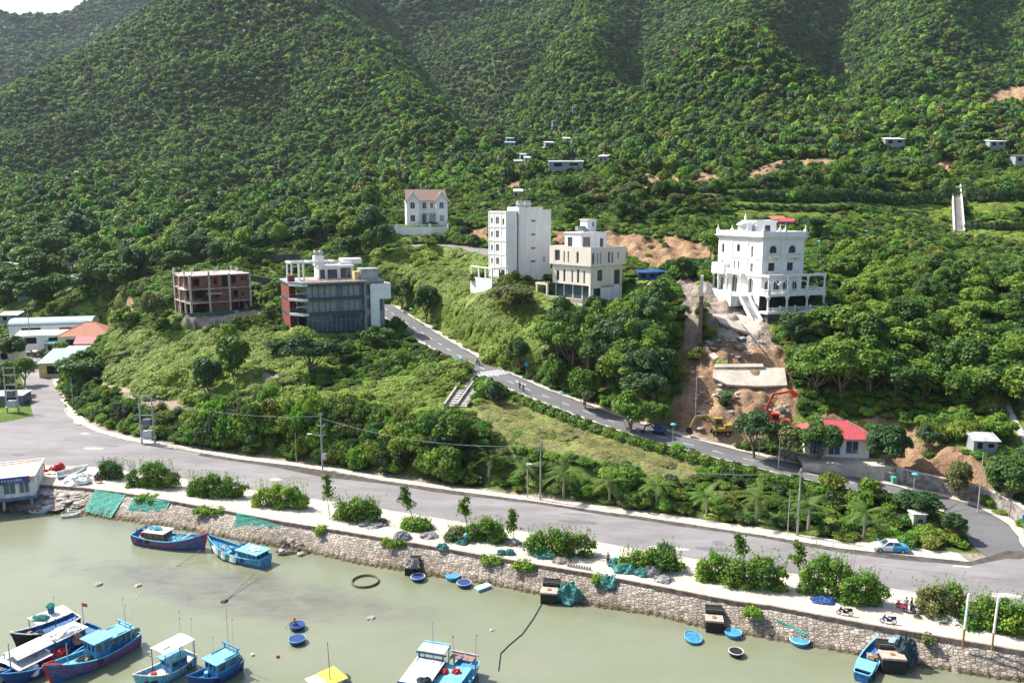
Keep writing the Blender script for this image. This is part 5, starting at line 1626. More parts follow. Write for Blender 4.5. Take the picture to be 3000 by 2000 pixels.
# ---------------------------------------------------------------- boats
MT('boat_blue', (.03, .13, .32), .6, var=.4, vscale=2.2)
MT('boat_bright', (.06, .27, .48), .6, var=.35, vscale=2.2)
MT('boat_sky', (.17, .44, .56), .65, var=.35, vscale=2.5)
MT('boat_deep', (.02, .055, .19), .5, var=.2)
MT('boat_red', (.50, .03, .03), .5, var=.15)
MT('boat_white', (.66, .64, .60), .7, var=.35, vscale=2.4)
MT('awning', (.50, .50, .52), .8, var=.22, vscale=1)
MT('boat_wood', (.28, .15, .07), .8, var=.4, vscale=3)
MT('boat_yellow', (.62, .48, .08), .6, var=.2)
MT('tar', (.018, .018, .02), .6, var=.3)
MT('net_teal', (.07, .24, .215), .9, var=.6, vscale=6)
MT('net_green', (.10, .38, .30), .85, var=.35, vscale=3)
MT('net_grey', (.30, .29, .28), .9, var=.45, vscale=5)
MT('net_dark', (.04, .07, .08), .9, var=.5, vscale=5)
MT('net_blue', (.20, .50, .60), .85, var=.35, vscale=5)
MT('net_red', (.42, .05, .05), .85, var=.4, vscale=5)
MT('tarp_blue', (.03, .08, .24), .5, var=.3)
MT('rope', (.16, .13, .09), .9)
MT('wicker', (.16, .13, .07), .85, var=.4, vscale=6)
MT('rubber', (.02, .02, .02), .8)
MT('float_white', (.8, .78, .74), .6)
def hull_shape(L, Bm, H, rake=.12, fat=.85):
 """gunwale / keel stations, x forward, origin amidships at the waterline"""
 st = []
 for i in range(17):
  t = i / 16
  x = -L / 2 + L * t
  b = Bm / 2 * (1 - abs(2 * t - .9) ** 2.6 * (.30 if t < .45 else 1.0)) if t < .995 else .02
  if t > .45: b = Bm / 2 * max(.02, (1 - ((t - .45) / .55) ** 2.3))
  else: b = Bm / 2 * (.74 + .26 * sin(pi / 2 * t / .45))
  sh = H * (.50 + .14 * (1 - t / .35) ** 2 * (t < .35) + .62 * max(0, (t - .45) / .55) ** 2.0)
  keel = -.32 * H + .1 * H * (t > .85) * (t - .85) / .15
  st.append((x, b, sh, keel))
 return st
def make_hull(par, L, Bm, H, hm, inm, railm, stripe=None, deckm=None, deck_drop=.35):
 st = hull_shape(L, Bm, H)
 mb = B(); V = []
 prof = [(1.0, 1.0), (.97, .72), (.90, .42), (.74, .12), (.42, -.2), (.0, -.32)]
 for i, (x, b, sh, k) in enumerate(st):
  for fb, fz in prof:
   z = k + (sh - k) * (fz + .32) / 1.32
   xx = x + (L * .07 * max(0, fz) * max(0, (i / 16 - .7) / .3))
   V.append((xx, b * fb, z))
 n = len(prof)
 mb.add(V, [(i * n + j, i * n + j + 1, (i + 1) * n + j + 1, (i + 1) * n + j) for i in range(16) for j in range(n - 1)][:])
 V2 = [(x, -y, z) for x, y, z in V]
 mb.add(V2, [((i + 1) * n + j, (i + 1) * n + j + 1, i * n + j + 1, i * n + j) for i in range(16) for j in range(n - 1)])
 # transom
 mb.add([V[j] for j in range(n)] + [V2[j] for j in range(n - 1, -1, -1)], [tuple(range(2 * n))[::-1]])
 hull = mb.build('hull', hm, par)
 # inner bulwark and deck
 mb = B(); D = []
 for i, (x, b, sh, k) in enumerate(st):
  xx = x + (L * .07 * max(0, (i / 16 - .7) / .3))
  D.append((xx, b, sh))
 for s in (1, -1):
  q = [(x, s * max(b - .07, .005), z) for x, b, z in D] + [(x * .995, s * max(b - .09, .004), z - deck_drop) for x, b, z in D]
  m_ = len(D)
  mb.add(q, [((i, i + 1, m_ + i + 1, m_ + i) if s < 0 else (m_ + i, m_ + i + 1, i + 1, i)) for i in range(m_ - 1)])
 mb.add([(D[0][0] + .04, D[0][1] - .08, D[0][2]), (D[0][0] + .04, -D[0][1] + .08, D[0][2]), (D[0][0] + .04, -D[0][1] + .08, D[0][2] - deck_drop), (D[0][0] + .04, D[0][1] - .08, D[0][2] - deck_drop)], [(0, 1, 2, 3)])
 mb.build('bulwark', inm, par)
 mb = B(); q = []
 for x, b, z in D: q += [(x * .995, b - .08, z - deck_drop), (x * .995, -b + .08, z - deck_drop)]
 mb.add(q, [(2 * i, 2 * i + 1, 2 * i + 3, 2 * i + 2) for i in range(len(D) - 1)])
 mb.build('deck', deckm or inm, par)
 mb = B()
 for s in (1, -1):
  pts = [(x, s * b, z + .02) for x, b, z in D]
  for a, b_ in zip(pts[:-1], pts[1:]): mb.bar(a, b_, .13, .1)
 mb.bar((D[0][0], D[0][1], D[0][2] + .02), (D[0][0], -D[0][1], D[0][2] + .02), .13, .1)
 mb.build('rail', railm, par)
 if stripe:
  mb = B()
  for s in (1, -1):
   for row, r_ in ((1, .05), (2, .045)):
    pts = [(V[i * n + row][0], s * (V[i * n + row][1] + .02), V[i * n + row][2]) for i in range(17)]
    for a, b_ in zip(pts[:-1], pts[1:]): mb.bar(a, b_, .07, r_ * 2)
  mb.build('rubbing_strake', stripe, par)
  mb = B(); a = [V[16 * n + j] for j in range(n - 1)]
  for p, q_ in zip(a[:-1], a[1:]): mb.bar((p[0] + .04, 0, p[2]), (q_[0] + .04, 0, q_[2]), .2, .2)
  p = D[15]
  for s in (1, -1): mb.bar((D[16][0], 0, D[16][2] + .05), (D[14][0], s * D[14][1], D[14][2] + .05), .16, .14)
  mb.build('stem', stripe, par)
 return st, D
def cabin(par, x0, x1, w, z0, h, wm, rm, win=True, name='cabin', over=.25, frame=None):
 hs = dict(front=[], left=[], right=[], back=[])
 L = x1 - x0
 if win:
  k = max(2, int(L / .8))
  for i in range(k):
   a = L * (i + .22) / k; b = L * (i + .8) / k
   hs['front'].append((a, b, z0 + h * .48, z0 + h * .85)); hs['back'].append((a, b, z0 + h * .48, z0 + h * .85))
  kk = max(2, int(w / .65))
  for i in range(kk):
   a = w * (i + .2) / kk; b = w * (i + .8) / kk
   hs['right'].append((a, b, z0 + h * .48, z0 + h * .85)); hs['left'].append((a, b, z0 + h * .48, z0 + h * .85))
 mb = B(); walls4(mb, L, w, z0, z0 + h, hs, x0, -w / 2, .06)
 c = mb.build(name, wm, par)
 mb = B(); mb.box(x0 + .07, x1 - .07, -w / 2 + .07, w / 2 - .07, z0 + .02, z0 + h - .02); mb.build('window', M['glass'], c)
 mb = B()
 mb.box(x0 - over, x1 + over, -w / 2 - over, w / 2 + over, z0 + h, z0 + h + .09)
 mb.build('roof', rm, c)
 return c
def fishing_boat(sv, bv, label, Bm=2.9, H=1.9, hm='boat_blue', inm='boat_bright', railm='boat_sky', stripe='boat_red', deckm=None, cab=None, cab2=None, awn=None, gantry=None, masts=(), group=None, name='fishing_boat', z=0.0, ext=0.0, deck_drop=.38):
 a, b = PZ(*sv, 0), PZ(*bv, 0)
 L = float(np.linalg.norm(b - a)) + ext
 c = (a + b) / 2
 d = (b - a) / np.linalg.norm(b - a)
 rz = math.atan2(d[1], d[0])
 r = thing(name, (c[0], c[1], z), label, 'boat', rz, group)
 st, D = make_hull(r, L, Bm, H, M[hm], M[inm], M[railm], M[stripe] if stripe else None, M[deckm] if deckm else None, deck_drop)
 dk = H * .50 - deck_drop
 for cb in (cab, cab2):
  if cb: cabin(r, cb[0] * L, cb[1] * L, cb[2], dk, cb[3], M[cb[4]], M[cb[5]], win=cb[6] if len(cb) > 6 else True)
 if awn:
  for w in awn:
   x0, x1, hw, z0, z1, m_ = w
   x0 *= L; x1 *= L
   mb = B(); nn = 6
   for i in range(nn):
    t0, t1 = i / nn, (i + 1) / nn
    xa, xb = x0 + (x1 - x0) * t0, x0 + (x1 - x0) * t1
    for s in (1, -1):
     q = [(xa, 0, z1 - .06 * sin(pi * 2 * t0)), (xb, 0, z1 - .06 * sin(pi * 2 * t1)), (xb, s * hw, z0), (xa, s * hw, z0)]
     q2 = [(p[0], p[1], p[2] + .04) for p in q]
     mb.add(q + q2, [(0, 1, 2, 3), (7, 6, 5, 4), (2, 6, 7, 3)] if s < 0 else [(3, 2, 1, 0), (4, 5, 6, 7), (3, 7, 6, 2)])
   mb.build('awning', M[m_], r)
   mb = B()
   for x in (x0 + .1, x1 - .1, (x0 + x1) / 2):
    for s in (1, -1): mb.bar((x, s * (hw - .1), dk), (x, s * (hw - .1), z0), .07)
   mb.build('awning_post', M['boat_blue'], r)
 if gantry:
  for gx, gw, gh, gm in gantry:
   mb = B(); x = gx * L
   for s in (1, -1): mb.bar((x, s * gw / 2, dk), (x, s * gw / 2, gh), .14)
   mb.bar((x, -gw / 2 - .35, gh), (x, gw / 2 + .35, gh), .14)
   mb.bar((x, -gw / 2 - .1, gh - .5), (x, gw / 2 + .1, gh - .5), .1)
   for s in (1, -1): mb.bar((x, s * gw / 2, gh - .5), (x + (1.6 if gx < 0 else -1.6), s * gw / 2, dk + 1.9), .09)
   mb.build('gantry', M[gm], r)
 for mx, my, mh, mr, mm, lean in masts:
  mb = B(); mb.bar((mx * L, my, dk), (mx * L + lean, my, mh), mr * 2, n=6, w2=mr * 1.1)
  if mr < .04: mb.lathe([(.02, -.1), (.13, 0), (.02, .12)], 6, (mx * L + lean, my, mh))
  mb.build('mast', M[mm], r)
 # worn tyres hung as fenders and loose gear on deck
 rr = random.Random(int(sv[0]))
 for k in range(3):
  x = L * rr.uniform(-.35, .25); s_ = 1 if k % 2 else -1; yb = s_ * (Bm / 2 * .97 + .06); zb = H * .5 - .25
  mb = B()
  for i in range(10):
   a_, b_2 = 2 * pi * i / 10, 2 * pi * (i + 1) / 10
   mb.bar((x + .26 * cos(a_), yb, zb + .26 * sin(a_)), (x + .26 * cos(b_2), yb, zb + .26 * sin(b_2)), .13, n=5)
  mb.build('tyre_fender', M['rubber'], r)
 for k in range(4):
  x, y = L * rr.uniform(.10, .34), rr.uniform(-.5, .5); w = rr.uniform(.18, .4)
  B().box(x - w, x + w, y - w * .7, y + w * .7, dk, dk + rr.uniform(.25, .6), rz=rr.uniform(0, 1.5)).build('deck_box', M[rr.choice(['boat_white', 'boat_wood', 'net_grey', 'boat_sky', 'boat_red', 'tar'])], r)
 return r, L, dk, Matrix.Translation(Vector((c[0], c[1], z))) @ Matrix.Rotation(rz, 4, 'Z')
_hc = [0]
def heap(loc, r, h, m, label, cat='net pile', name='net_pile', group=None, seed=None, sx=1.3, rz=0, strands=26, lumps=.3):
 """heaped netting: a slumped mass wrapped in loose strands"""
 _hc[0] += 1
 rr = random.Random(seed or _hc[0] * 7 + 1)
 mb = B(); n1, n2 = 20, 9
 ph = [rr.uniform(0, 6.28) for _ in range(6)]
 def surf(a, t):
  k = 1 + lumps * (.5 * sin(3 * a + ph[0]) * sin(4 * t + ph[1]) + .4 * sin(5 * a + ph[2] + 3 * t) + .3 * sin(9 * a + ph[3]) * cos(7 * t + ph[4]))
  return (r * sx * cos(a) * sin(t) * k, r * sin(a) * sin(t) * k, max(0, h * cos(t) * (1 + lumps * .8 * sin(4 * a + ph[5]) * sin(2 * t))))
 V = [surf(2 * pi * i / n1, pi / 2 * j / n2) for j in range(n2 + 1) for i in range(n1)]
 V = [(x + rr.gauss(0, .04) * r, y + rr.gauss(0, .04) * r, max(0, z + rr.gauss(0, .05) * h)) for x, y, z in V]
 mb.add(V, [(j * n1 + i, (j + 1) * n1 + i, (j + 1) * n1 + (i + 1) % n1, j * n1 + (i + 1) % n1) for j in range(n2) for i in range(n1)])
 for k in range(strands):
  a, t = rr.uniform(0, 6.28), rr.uniform(.2, 1.4)
  pts = []
  for s in range(6):
   a += rr.uniform(-.5, .5); t = min(1.55, max(.05, t + rr.uniform(-.3, .3)))
   p = surf(a, t); pts.append((p[0] * 1.04, p[1] * 1.04, p[2] * 1.05 + .03))
  pen(mb, pts, .035 * max(.7, r), 4)
 o = mb.build(name, m, None, loc=loc, rz=rz)
 return tag(o, label, cat, group)
def at_boat(mt, x, y, z):
 p = mt @ Vector((x, y, z)); return (p.x, p.y, p.z)
def boats():
 # beside the revetment, left
 r, L, dk, mt = fishing_boat((314, 1243), (468, 1262), 'blue wooden fishing boat with red bow moored close to the green nets', Bm=3.1, H=2.3, cab=(-.30, -.02, 2.0, 1.35, 'boat_wood', 'boat_white', True), masts=[(-.42, .9, 2.6, .07, 'boat_blue', 0), (-.42, -.9, 2.6, .07, 'boat_blue', 0)], gantry=[(-.40, 1.9, 2.2, 'boat_blue'), (.26, 1.3, 1.7, 'boat_white')])
 heap(at_boat(mt, L * .16, 0, dk), .95, .75, M['net_blue'], 'pale blue netting heaped on the foredeck of the red-bowed boat', sx=1.9, rz=r.rotation_euler.z)
 heap(at_boat(mt, -L * .2, .1, dk + 1.46), .6, .4, M['net_blue'], 'blue netting bundled on the cabin roof of the red-bowed boat', sx=1.7, rz=r.rotation_euler.z)
 heap(at_boat(mt, -L * .36, .2, dk), .55, .9, M['boat_red'], 'red floats and gear piled at the stern of the red-bowed boat', 'gear', 'gear_pile')
 r, L, dk, mt = fishing_boat((612, 1300), (486, 1265), 'blue boat with a white and green tarpaulin hung over its side', Bm=3.0, H=2.1, hm='boat_bright', inm='boat_bright', railm='boat_sky', stripe=None, cab=(-.44, -.10, 2.2, 1.2, 'boat_bright', 'boat_sky', True), gantry=[(-.02, 2.0, 1.9, 'boat_blue')], masts=[(.30, .6, 2.4, .07, 'boat_blue', 0)])
 mb = B(); n = 14
 for i in range(n):
  x0, x1 = L * (-.12 + .56 * i / n), L * (-.12 + .56 * (i + 1) / n)
  bb = lambda x: 1.5 * (1 if x < 0 else max(.12, 1 - (x / (L * .5)) ** 2.3)) + .06
  zz = lambda x: 1.15 + .9 * max(0, x / (L * .5)) ** 2
  mb.mi = 1 if i in (3, 4, 7, 8) else 0
  for j in range(3):
   q = [(x0, bb(x0) + .03 * j + .05 * sin(i * 1.3), zz(x0) - j * .3), (x1, bb(x1) + .03 * j + .05 * sin(i * 1.3 + 1.3), zz(x1) - j * .3), (x1, bb(x1) + .03 * (j + 1) + .05 * sin(i * 1.3 + 1.3), zz(x1) - (j + 1) * .3), (x0, bb(x0) + .03 * (j + 1) + .05 * sin(i * 1.3), zz(x0) - (j + 1) * .3)]
   mb.add(q + [(p[0], p[1] - .05, p[2]) for p in q], [(0, 3, 2, 1), (4, 5, 6, 7)])
 mb.build('side_tarpaulin', [M['boat_white'], M['net_teal']], r)
 heap(at_boat(mt, L * .18, 0, dk), .85, .6, M['net_blue'], 'blue netting in the bow of the tarpaulin-draped boat', sx=1.7, rz=r.rotation_euler.z)
 heap(at_boat(mt, -L * .3, 0, dk + 1.3), .6, .35, M['float_white'], 'white sacks lying on the cabin roof of the tarpaulin-draped boat', 'sacks', 'sack_pile', sx=1.5, rz=r.rotation_euler.z)
 # rafted boats, bottom left
 r, L, dk, mt = fishing_boat((312, 1476), (120, 1572), 'large blue fishing boat with red stem and long blue deckhouse, outermost of the rafted boats', Bm=3.2, H=2.3, cab=(-.12, .06, 2.1, 2.0, 'boat_bright', 'boat_sky', True), cab2=(-.40, -.125, 2.0, 1.7, 'boat_blue', 'boat_sky', True), deckm='boat_sky', gantry=[(-.38, 2.0, 3.0, 'boat_sky')],
        masts=[(.30, -.2, 3.6, .07, 'grey_metal', 0), (-.30, 1.1, 5.6, .025, 'grey_metal', -.3), (-.38, .3, 6.0, .025, 'grey_metal', .2), (-.44, -1.0, 4.8, .02, 'boat_white', -1.8)])
 heap(at_boat(mt, L * .12, 0, dk), .8, .55, M['net_dark'], 'dark coiled net in front of the long blue deckhouse', sx=1.3, rz=r.rotation_euler.z)
 heap(at_boat(mt, -L * .47, 0, dk + .4), .7, .7, M['net_grey'], 'pinkish grey nets bundled on the stern of the large blue boat', sx=1.1)
 r, L, dk, mt = fishing_boat((218, 1462), (-40, 1590), 'long dark blue boat under two grey-white awnings in the raft of boats', Bm=3.3, H=2.2, hm='boat_deep', inm='boat_blue', railm='boat_blue', stripe=None, awn=[(-.06, .26, 1.35, 2.3, 2.7, 'awning'), (-.0, .30, 2.2, 1.6, 1.8, 'awning')],
        masts=[(.30, .9, 4.4, .09, 'boat_sky', 0), (-.38, -.9, 3.8, .05, 'grey_metal', 0)], cab=(-.36, -.10, 2.2, 1.5, 'boat_blue', 'boat_white', False))
 heap(at_boat(mt, -L * .2, .2, dk + 1.6), 1.0, .4, M['float_white'], 'white and red bundles on the roof of the awning-covered boat', 'bundles', 'gear_pile', sx=1.9, rz=r.rotation_euler.z)
 heap(at_boat(mt, L * .38, 0, dk), 1.1, .8, M['net_grey'], 'brownish nets and gear heaped forward of the grey-white awnings', 'gear', 'gear_pile', sx=1.4)
 mb = B(); mb.bar(at_boat(mt, -L * .42, -.3, dk), at_boat(mt, -L * .42, -.3, 4.6), .07); p = at_boat(mt, -L * .42, -.3, 4.5)
 fl = mb.build('flagpole', M['grey_metal']); tag(fl, 'thin flagpole with a red flag at the stern of the awning-covered boat', 'flagpole')
 mb = B(); q = [(p[0], p[1], p[2]), (p[0] + .3, p[1] + .05, p[2] - .05), (p[0] + .6, p[1], p[2] - .1)]; q += [(x, y, z - .42) for x, y, z in q]
 mb.add(q, [(0, 3, 4, 1), (1, 4, 5, 2)]); fo = mb.build('flag', M['boat_red'], fl)
 r, L, dk, mt = fishing_boat((196, 1490), (20, 1582), 'open blue boat with red net squeezed between the two larger rafted boats', Bm=2.4, H=1.8, hm='boat_deep', inm='boat_blue', railm='boat_bright', stripe=None)
 heap(at_boat(mt, -L * .12, 0, dk + .3), .8, .7, M['net_red'], 'dark red net lying amidships in the open blue boat', sx=1.7, rz=r.rotation_euler.z)
 heap(at_boat(mt, -L * .42, -.1, dk + .6), .5, 1.0, MT('net_pink', (.55, .25, .2), .9, var=.6, vscale=4), 'red and white floats bundled at the stern of the open blue boat', 'floats', 'float_bundle')
 heap(at_boat(mt, L * .22, .2, dk), .7, .9, M['float_white'], 'white sack pile in the bow of the open blue boat', 'sacks', 'sack_pile')
 r, L, dk, mt = fishing_boat((158, 1440), (60, 1478), 'small boat with a flat white roof behind the awning-covered boat', Bm=2.6, H=1.8, hm='tar', inm='boat_blue', railm='boat_white', stripe=None, ext=2.0, awn=[(-.36, .22, 1.3, 2.3, 2.4, 'boat_white')], masts=[(-.1, .8, 4.6, .03, 'grey_metal', 0)])
 mb = B(); mb.lathe([(.32, 0), (.36, .8), (.36, .8), (.30, .8), (.28, .1)], 12, cap=False); o = mb.build('plastic_drum', M['boat_blue'], None, loc=at_boat(mt, -L * .1, -.2, 2.45))
 tag(o, 'blue drum with green netting standing on the flat white boat roof', 'drum')
 heap(at_boat(mt, -L * .1, -.2, 3.2), .42, .35, M['net_green'], 'green netting stuffed in the drum on the white boat roof', sx=1.0)
 heap(at_boat(mt, L * .1, .2, 2.45), .65, .3, M['net_teal'], 'pale teal net spread on the flat white boat roof', sx=1.4)
 # white canopy boat
 r, L, dk, mt = fishing_boat((440, 1522), (318, 1588), 'pale blue boat under a square white canopy with a dark hatch', Bm=2.8, H=1.9, hm='boat_sky', inm='boat_sky', railm='boat_white', stripe=None, cab=(-.32, -.02, 1.9, 1.3, 'boat_bright', 'boat_sky', True), awn=[(-.46, .12, 1.25, 3.2, 3.3, 'boat_white')], deckm='boat_white',
        masts=[(-.42, 1.1, 5.6, .022, 'grey_metal', 0), (-.48, -1.1, 5.8, .022, 'grey_metal', .2), (-.2, 1.1, 6.3, .02, 'grey_metal', 0)])
 mb = B(); mb.box(-.5, .3, -.2, .5, 3.28, 3.36); mb.build('roof_hatch', M['slate'], r)
 heap(at_boat(mt, L * .34, 0, dk), .8, .5, M['net_dark'], 'black and pink gear on the foredeck of the white-canopied boat', 'gear', 'gear_pile', sx=1.3)
 r, L, dk, mt = fishing_boat((548, 1532), (440, 1592), 'blue boat with a bright blue deckhouse and tall thin aerials right of the white canopy', Bm=2.7, H=1.9, hm='boat_deep', inm='boat_blue', railm='boat_blue', stripe=None, cab=(-.34, .08, 2.0, 1.7, 'boat_bright', 'boat_sky', True), gantry=[(-.36, 2.1, 2.9, 'boat_bright')],
        masts=[(-.30, .9, 6.2, .022, 'grey_metal', 0), (-.42, -.9, 6.8, .04, 'grey_metal', 0), (.1, 1.0, 5.4, .02, 'grey_metal', .2)])
 heap(at_boat(mt, -L * .44, 0, dk + .5), .55, .6, M['net_grey'], 'grey gear at the stern of the boat with tall aerials', 'gear', 'gear_pile')
 r, L, dk, mt = fishing_boat((800, 1590), (690, 1640), 'boat with a yellow and white roof cut by the bottom edge', Bm=3.2, H=1.8, hm='boat_blue', inm='boat_blue', railm='boat_sky', stripe=None, cab=(-.2, .2, 2.4, 1.9, 'boat_white', 'boat_white', True), masts=[(-.1, .4, 6.6, .06, 'boat_wood', .2)])
 mb = B(); mb.box(-1.9, .0, -1.4, 1.4, dk + 2.0, dk + 2.1); mb.build('yellow_roof', M['boat_yellow'], r)
 heap(at_boat(mt, -L * .38, 0, dk + .9), .7, .8, M['net_grey'], 'grey net bundle behind the yellow and white roof')
 r, L, dk, mt = fishing_boat((1006, 1545), (915, 1680), 'boat with a raised white roof over a wooden cabin at the bottom edge', Bm=3.4, H=2.1, hm='boat_deep', inm='boat_wood', railm='boat_blue', stripe=None, cab=(-.30, .12, 2.6, 1.9, 'boat_wood', 'boat_white', True), gantry=[(-.32, 2.6, 3.2, 'boat_blue'), (.14, 2.6, 2.6, 'boat_deep')],
        masts=[(-.40, -.1, 6.4, .05, 'boat_sky', 0), (-.0, 1.6, 4.4, .03, 'grey_metal', 0)])
 mb = B(); mb.box(-L * .48, -L * .31, -1.45, 1.45, 3.4, 3.48); mb.build('upper_roof', M['boat_white'], r)
 mb = B()
 for s in (1, -1): mb.bar((-L * .47, s * 1.35, dk), (-L * .47, s * 1.35, 3.4), .09); mb.bar((-L * .32, s * 1.35, dk), (-L * .32, s * 1.35, 3.4), .09)
 mb.box(-L * .49, -L * .47, -1.5, 1.5, 3.1, 3.6); mb.build('roof_frame', M['boat_sky'], r)
 heap(at_boat(mt, L * .1, .9, dk + 2.0), .6, .5, M['net_dark'], 'black net on the front of the white cabin roof', sx=1.2)
 r, L, dk, mt = fishing_boat((1078, 1540), (1000, 1650), 'bright blue boat with two brown roof hatches beside the raised white roof', Bm=3.1, H=2.0, hm='boat_deep', inm='boat_bright', railm='boat_sky', stripe=None, cab=(-.16, .2, 2.2, 1.4, 'boat_bright', 'boat_sky', True), gantry=[(-.36, 2.4, 2.7, 'grey_metal')],
        masts=[(-.36, 1.1, 4.6, .03, 'boat_wood', -.5), (-.36, -1.1, 4.6, .03, 'boat_wood', .5)])
 mb = B(); mb.box(-L * .44, -L * .24, .15, 1.25, 2.5, 2.58); mb.box(-L * .44, -L * .24, -1.25, -.15, 2.5, 2.58); mb.build('brown_hatch', MT('hatch', (.25, .16, .15), .7), r)
 for k, (xx, yy) in enumerate(((-.05, .2), (.0, -1.0))):
  heap(at_boat(mt, L * xx, yy, dk + 1.5), .35, .3, M['boat_red'], ['red bundle in the middle of the roof beside the brown hatches', 'red bundle on the right side of the roof beside the brown hatches'][k], 'bundle', 'gear_bundle')
 # little open boat by the mooring block
 r, L, dk, mt = fishing_boat((1979, 1562), (2009, 1502), 'small bright blue open boat with a low cabin beside the mooring block', Bm=2.0, H=1.5, hm='boat_blue', inm='boat_blue', railm='boat_sky', stripe=None, cab=(-.34, -.08, 1.3, .6, 'boat_blue', 'boat_sky', False), deck_drop=.45, ext=.8)
 mb = B()
 for x in (-.0, .16, .3): mb.box(x * L, x * L + .25, -.75 + x, .75 - x, dk + .15, dk + .22)
 mb.build('thwart', M['boat_sky'], r)
boats()
# ---------------------------------------------------------------- round basket boats
def basket_boat(u, v, label, outer, inner, rim, r=.95, tilt=0, z=.0, upturned=False, grp='round basket boats moored by the quay', stuff=None):
 p = PZ(u, v, z)
 t = thing('basket_boat', (p[0], p[1], z), label, 'basket boat', random.random() * 6, grp)
 s = r
 mb = B(); mb.lathe([(.05, -.16), (s * .55, -.14), (s * .82, .02), (s * .97, .3), (s, .5)], 22); mb.build('bowl', M[outer], t, smooth=True)
 mb = B(); mb.lathe([(s * .95, .5), (s * .90, .28), (s * .74, .08), (s * .4, -.03), (.02, -.04)], 22, cap=False); mb.build('inside', M[inner], t, smooth=True)
 mb = B()
 for i in range(22):
  a, b = 2 * pi * i / 22, 2 * pi * (i + 1) / 22
  mb.bar((s * .98 * cos(a), s * .98 * sin(a), .52), (s * .98 * cos(b), s * .98 * sin(b), .52), .1, n=5)
 mb.build('rim', M[rim], t)
 mb = B(); mb.bar((-s * .85, .1, .3), (s * .85, .1, .3), .16, .05); mb.build('seat', M['boat_wood'], t)
 if upturned: t.rotation_euler = (radians(150), radians(12), 0)
 return t
def baskets():
 basket_boat(960, 1331, 'dark blue basket boat with pale rim beside the smallest mooring block', 'boat_deep', 'boat_deep', 'boat_white')
 basket_boat(1040, 1329, 'bright sky-blue basket boat touching a darker one', 'boat_bright', 'boat_sky', 'boat_sky')
 basket_boat(1066, 1345, 'dark blue basket boat with grey rim between the sky-blue one and the white raft', 'boat_deep', 'boat_deep', 'awning')
 basket_boat(683, 1443, 'dark blue basket boat carrying a person in a red hat', 'boat_deep', 'boat_deep', 'boat_blue', .9)
 basket_boat(683, 1475, 'blue basket boat with a white patch floating empty below the paddled one', 'boat_deep', 'boat_blue', 'boat_sky', .95)
 b = basket_boat(1590, 1470, 'light blue basket boat tilted open with white bags inside', 'boat_bright', 'boat_blue', 'boat_sky', 1.0)
 b.rotation_euler = (radians(12), radians(8), 0)
 basket_boat(1684, 1460, 'blue and white basket boat under the second dark mooring block', 'boat_bright', 'boat_white', 'boat_sky', .95)
 basket_boat(1690, 1504, 'small black basket boat with tan rim', 'tar', 'tar', 'boat_white', .8)
 basket_boat(1836, 1477, 'blue basket boat with pale inside below the ragged green netting', 'boat_bright', 'boat_white', 'boat_white', 1.1)
 basket_boat(2041, 1533, 'white basket boat tied to the large mooring block', 'boat_white', 'boat_white', 'float_white', .9)
 p = PZ(2062, 1467, 2.4)
 t = basket_boat(2062, 1467, 'sky-blue basket boat with red marks lying upturned on dark nets', 'boat_sky', 'boat_sky', 'boat_wood', .95, z=2.4, upturned=True, grp=None)
 p = PZ(839, 1336, 0)
 t = thing('floating_ring', (p[0], p[1], 0), 'large dark floating ring on the shallow water', 'floating ring')
 mb = B(); R = 1.72
 for i in range(36):
  a, b = 2 * pi * i / 36, 2 * pi * (i + 1) / 36
  mb.bar((R * cos(a), R * sin(a), .1), (R * cos(b), R * sin(b), .1), .22, .42, n=8)
 mb.build('tube', M['wicker'], t)
 p = PZ(1109, 1352, 0)
 t = thing('foam_raft', (p[0], p[1], 0), 'white rectangular foam raft with blue sides near the stone slope', 'raft', radians(40))
 B().box(-1.0, 1.0, -.45, .45, -.1, .3).build('float', M['boat_sky'], t); B().box(-1.04, 1.04, -.49, .49, .3, .4).build('deck', M['float_white'], t)
baskets()
# ---------------------------------------------------------------- mooring blocks at the foot of the slope
def mooring_block(u, v, label, w=1.5, l=1.7, h=1.25, rz=-.15, back=1.6, rough=False):
 p = PZ(u, v, 0)
 t = thing('mooring_block', (p[0], p[1] + l / 2, 0), label, 'mooring block', rz)
 B().box(-w / 2, w / 2, -l / 2, l / 2, -1.2, h - .22).build('dark_base', M['tar'], t)
 B().box(-w / 2 - .06, w / 2 + .06, -l / 2 - .06, l / 2 + .06, h - .22, h).build('concrete_cap', MT('pinkconc', (.42, .34, .28), .9, var=.25, vscale=2), t)
 mb = B(); mb.box(-.22, .22, -.2, .25, h, h + .1); mb.build('iron_fitting', M['boat_wood'], t)
 mb = B()
 mb.box(-w / 2 + .1, w / 2 + .2, l / 2 + .02, l / 2 + back, h - .5, h + .35)
 mb.build('hatch_recess', M['tar'], t)
 mb = B(); mb.bar((-w / 2 + .1, l / 2 + .3, h + .4), (w / 2 + .2, l / 2 + .3, h + .4), .12); mb.bar((-w / 2 + .1, l / 2 + back - .1, h + .4), (w / 2 + .2, l / 2 + back - .1, h + .4), .12)
 mb.build('frame_bar', M['dark_concrete'], t)
 return t
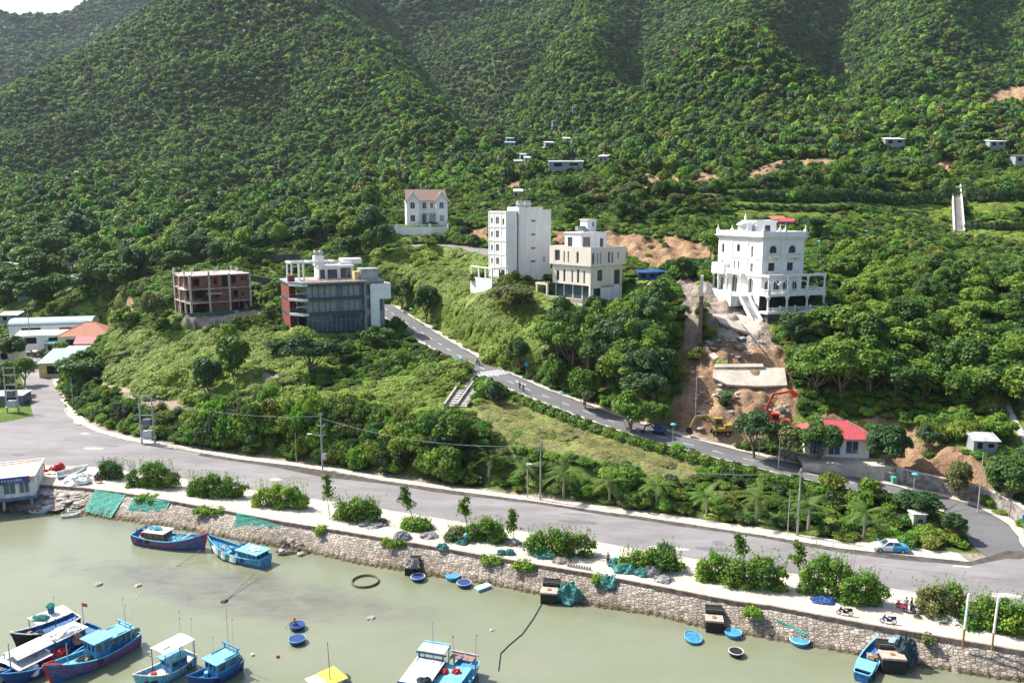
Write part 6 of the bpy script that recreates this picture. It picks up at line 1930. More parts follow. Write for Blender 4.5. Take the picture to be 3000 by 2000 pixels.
def blocks():
 mooring_block(942, 1322, 'mooring block heaped with gear by the dark blue basket boat', w=1.3, l=1.1, h=1.3)
 mooring_block(1262, 1387, 'black mooring block with a dark green net pile at its right side', w=2.0, l=1.6, h=1.5)
 mooring_block(1643, 1453, 'black mooring block with an open dark hatch behind it', w=1.9, l=1.5, h=1.5)
 mooring_block(2055, 1548, 'big concrete-topped mooring block next to the small blue boat', w=2.3, l=1.6, h=1.8)
 for u, v, z, r, h, m, lab in [(1307, 1375, .2, 1.3, 1.9, 'net_teal', 'teal and green net pile stacked beside the black mooring block'), (1400, 1342, 1.6, 1.25, 1.1, 'net_teal', 'teal net heap sliding over the quay edge'),
         (2075, 1515, .6, 1.1, 2.3, 'net_dark', 'tall dark net pile behind the concrete-topped mooring block'), (946, 1300, 1.2, .8, .9, 'net_grey', 'grey gear heaped on the smallest mooring block'),
         (1300, 1345, 1.7, .5, .4, 'boat_red', 'small red bundle above the teal net pile')]:
  p = PZ(u, v, z); heap((p[0], p[1], z), r, h, M[m], lab, seed=int(u))
blocks()
# ---------------------------------------------------------------- things lying on the quay
ZQ = GZ + .135
def quay_things():
 g = 'net piles along the quay'
 for u, v, r, h, m, lab in [
  (1252, 1275, 1.3, .8, 'net_teal', 'blue-green nets lying at the foot of the long roadside bush'), (1172, 1272, .5, .6, 'net_teal', 'small dark green net cone on the pale quay'),
  (1152, 1272, .45, .55, 'net_teal', 'small teal net bundle left of the net cone'), (1180, 1248, .8, .6, 'net_grey', 'grey-green net heap at the foot of the sapling'),
  (1420, 1298, 1.0, .9, 'net_teal', 'leftmost tall teal net heap beside the standing person'), (1428, 1311, .8, .8, 'net_teal', 'teal net heap second in the row of tall heaps'),
  (1446, 1312, .85, .95, 'net_teal', 'teal and pink net heap in the middle of the row'), (1476, 1319, .8, .8, 'net_teal', 'flat green net heap right of the row middle'),
  (1497, 1318, .9, 1.0, 'net_grey', 'pinkish grey net heap at the right of the row'), (1524, 1332, .9, .45, 'net_grey', 'flat grey sack lying at the right end of the heaps'),
  (924, 1236, .9, .9, 'net_grey', 'mixed grey net pile with red cloth at the quay edge'), (985, 1232, 1.0, .45, 'net_grey', 'black and grey sheet of net on the quay'),
  (1016, 1257, .65, .5, 'net_teal', 'dark teal net bundle by the coping below the leaning saplings'), (1062, 1248, .6, .5, 'net_teal', 'teal bundle under the blue upturned float'),
  (180, 1108, 1.7, 1.3, 'float_white', 'big heap of white and grey foam at the quay corner'), (858, 1203, 1.6, .5, 'net_grey', 'flat grey net spread in front of the parked motorbikes'),
  (2288 * .784 + 0, 1400, .01, .01, 'net_grey', '')]:
  if not lab: continue
  p = PZ(u, v, ZQ); heap((p[0], p[1], ZQ), r, h, M[m], lab, seed=int(u * 3))
 p = PZ(2175, 1424, ZQ); heap((p[0], p[1], ZQ), 1.0, .5, M['float_white'], 'white rubbish heap below the bushes near the white poles', 'rubbish', 'rubbish_heap', strands=8)
 p = PZ(1893, 1380, ZQ); heap((p[0], p[1], ZQ), .9, .5, M['tarp_blue'], 'dark blue tarpaulin tucked under the quay bushes', 'tarpaulin', 'tarpaulin', strands=0, sx=1.7)
 p = PZ(1290, 1290, ZQ); heap((p[0], p[1], ZQ), .9, .5, MT('scrap', (.33, .27, .22), .9, var=.4, vscale=4), 'pile of grey planks and dark gear beside the blue-green nets', 'scrap', 'scrap_pile')
 # row of concrete pegs
 p0, p1 = PZ(1305, 1300, ZQ), PZ(1355, 1309, ZQ)
 for k in range(9):
  q = p0 + (p1 - p0) * k / 8
  o = B().lathe([(.16, 0), (.16, .35), (.09, .5)], 8).build('concrete_peg', M['concrete'], None, loc=(q[0], q[1], ZQ))
  tag(o, 'one of the small concrete pegs in a row at the quay edge', 'peg', 'row of concrete pegs on the quay')
 # upturned float
 p = PZ(1066, 1243, ZQ)
 o = B().lathe([(.02, 0), (.3, .05), (.34, .5), (.3, 1.1), (.15, 1.4), (.02, 1.45)], 12).build('blue_float', M['boat_sky'], None, loc=(p[0], p[1], ZQ), rz=.3); o.rotation_euler = (.25, .25, 0)
 tag(o, 'sky-blue float standing on end among the quay nets', 'float')
quay_things()
def net_sheet(pts, label, m='net_green', holes=.0, bars=True):
 """netting laid over the stone slope; pts are four (u, v, z) corners"""
 c = [PZ(u, v, z) for u, v, z in pts]
 t = thing('fishing_net', tuple(c[0]), label, 'net')
 o0 = c[0]
 mb = B(); n = 14; rr = random.Random(int(pts[0][0]))
 def at(a, b):
  p = (c[0] * (1 - a) + c[1] * a) * (1 - b) + (c[3] * (1 - a) + c[2] * a) * b
  return p - o0 + np.array([0, -.05, .16 + .07 * sin(a * 17 + b * 9) * sin(b * 11)])
 # woven strands across and down
 for i in range(n * 3 + 1):
  a = i / (n * 3); w = .075
  for k in range(8):
   if rr.random() < holes + (.35 if k > 5 else 0): continue
   mb.bar(at(a, k / 8), at(a, (k + 1) / 8), w, .03)
 for j in range(19):
  b = j / 18
  for k in range(16):
   if rr.random() < holes + (.4 if b > .75 else 0): continue
   mb.bar(at(k / 16, b), at((k + 1) / 16, b), .065, .03)
 mb.build('mesh', M[m], t)
 if bars:
  mb = B()
  for a, b in (((0, 0), (1, 0)), ((0, 0), (0, 1)), ((1, 0), (1, 1))):
   mb.bar(at(*a), at(*b), .30, .06)
  mb.build('edge_band', M[m], t)
def nets():
 net_sheet([(221, 1127, 2.4), (290, 1134, 2.4), (253, 1190, .2), (198, 1176, .3)], 'square green net with solid borders spread on the stone slope')
 net_sheet([(309, 1143, 2.4), (390, 1154, 2.3), (374, 1184, .8), (291, 1181, .5)], 'torn green net on the slope left of the moored red-bowed boat', holes=.12)
 net_sheet([(545, 1180, 2.5), (643, 1197, 2.4), (640, 1238, .5), (542, 1218, .7)], 'large green net draped over the slope above the tarpaulin-draped boat', holes=.04)
 net_sheet([(1783, 1423, 1.5), (1855, 1455, .8), (1857, 1472, .4), (1790, 1440, .8)], 'ragged strips of green net above the pale-sided basket boat', holes=.55, bars=False)
 net_sheet([(1920, 1433, 1.6), (1935, 1430, 1.7), (1925, 1462, .7), (1918, 1460, .7)], 'narrow strip of green net hanging on the stones', holes=.2, bars=False)
nets()
# ---------------------------------------------------------------- poles, lamps, wires
MT('pole', (.40, .39, .37), .85, var=.2, vscale=2)
MT('lampteal', (.10, .42, .48), .4)
MT('lampblue', (.08, .30, .62), .4)
MT('galv', (.48, .52, .54), .45, metal=.3)
def ground_at(u, v, z=None):
 return PZ(u, v, z) if z is not None else hit(u, v)
POLETOPS = {}
def utility_pole(key, u, v, h, label, arms=((.4, 1.6), (1.5, 1.4)), z=None, trans=False, lamp=None, r=.17, name='utility_pole'):
 p = ground_at(u, v, z)
 t = thing(name, tuple(p), label, 'utility pole')
 mb = B(); mb.bar((0, 0, -.5), (0, 0, h), r * 2, n=10, w2=r * 1.15); mb.build('post', M['pole'], t, smooth=True)
 for dz, w in arms:
  mb = B(); mb.box(-w / 2, w / 2, -.06, .06, h - dz - .06, h - dz + .06); mb.bar((0, 0, h - dz - .7), (w * .35, 0, h - dz), .05)
  a = mb.build('crossarm', M['galv'], t)
  mb = B()
  for x in (-w / 2 + .08, 0.12, w / 2 - .08): mb.lathe([(.05, 0), (.09, .06), (.05, .12), (.08, .2), (.03, .28)], 8, (x, 0, h - dz + .06))
  mb.build('insulator', M['boat_wood'], a)
 if trans:
  mb = B(); mb.lathe([(.32, 0), (.34, .1), (.34, .95), (.28, 1.1)], 12, (.45, -.1, 1.9)); mb.box(.1, .4, -.15, .1, 2.2, 2.5); mb.build('transformer', M['galv'], t)
 if lamp:
  lz, lx = lamp
  mb = B(); mb.bar((0, 0, lz), (lx, -.3, lz + .45), .07); mb.build('lamp_arm', M['galv'], t)
  mb = B(); s = 1 if lx > 0 else -1
  mb.box(min(lx, lx + s * .8), max(lx, lx + s * .8), -.45, -.15, lz + .4, lz + .52); mb.build('lamp_head', M['white'], t)
 POLETOPS[key] = (p[0], p[1], p[2] + h)
 return t
def pole_set():
 utility_pole('h', 741, 1078, 10.3, 'concrete power pole with a pale transformer drum beside the shore road', z=GZ + .12, trans=True, lamp=(6.1, -1.6), arms=((.3, .9), (2.3, 1.5), (4.0, 1.4)))
 utility_pole('m', 1241, 1147, 9.8, 'concrete power pole with a bracket near its top behind the coconut palms', z=GZ + .12, lamp=(5.5, -1.4), arms=((.9, .7),), r=.15)
 utility_pole('n', 1212, 1143, 5.8, 'short grey pole with a small crossarm left of the taller concrete pole', z=GZ + .12, arms=((.5, .8),), r=.09)
 utility_pole('r', 1831, 1229, 9.8, 'tall grey power pole leaning slightly by the palms above the shore road', z=GZ + .12, arms=((.6, .6),), r=.17)
 utility_pole('s', 1809, 1226, 6.6, 'thin grey pole standing just left of the tall leaning pole', z=GZ + .12, arms=(), r=.07)
 utility_pole('t', 681, 1062, 5.6, 'thin bare pole against the thicket left of the transformer pole', z=GZ + .12, arms=(), r=.07)
 utility_pole('l', 169, 942, 7.8, 'thin concrete pole at the mouth of the side road', z=GZ, arms=(), r=.1)
 utility_pole('k', 156, 902, 7.2, 'thin pole in the bushes beside the pale blue roof', z=3, arms=(), r=.1)
 utility_pole('j', 73, 812, 13, 'tall concrete pole standing before the long white shed', z=4.2, arms=(), r=.17)
 utility_pole('x', 1597, 960, 8.0, 'wooden pole with a small white lamp at the foot of the landslide', z=None, arms=(), r=.1, lamp=(7.3, .3))
 utility_pole('y', 2246, 1171, 9.0, 'thin pole behind the pavement on the right bend', z=3.4, arms=(), r=.1)
 utility_pole('z', 1342 + 446, 1075, 5.2, 'thin white pole under the olive tree by the upper road', z=6.2, arms=(), r=.06)
 # H-frame with transformer decks
 for u, v, z, lab, h in ((341, 1018, GZ + .1, 'H-frame of two concrete poles carrying grey transformer boxes beside the shore road', 10.0), (30, 945, 2.7, 'H-frame of two grey poles with switchgear left of the side road', 10.5)):
  p = PZ(u, v, z); t = thing('transformer_frame', tuple(p), lab, 'transformer frame', .1)
  for x in (-1.25, 1.25):
   mb = B(); mb.bar((x, 0, -.5), (x * .92, 0, h), .4, n=8, w2=.2); mb.build('post', M['pole'], t)
  mb = B()
  for zz in (h - .4, h - 2.0, h - 4.3, 3.6, 1.2): mb.bar((-1.5, 0, zz), (1.5, 0, zz), .13)
  mb.box(-1.4, 1.4, -.6, .6, 1.1, 1.2); mb.build('crossbar', M['galv'], t)
  B().box(-.75, .75, -.5, .5, 3.66, 4.9).build('transformer', M['slate'], t); B().box(-.85, .85, -.45, .45, 1.25, 2.6).build('transformer', M['galv'], t)
  mb = B()
  for x in (-1, 0, 1): mb.lathe([(.06, 0), (.1, .1), (.05, .2), (.09, .3), (.03, .42)], 8, (x, 0, h - .33))
  mb.build('insulator', M['boat_wood'], t)
  POLETOPS['H' + str(u)] = (p[0], p[1], p[2] + h)
 # white posts on the quay
 for u, v, lab in ((2212, 1476, 'white post with a rusty foot at the quay edge, left of two'), (2279, 1470 + 15, 'white post with a rusty foot at the quay edge, right of two')):
  p = PZ(u, v, ZQ); t = thing('mooring_post', tuple(p), lab, 'post', 0, 'white posts on the quay edge')
  mb = B(); mb.bar((0, 0, 1.6), (.12, 0, 5.6), .22, n=8); mb.build('white_shaft', M['white'], t)
  mb = B(); mb.bar((0, 0, -.3), (0, 0, 1.6), .2, n=8); mb.build('rusty_foot', M['boat_wood'], t)
 # sagging wires between the road poles
 def wire(a, b, off, sag, lab):
  a, b = np.array(POLETOPS[a]) + off, np.array(POLETOPS[b]) + off
  pts = [a + (b - a) * k / 14 - np.array([0, 0, sag * 4 * (k / 14) * (1 - k / 14)]) for k in range(15)]
  mb = B(); pen(mb, pts, .022, 4)
  tag(mb.build('power_line', M['grey_metal']), lab, 'power line')
 wire('h', 'H341', np.array([0, 0, -.6]), 1.4, 'sagging power line from the transformer pole to the H-frame')
 wire('h', 'm', np.array([0, 0, -.9]), 1.8, 'long sagging power line over the thicket between two road poles')
 wire('m', 'r', np.array([0, 0, -.7]), 1.8, 'sagging power line over the coconut palms')
def street_lamp(u, v, label, z=None, h=3.4, m='lampteal'):
 p = ground_at(u, v, z)
 t = thing('street_lamp', tuple(p), label, 'street lamp', 0, 'small lamps along the upper road')
 mb = B(); mb.bar((0, 0, -.3), (0, 0, h), .1, n=6); mb.build('post', M['galv'], t)
 mb = B(); mb.lathe([(.06, 0), (.45, .08), (.5, .18), (.3, .34), (.02, .4)], 12, (0, 0, h - .05)); mb.build('lamp_shade', M[m], t, smooth=True)
def lamps():
 for u, v, lab in ((1060, 862, 'blue-topped lamp left of the zebra crossing'), (1288, 945, 'blue-topped lamp on the bend below the tree row'), (1545, 1022, 'teal-topped lamp under the dark trees beside the upper road'), (1742, 1058, 'teal-topped lamp before the big round dark tree'),
      (2097, 1141, 'teal-topped lamp in front of the long stone wall'), (945, 742, 'blue-topped lamp where the road meets the grey villa'), (1880, 585, 'blue-topped lamp right of the white villa roof'),
      (1100, 606, 'pale lamp post on the hill road left of the white tower'), (1988, 560, 'pale lamp in the bushes behind the white villa')):
  street_lamp(u, v, lab, h=3.6)
 for u, v, z, lab in ((1209, 862, None, 'blue square sign on a thin post above the zebra crossing'), (2350, 1226, 2.9, 'blue sign board at the right edge pavement')):
  p = ground_at(u, v, z); t = thing('road_sign', tuple(p), lab, 'road sign')
  mb = B(); mb.bar((0, 0, -.2), (0, 0, 2.8), .08, n=6); mb.build('post', M['galv'], t); B().box(-.4, .4, -.05, .0, 2.0, 2.9).build('board', M['lampblue'], t)
pole_set(); lamps()
# ---------------------------------------------------------------- people: one skinned body each, clothes as children
MT('skin', (.36, .21, .14), .6); MT('hair', (.02, .015, .012), .8)
def skinmesh(name, V, E, R, m, par, root=0, sub=1):
 me = bpy.data.meshes.new(name); me.from_pydata([tuple(v) for v in V], E, []); me.materials.append(m)
 o = bpy.data.objects.new(name, me); COL.objects.link(o)
 if par is not None: o.parent = par
 md = o.modifiers.new('skin', 'SKIN'); md.use_smooth_shade = True
 for i, r in enumerate(R):
  d = me.skin_vertices[0].data[i]; d.radius = (r, r) if not isinstance(r, tuple) else r; d.use_root = (i == root)
 if sub:
  s = o.modifiers.new('sub', 'SUBSURF'); s.levels = s.render_levels = sub
 return o
def person(loc, rz, label, shirt, trousers, hat=None, pose='stand', scale=1.0, group=None):
 J = {}
 def j(n, p, r): J[n] = (p, r)
 sit = pose in ('sit', 'ride'); hz = .55 if pose == 'sit' else .80 if pose == 'ride' else .93
 ln = {'stand': 0, 'walk': .03, 'sit': .12, 'ride': .10}[pose]
 j('pelvis', (0, 0, hz), (.14, .11)); j('waist', (0, ln * .3, hz + .16), (.125, .10)); j('chest', (0, ln, hz + .38), (.16, .11)); j('neck', (0, ln * 1.3, hz + .54), .055)
 j('head', (0, ln * 1.5 + .01, hz + .66), (.078, .092)); j('crown', (0, ln * 1.5, hz + .76), (.07, .085))
 E = [('pelvis', 'waist'), ('waist', 'chest'), ('chest', 'neck'), ('neck', 'head'), ('head', 'crown')]
 for s, S in ((1, 'l'), (-1, 'r')):
  j('sh' + S, (s * .19, ln, hz + .47), .055)
  if pose == 'stand':
   el, ha = (s * .25, ln - .02, hz + .20), (s * .25, ln + .08, hz - .03)
  elif pose == 'walk':
   el, ha = (s * .25, ln - s * .10, hz + .21), (s * .24, ln - s * .16 + .1, hz)
  else:
   el, ha = (s * .26, ln + .16, hz + .26), (s * .2, ln + .40, hz + .24)
  j('el' + S, el, .042); j('wr' + S, ha, .028)
  E += [('chest', 'sh' + S), ('sh' + S, 'el' + S), ('el' + S, 'wr' + S)]
  d = np.array(ha) - np.array(el); d /= np.linalg.norm(d)
  side = np.array([0, 1, 0]) - d * d[1]; side /= np.linalg.norm(side) + 1e-6
  pa = np.array(ha) + d * .06; j('pa' + S, tuple(pa), .026); E.append(('wr' + S, 'pa' + S))
  for k, (o_, L_) in enumerate(((-.030, .075), (-.01, .088), (.011, .083), (.030, .062))):
   m1 = pa + side * o_ + d * .045; m2 = pa + side * o_ * 1.05 + d * L_ * 1.1 + np.array([-s * .012, 0, -.004])
   j(f'f{S}{k}', tuple(m1), .0095); j(f'g{S}{k}', tuple(m2), .008); E += [('pa' + S, f'f{S}{k}'), (f'f{S}{k}', f'g{S}{k}')]
  th = np.array(ha) + d * .03 + side * .035; j('th' + S, tuple(th), .011); j('ti' + S, tuple(th + d * .04 + side * .015), .009); E += [('wr' + S, 'th' + S), ('th' + S, 'ti' + S)]
  hx = s * .09
  if pose == 'stand': kn, an = (s * .11, .01, .50), (s * .12, -.01, .08)
  elif pose == 'walk': kn, an = (s * .10, .10 * s + .04, .50), (s * .10, s * .20 - .04, .09)
  elif pose == 'sit': kn, an = (s * .16, .36, hz + .02), (s * .17, .34, .12)
  else: kn, an = (s * .20, .36, hz - .12), (s * .19, .22, .34)
  j('hp' + S, (hx, 0, hz - .06), .085); j('kn' + S, kn, .055); j('an' + S, an, .036); j('to' + S, (an[0], an[1] + .16, an[2] - .05), .032)
  E += [('pelvis', 'hp' + S), ('hp' + S, 'kn' + S), ('kn' + S, 'an' + S), ('an' + S, 'to' + S)]
 names = list(J); ix = {n: i for i, n in enumerate(names)}
 t = thing('person', tuple(loc), label, 'person', rz, group); t.scale = (scale,) * 3
 skinmesh('body', [J[n][0] for n in names], [(ix[a], ix[b]) for a, b in E], [J[n][1] for n in names], M['skin'], t)
 def garment(nm, keep, grow, m):
  ns = [n for n in names if n in keep]; k = {n: i for i, n in enumerate(ns)}
  rr = [tuple(q + grow for q in J[n][1]) if isinstance(J[n][1], tuple) else J[n][1] + grow for n in ns]
  skinmesh(nm, [J[n][0] for n in ns], [(k[a], k[b]) for a, b in E if a in k and b in k], rr, m, t)
 garment('shirt', {'waist', 'chest', 'shl', 'shr', 'ell', 'elr', 'pelvis'}, .022, M[shirt])
 garment('trousers', {'pelvis', 'hpl', 'hpr', 'knl', 'knr', 'anl', 'anr'}, .03, M[trousers])
 hd = J['head'][0]
 mb = B(); c = (hd[0], hd[1], hd[2] + .06)
 mb.lathe([(.1, -.03), (.108, .02), (.09, .08), (.05, .115), (.0, .12)], 12, c); mb.build('hair', M['hair'], t, smooth=True)
 mb = B(); mb.add([(-.012, hd[1] + .085, hd[2] + .01), (.012, hd[1] + .085, hd[2] + .01), (0, hd[1] + .115, hd[2] - .005), (0, hd[1] + .085, hd[2] + .045)], [(0, 1, 2), (1, 3, 2), (3, 0, 2)]); mb.box(-.025, .025, hd[1] + .083, hd[1] + .09, hd[2] - .035, hd[2] - .028)
 for s in (1, -1): mb.box(s * .032 - .01, s * .032 + .01, hd[1] + .08, hd[1] + .087, hd[2] + .035, hd[2] + .045)
 mb.build('face', M['hair'], t)
 if hat:
  mb = B(); mb.lathe([(.22, .05), (.2, .07), (.1, .13), (.09, .2), (.0, .22)], 14, hd); mb.build('hat', M[hat], t, smooth=True)
 return t
MT('jeans', (.05, .09, .22), .9); MT('darkcloth', (.03, .035, .045), .9); MT('bluecloth', (.18, .33, .42), .9); MT('whitecloth', (.6, .6, .6), .9); MT('redcloth', (.5, .04, .06), .9); MT('greycloth', (.22, .22, .24), .9)
def motorbike(loc, rz, label, col='darkcloth', group='parked motorbikes', name='motorbike'):
 t = thing(name, tuple(loc), label, 'motorbike', rz, group)
 for y in (-.62, .62):
  mb = B()
  for i in range(16):
   a, b = 2 * pi * i / 16, 2 * pi * (i + 1) / 16
   mb.bar((0, y + .25 * cos(a), .29 + .25 * sin(a)), (0, y + .25 * cos(b), .29 + .25 * sin(b)), .09, n=5)
  w = mb.build('wheel', M['rubber'], t)
  mb = B(); mb.bar((-.05, y, .29), (.05, y, .29), .12, n=8)
  for i in range(5):
   a = 2 * pi * i / 5; mb.bar((0, y, .29), (0, y + .21 * cos(a), .29 + .21 * sin(a)), .03)
  mb.build('rim', M['steel'], w)
 mb = B()
 mb.add([(-.1, -.75, .62), (.1, -.75, .62), (.14, -.3, .5), (-.14, -.3, .5), (-.1, -.8, .78), (.1, -.8, .78), (.15, -.2, .74), (-.15, -.2, .74)], [(0, 3, 2, 1), (4, 5, 6, 7), (0, 1, 5, 4), (1, 2, 6, 5), (2, 3, 7, 6), (3, 0, 4, 7)])
 mb.box(-.12, .12, -.3, .2, .28, .5); mb.bar((0, -.1, .45), (0, .42, .72), .22, .16); mb.bar((0, .42, .98), (0, .6, .5), .2, .1); mb.bar((-.17, .52, .55), (.17, .52, .55), .1, .3)
 mb.build('body', M[col], t)
 mb = B(); mb.add([(-.12, -.78, .79), (.12, -.78, .79), (.13, .1, .76), (-.13, .1, .76), (-.1, -.78, .88), (.1, -.78, .88), (.11, .08, .82), (-.11, .08, .82)], [(0, 3, 2, 1), (4, 5, 6, 7), (0, 1, 5, 4), (1, 2, 6, 5), (2, 3, 7, 6), (3, 0, 4, 7)]); mb.build('seat', M['rubber'], t)
 mb = B(); mb.bar((-.34, .36, 1.02), (.34, .36, 1.02), .045); mb.bar((0, .4, .95), (0, .62, .3), .07); mb.bar((-.3, .42, 1.02), (-.34, .42, 1.2), .03); mb.bar((.3, .42, 1.02), (.34, .42, 1.2), .03); mb.build('handlebar', M['steel'], t)
 mb = B(); mb.lathe([(.09, 0), (.07, .06)], 10, (0, 0, 0)); h = mb.build('headlight', M['white'], t, loc=(0, .52, .94)); h.rotation_euler = (-pi / 2, 0, 0)
 return t
def street_life():
 for u, v, rz, lab, c in ((1940, 1412, 1.3, 'black motorbike parked alone near the quay edge, left of the blue-nosed one', 'darkcloth'), (2040, 1431, 1.35, 'black motorbike with a blue nose parked at the quay edge', 'jeans'),
        (2098, 1411, -.3, 'dark motorbike beside the two standing people', 'darkcloth'), (2070, 1400, .3, 'red and blue motorbike behind the two standing people', 'redcloth'),
        (845, 1199, 1.2, 'white motorbike leaning at the bush foot, left of the trio', 'whitecloth'), (862, 1202, 1.0, 'grey motorbike in the middle of the trio by the bush', 'greycloth'), (878, 1205, 1.3, 'black motorbike at the right of the trio by the bush', 'darkcloth')):
  motorbike(PZ(u, v, ZQ), rz, lab, c)
 person(PZ(2080, 1403, ZQ), 2.6, 'person in a light blue shirt standing by the motorbikes on the quay', 'bluecloth', 'jeans', pose='stand')
 person(PZ(2092, 1404, ZQ), -2.4, 'person in dark clothes standing beside the one in light blue', 'darkcloth', 'darkcloth', pose='stand')
 person(PZ(1396, 1297, ZQ), .4, 'person in dark clothes standing beside the teal net heaps', 'greycloth', 'darkcloth', pose='stand')
 p = PZ(681, 1441, .0); person((p[0], p[1] - .1, -.02), pi / 2 + .6, 'person in a red hat and grey shirt paddling the basket boat', 'greycloth', 'darkcloth', hat='redcloth', pose='sit')
 mb = B(); a = Vector((p[0] - .5, p[1] + .2, .9)); b = Vector((p[0] - 1.3, p[1] - .3, .0)); mb.bar(a, b, .04); mb.bar(b, b + (b - a) * .25, .16, .03)
 tag(mb.build('paddle', M['boat_wood']), 'wooden paddle held by the person in the red hat', 'paddle')
 # riders and walkers on the roads
 q = PZ(923, 1152, GZ + .03)
 motorbike(q, 1.75, 'black motorbike ridden along the shore road behind the sapling', 'darkcloth', None)
 person((q[0], q[1], q[2] + .02), 1.75, 'rider in dark clothes on the shore road motorbike', 'darkcloth', 'darkcloth', hat=None, pose='ride')
 for s_uv, w, lab, c in (((1203, 906), 1.6, 'person in dark clothes walking at the road edge, left of the pair below the crossing', 'darkcloth'), ((1212, 910), 2.2, 'person in dark clothes walking at the road edge, right of the pair below the crossing', 'greycloth')):
  s = srange(R_UP, s_uv); a, t_, n_ = rframe(R_UP, s); pt = a + n_ * w
  person((pt[0], pt[1], pt[2] + .03), 1.0, lab, c, 'darkcloth', pose='walk')
 s = srange(R_UP, (1086, 852)); a, t_, n_ = rframe(R_UP, s); pt = a - n_ * .4
 motorbike((pt[0], pt[1], pt[2] + .03), math.atan2(t_[1], t_[0]) - pi / 2, 'small motorbike riding up towards the bend left of the crossing', 'greycloth', None)
 person((pt[0], pt[1], pt[2] + .05), math.atan2(t_[1], t_[0]) - pi / 2, 'rider in a blue shirt heading up to the bend', 'bluecloth', 'darkcloth', pose='ride')
street_life()
# ---------------------------------------------------------------- taxi
def taxi():
 p = PZ(2043, 1264, GZ + .13)
 t = thing('taxi', tuple(p), 'white and sky-blue taxi with raised bonnet parked on the roadside pavement', 'car', radians(-8.5) + pi)
 MT('car_white', (.75, .77, .78), .25, spec=.6); MT('car_blue', (.03, .33, .58), .25, spec=.6)
 Lf = 2.3
 prof = [(-2.3, .42), (-2.28, .80), (-1.9, .95), (-1.25, 1.0), (1.0, .98), (1.95, .88), (2.25, .72), (2.3, .38), (1.9, .24), (-1.9, .24)]
 def shell(x0, x1, name, m):
  mb = B()
  xs = [x0, x1]
  def top(x):
   pts = sorted([q for q in prof[:7]], key=lambda q: q[0]); return float(np.interp(x, [q[0] for q in pts], [q[1] for q in pts]))
  n = 12; V = []
  for i in range(n + 1):
   x = x0 + (x1 - x0) * i / n; h = top(x); e = max(0, (abs(x) - 1.8) / .5); w = .88 - .16 * e * e
   bt = .26 + .1 * e
   V += [(x, -w + .06, bt), (x, -w, .5), (x, -w + .03, h - .12), (x, -w + .14, h), (x, w - .14, h), (x, w - .03, h - .12), (x, w, .5), (x, w - .06, bt)]
  F = [(i * 8 + j, i * 8 + (j + 1) % 8, (i + 1) * 8 + (j + 1) % 8, (i + 1) * 8 + j) for i in range(n) for j in range(8)]
  F = [f[::-1] for f in F] + [tuple(range(8)), tuple(range(n * 8, n * 8 + 8))[::-1]]
  mb.add(V, F); return mb.build(name, m, t, smooth=True)
 shell(-2.28, -.15, 'rear_body', M['car_blue']); shell(-.149, 2.28, 'body', M['car_white'])
 # greenhouse
 mb = B()
 b_, tp = [(-1.55, .72), (1.0, .76)], [(-.95, .58), (.35, .60)]
 V = [(b_[0][0], -b_[0][1], .96), (b_[1][0], -b_[1][1], .95), (b_[1][0], b_[1][1], .95), (b_[0][0], b_[0][1], .96), (tp[0][0], -tp[0][1], 1.42), (tp[1][0], -tp[1][1], 1.44), (tp[1][0], tp[1][1], 1.44), (tp[0][0], tp[0][1], 1.42)]
 mb.add(V, [(0, 1, 5, 4), (1, 2, 6, 5), (2, 3, 7, 6), (3, 0, 4, 7)]); mb.build('window', M['glass'], t)
 mb = B(); mb.add([(x * 1.0, y * 1.02, z + .01) for x, y, z in V[4:]] + [(x * .96, y * .9, z + .07) for x, y, z in V[4:]], [(0, 1, 5, 4), (1, 2, 6, 5), (2, 3, 7, 6), (3, 0, 4, 7), (4, 5, 6, 7)])
 for a, c in ((0, 4), (1, 5), (2, 6), (3, 7)): mb.bar(V[a], V[c], .08)
 mb.bar((-.3, -.74, .96), (-.3, -.6, 1.43), .07); mb.bar((-.3, .74, .96), (-.3, .6, 1.43), .07)
 mb.build('roof', M['car_white'], t)
 for x in (-1.42, 1.42):
  for s in (-1, 1):
   mb = B(); mb.bar((x, s * .66, .31), (x, s * .89, .31), .62, n=18); w = mb.build('wheel', M['rubber'], t)
   mb = B(); mb.bar((x, s * .885, .31), (x, s * .90, .31), .38, n=12); mb.build('rim', M['steel'], w)
 mb = B(); mb.add([(1.05, -.7, .99), (1.05, .7, .99), (1.75, .66, 1.62), (1.75, -.66, 1.62), (1.05, -.7, 1.03), (1.05, .7, 1.03), (1.75, .66, 1.66), (1.75, -.66, 1.66)], [(3, 2, 1, 0), (4, 5, 6, 7), (0, 1, 5, 4), (1, 2, 6, 5), (2, 3, 7, 6), (3, 0, 4, 7)]); mb.build('bonnet', M['boat_sky'], t)
 for s in (-1, 1):
  B().box(2.2, 2.3, s * .6 - .16, s * .6 + .16, .58, .72).build('headlight', M['white'], t); B().box(-2.31, -2.22, s * .62 - .14, s * .62 + .14, .66, .82).build('tail_light', M['boat_red'], t)
 B().box(-.25, -.1, -.22, .22, 1.5, 1.62).build('roof_sign', M['white'], t)
taxi()
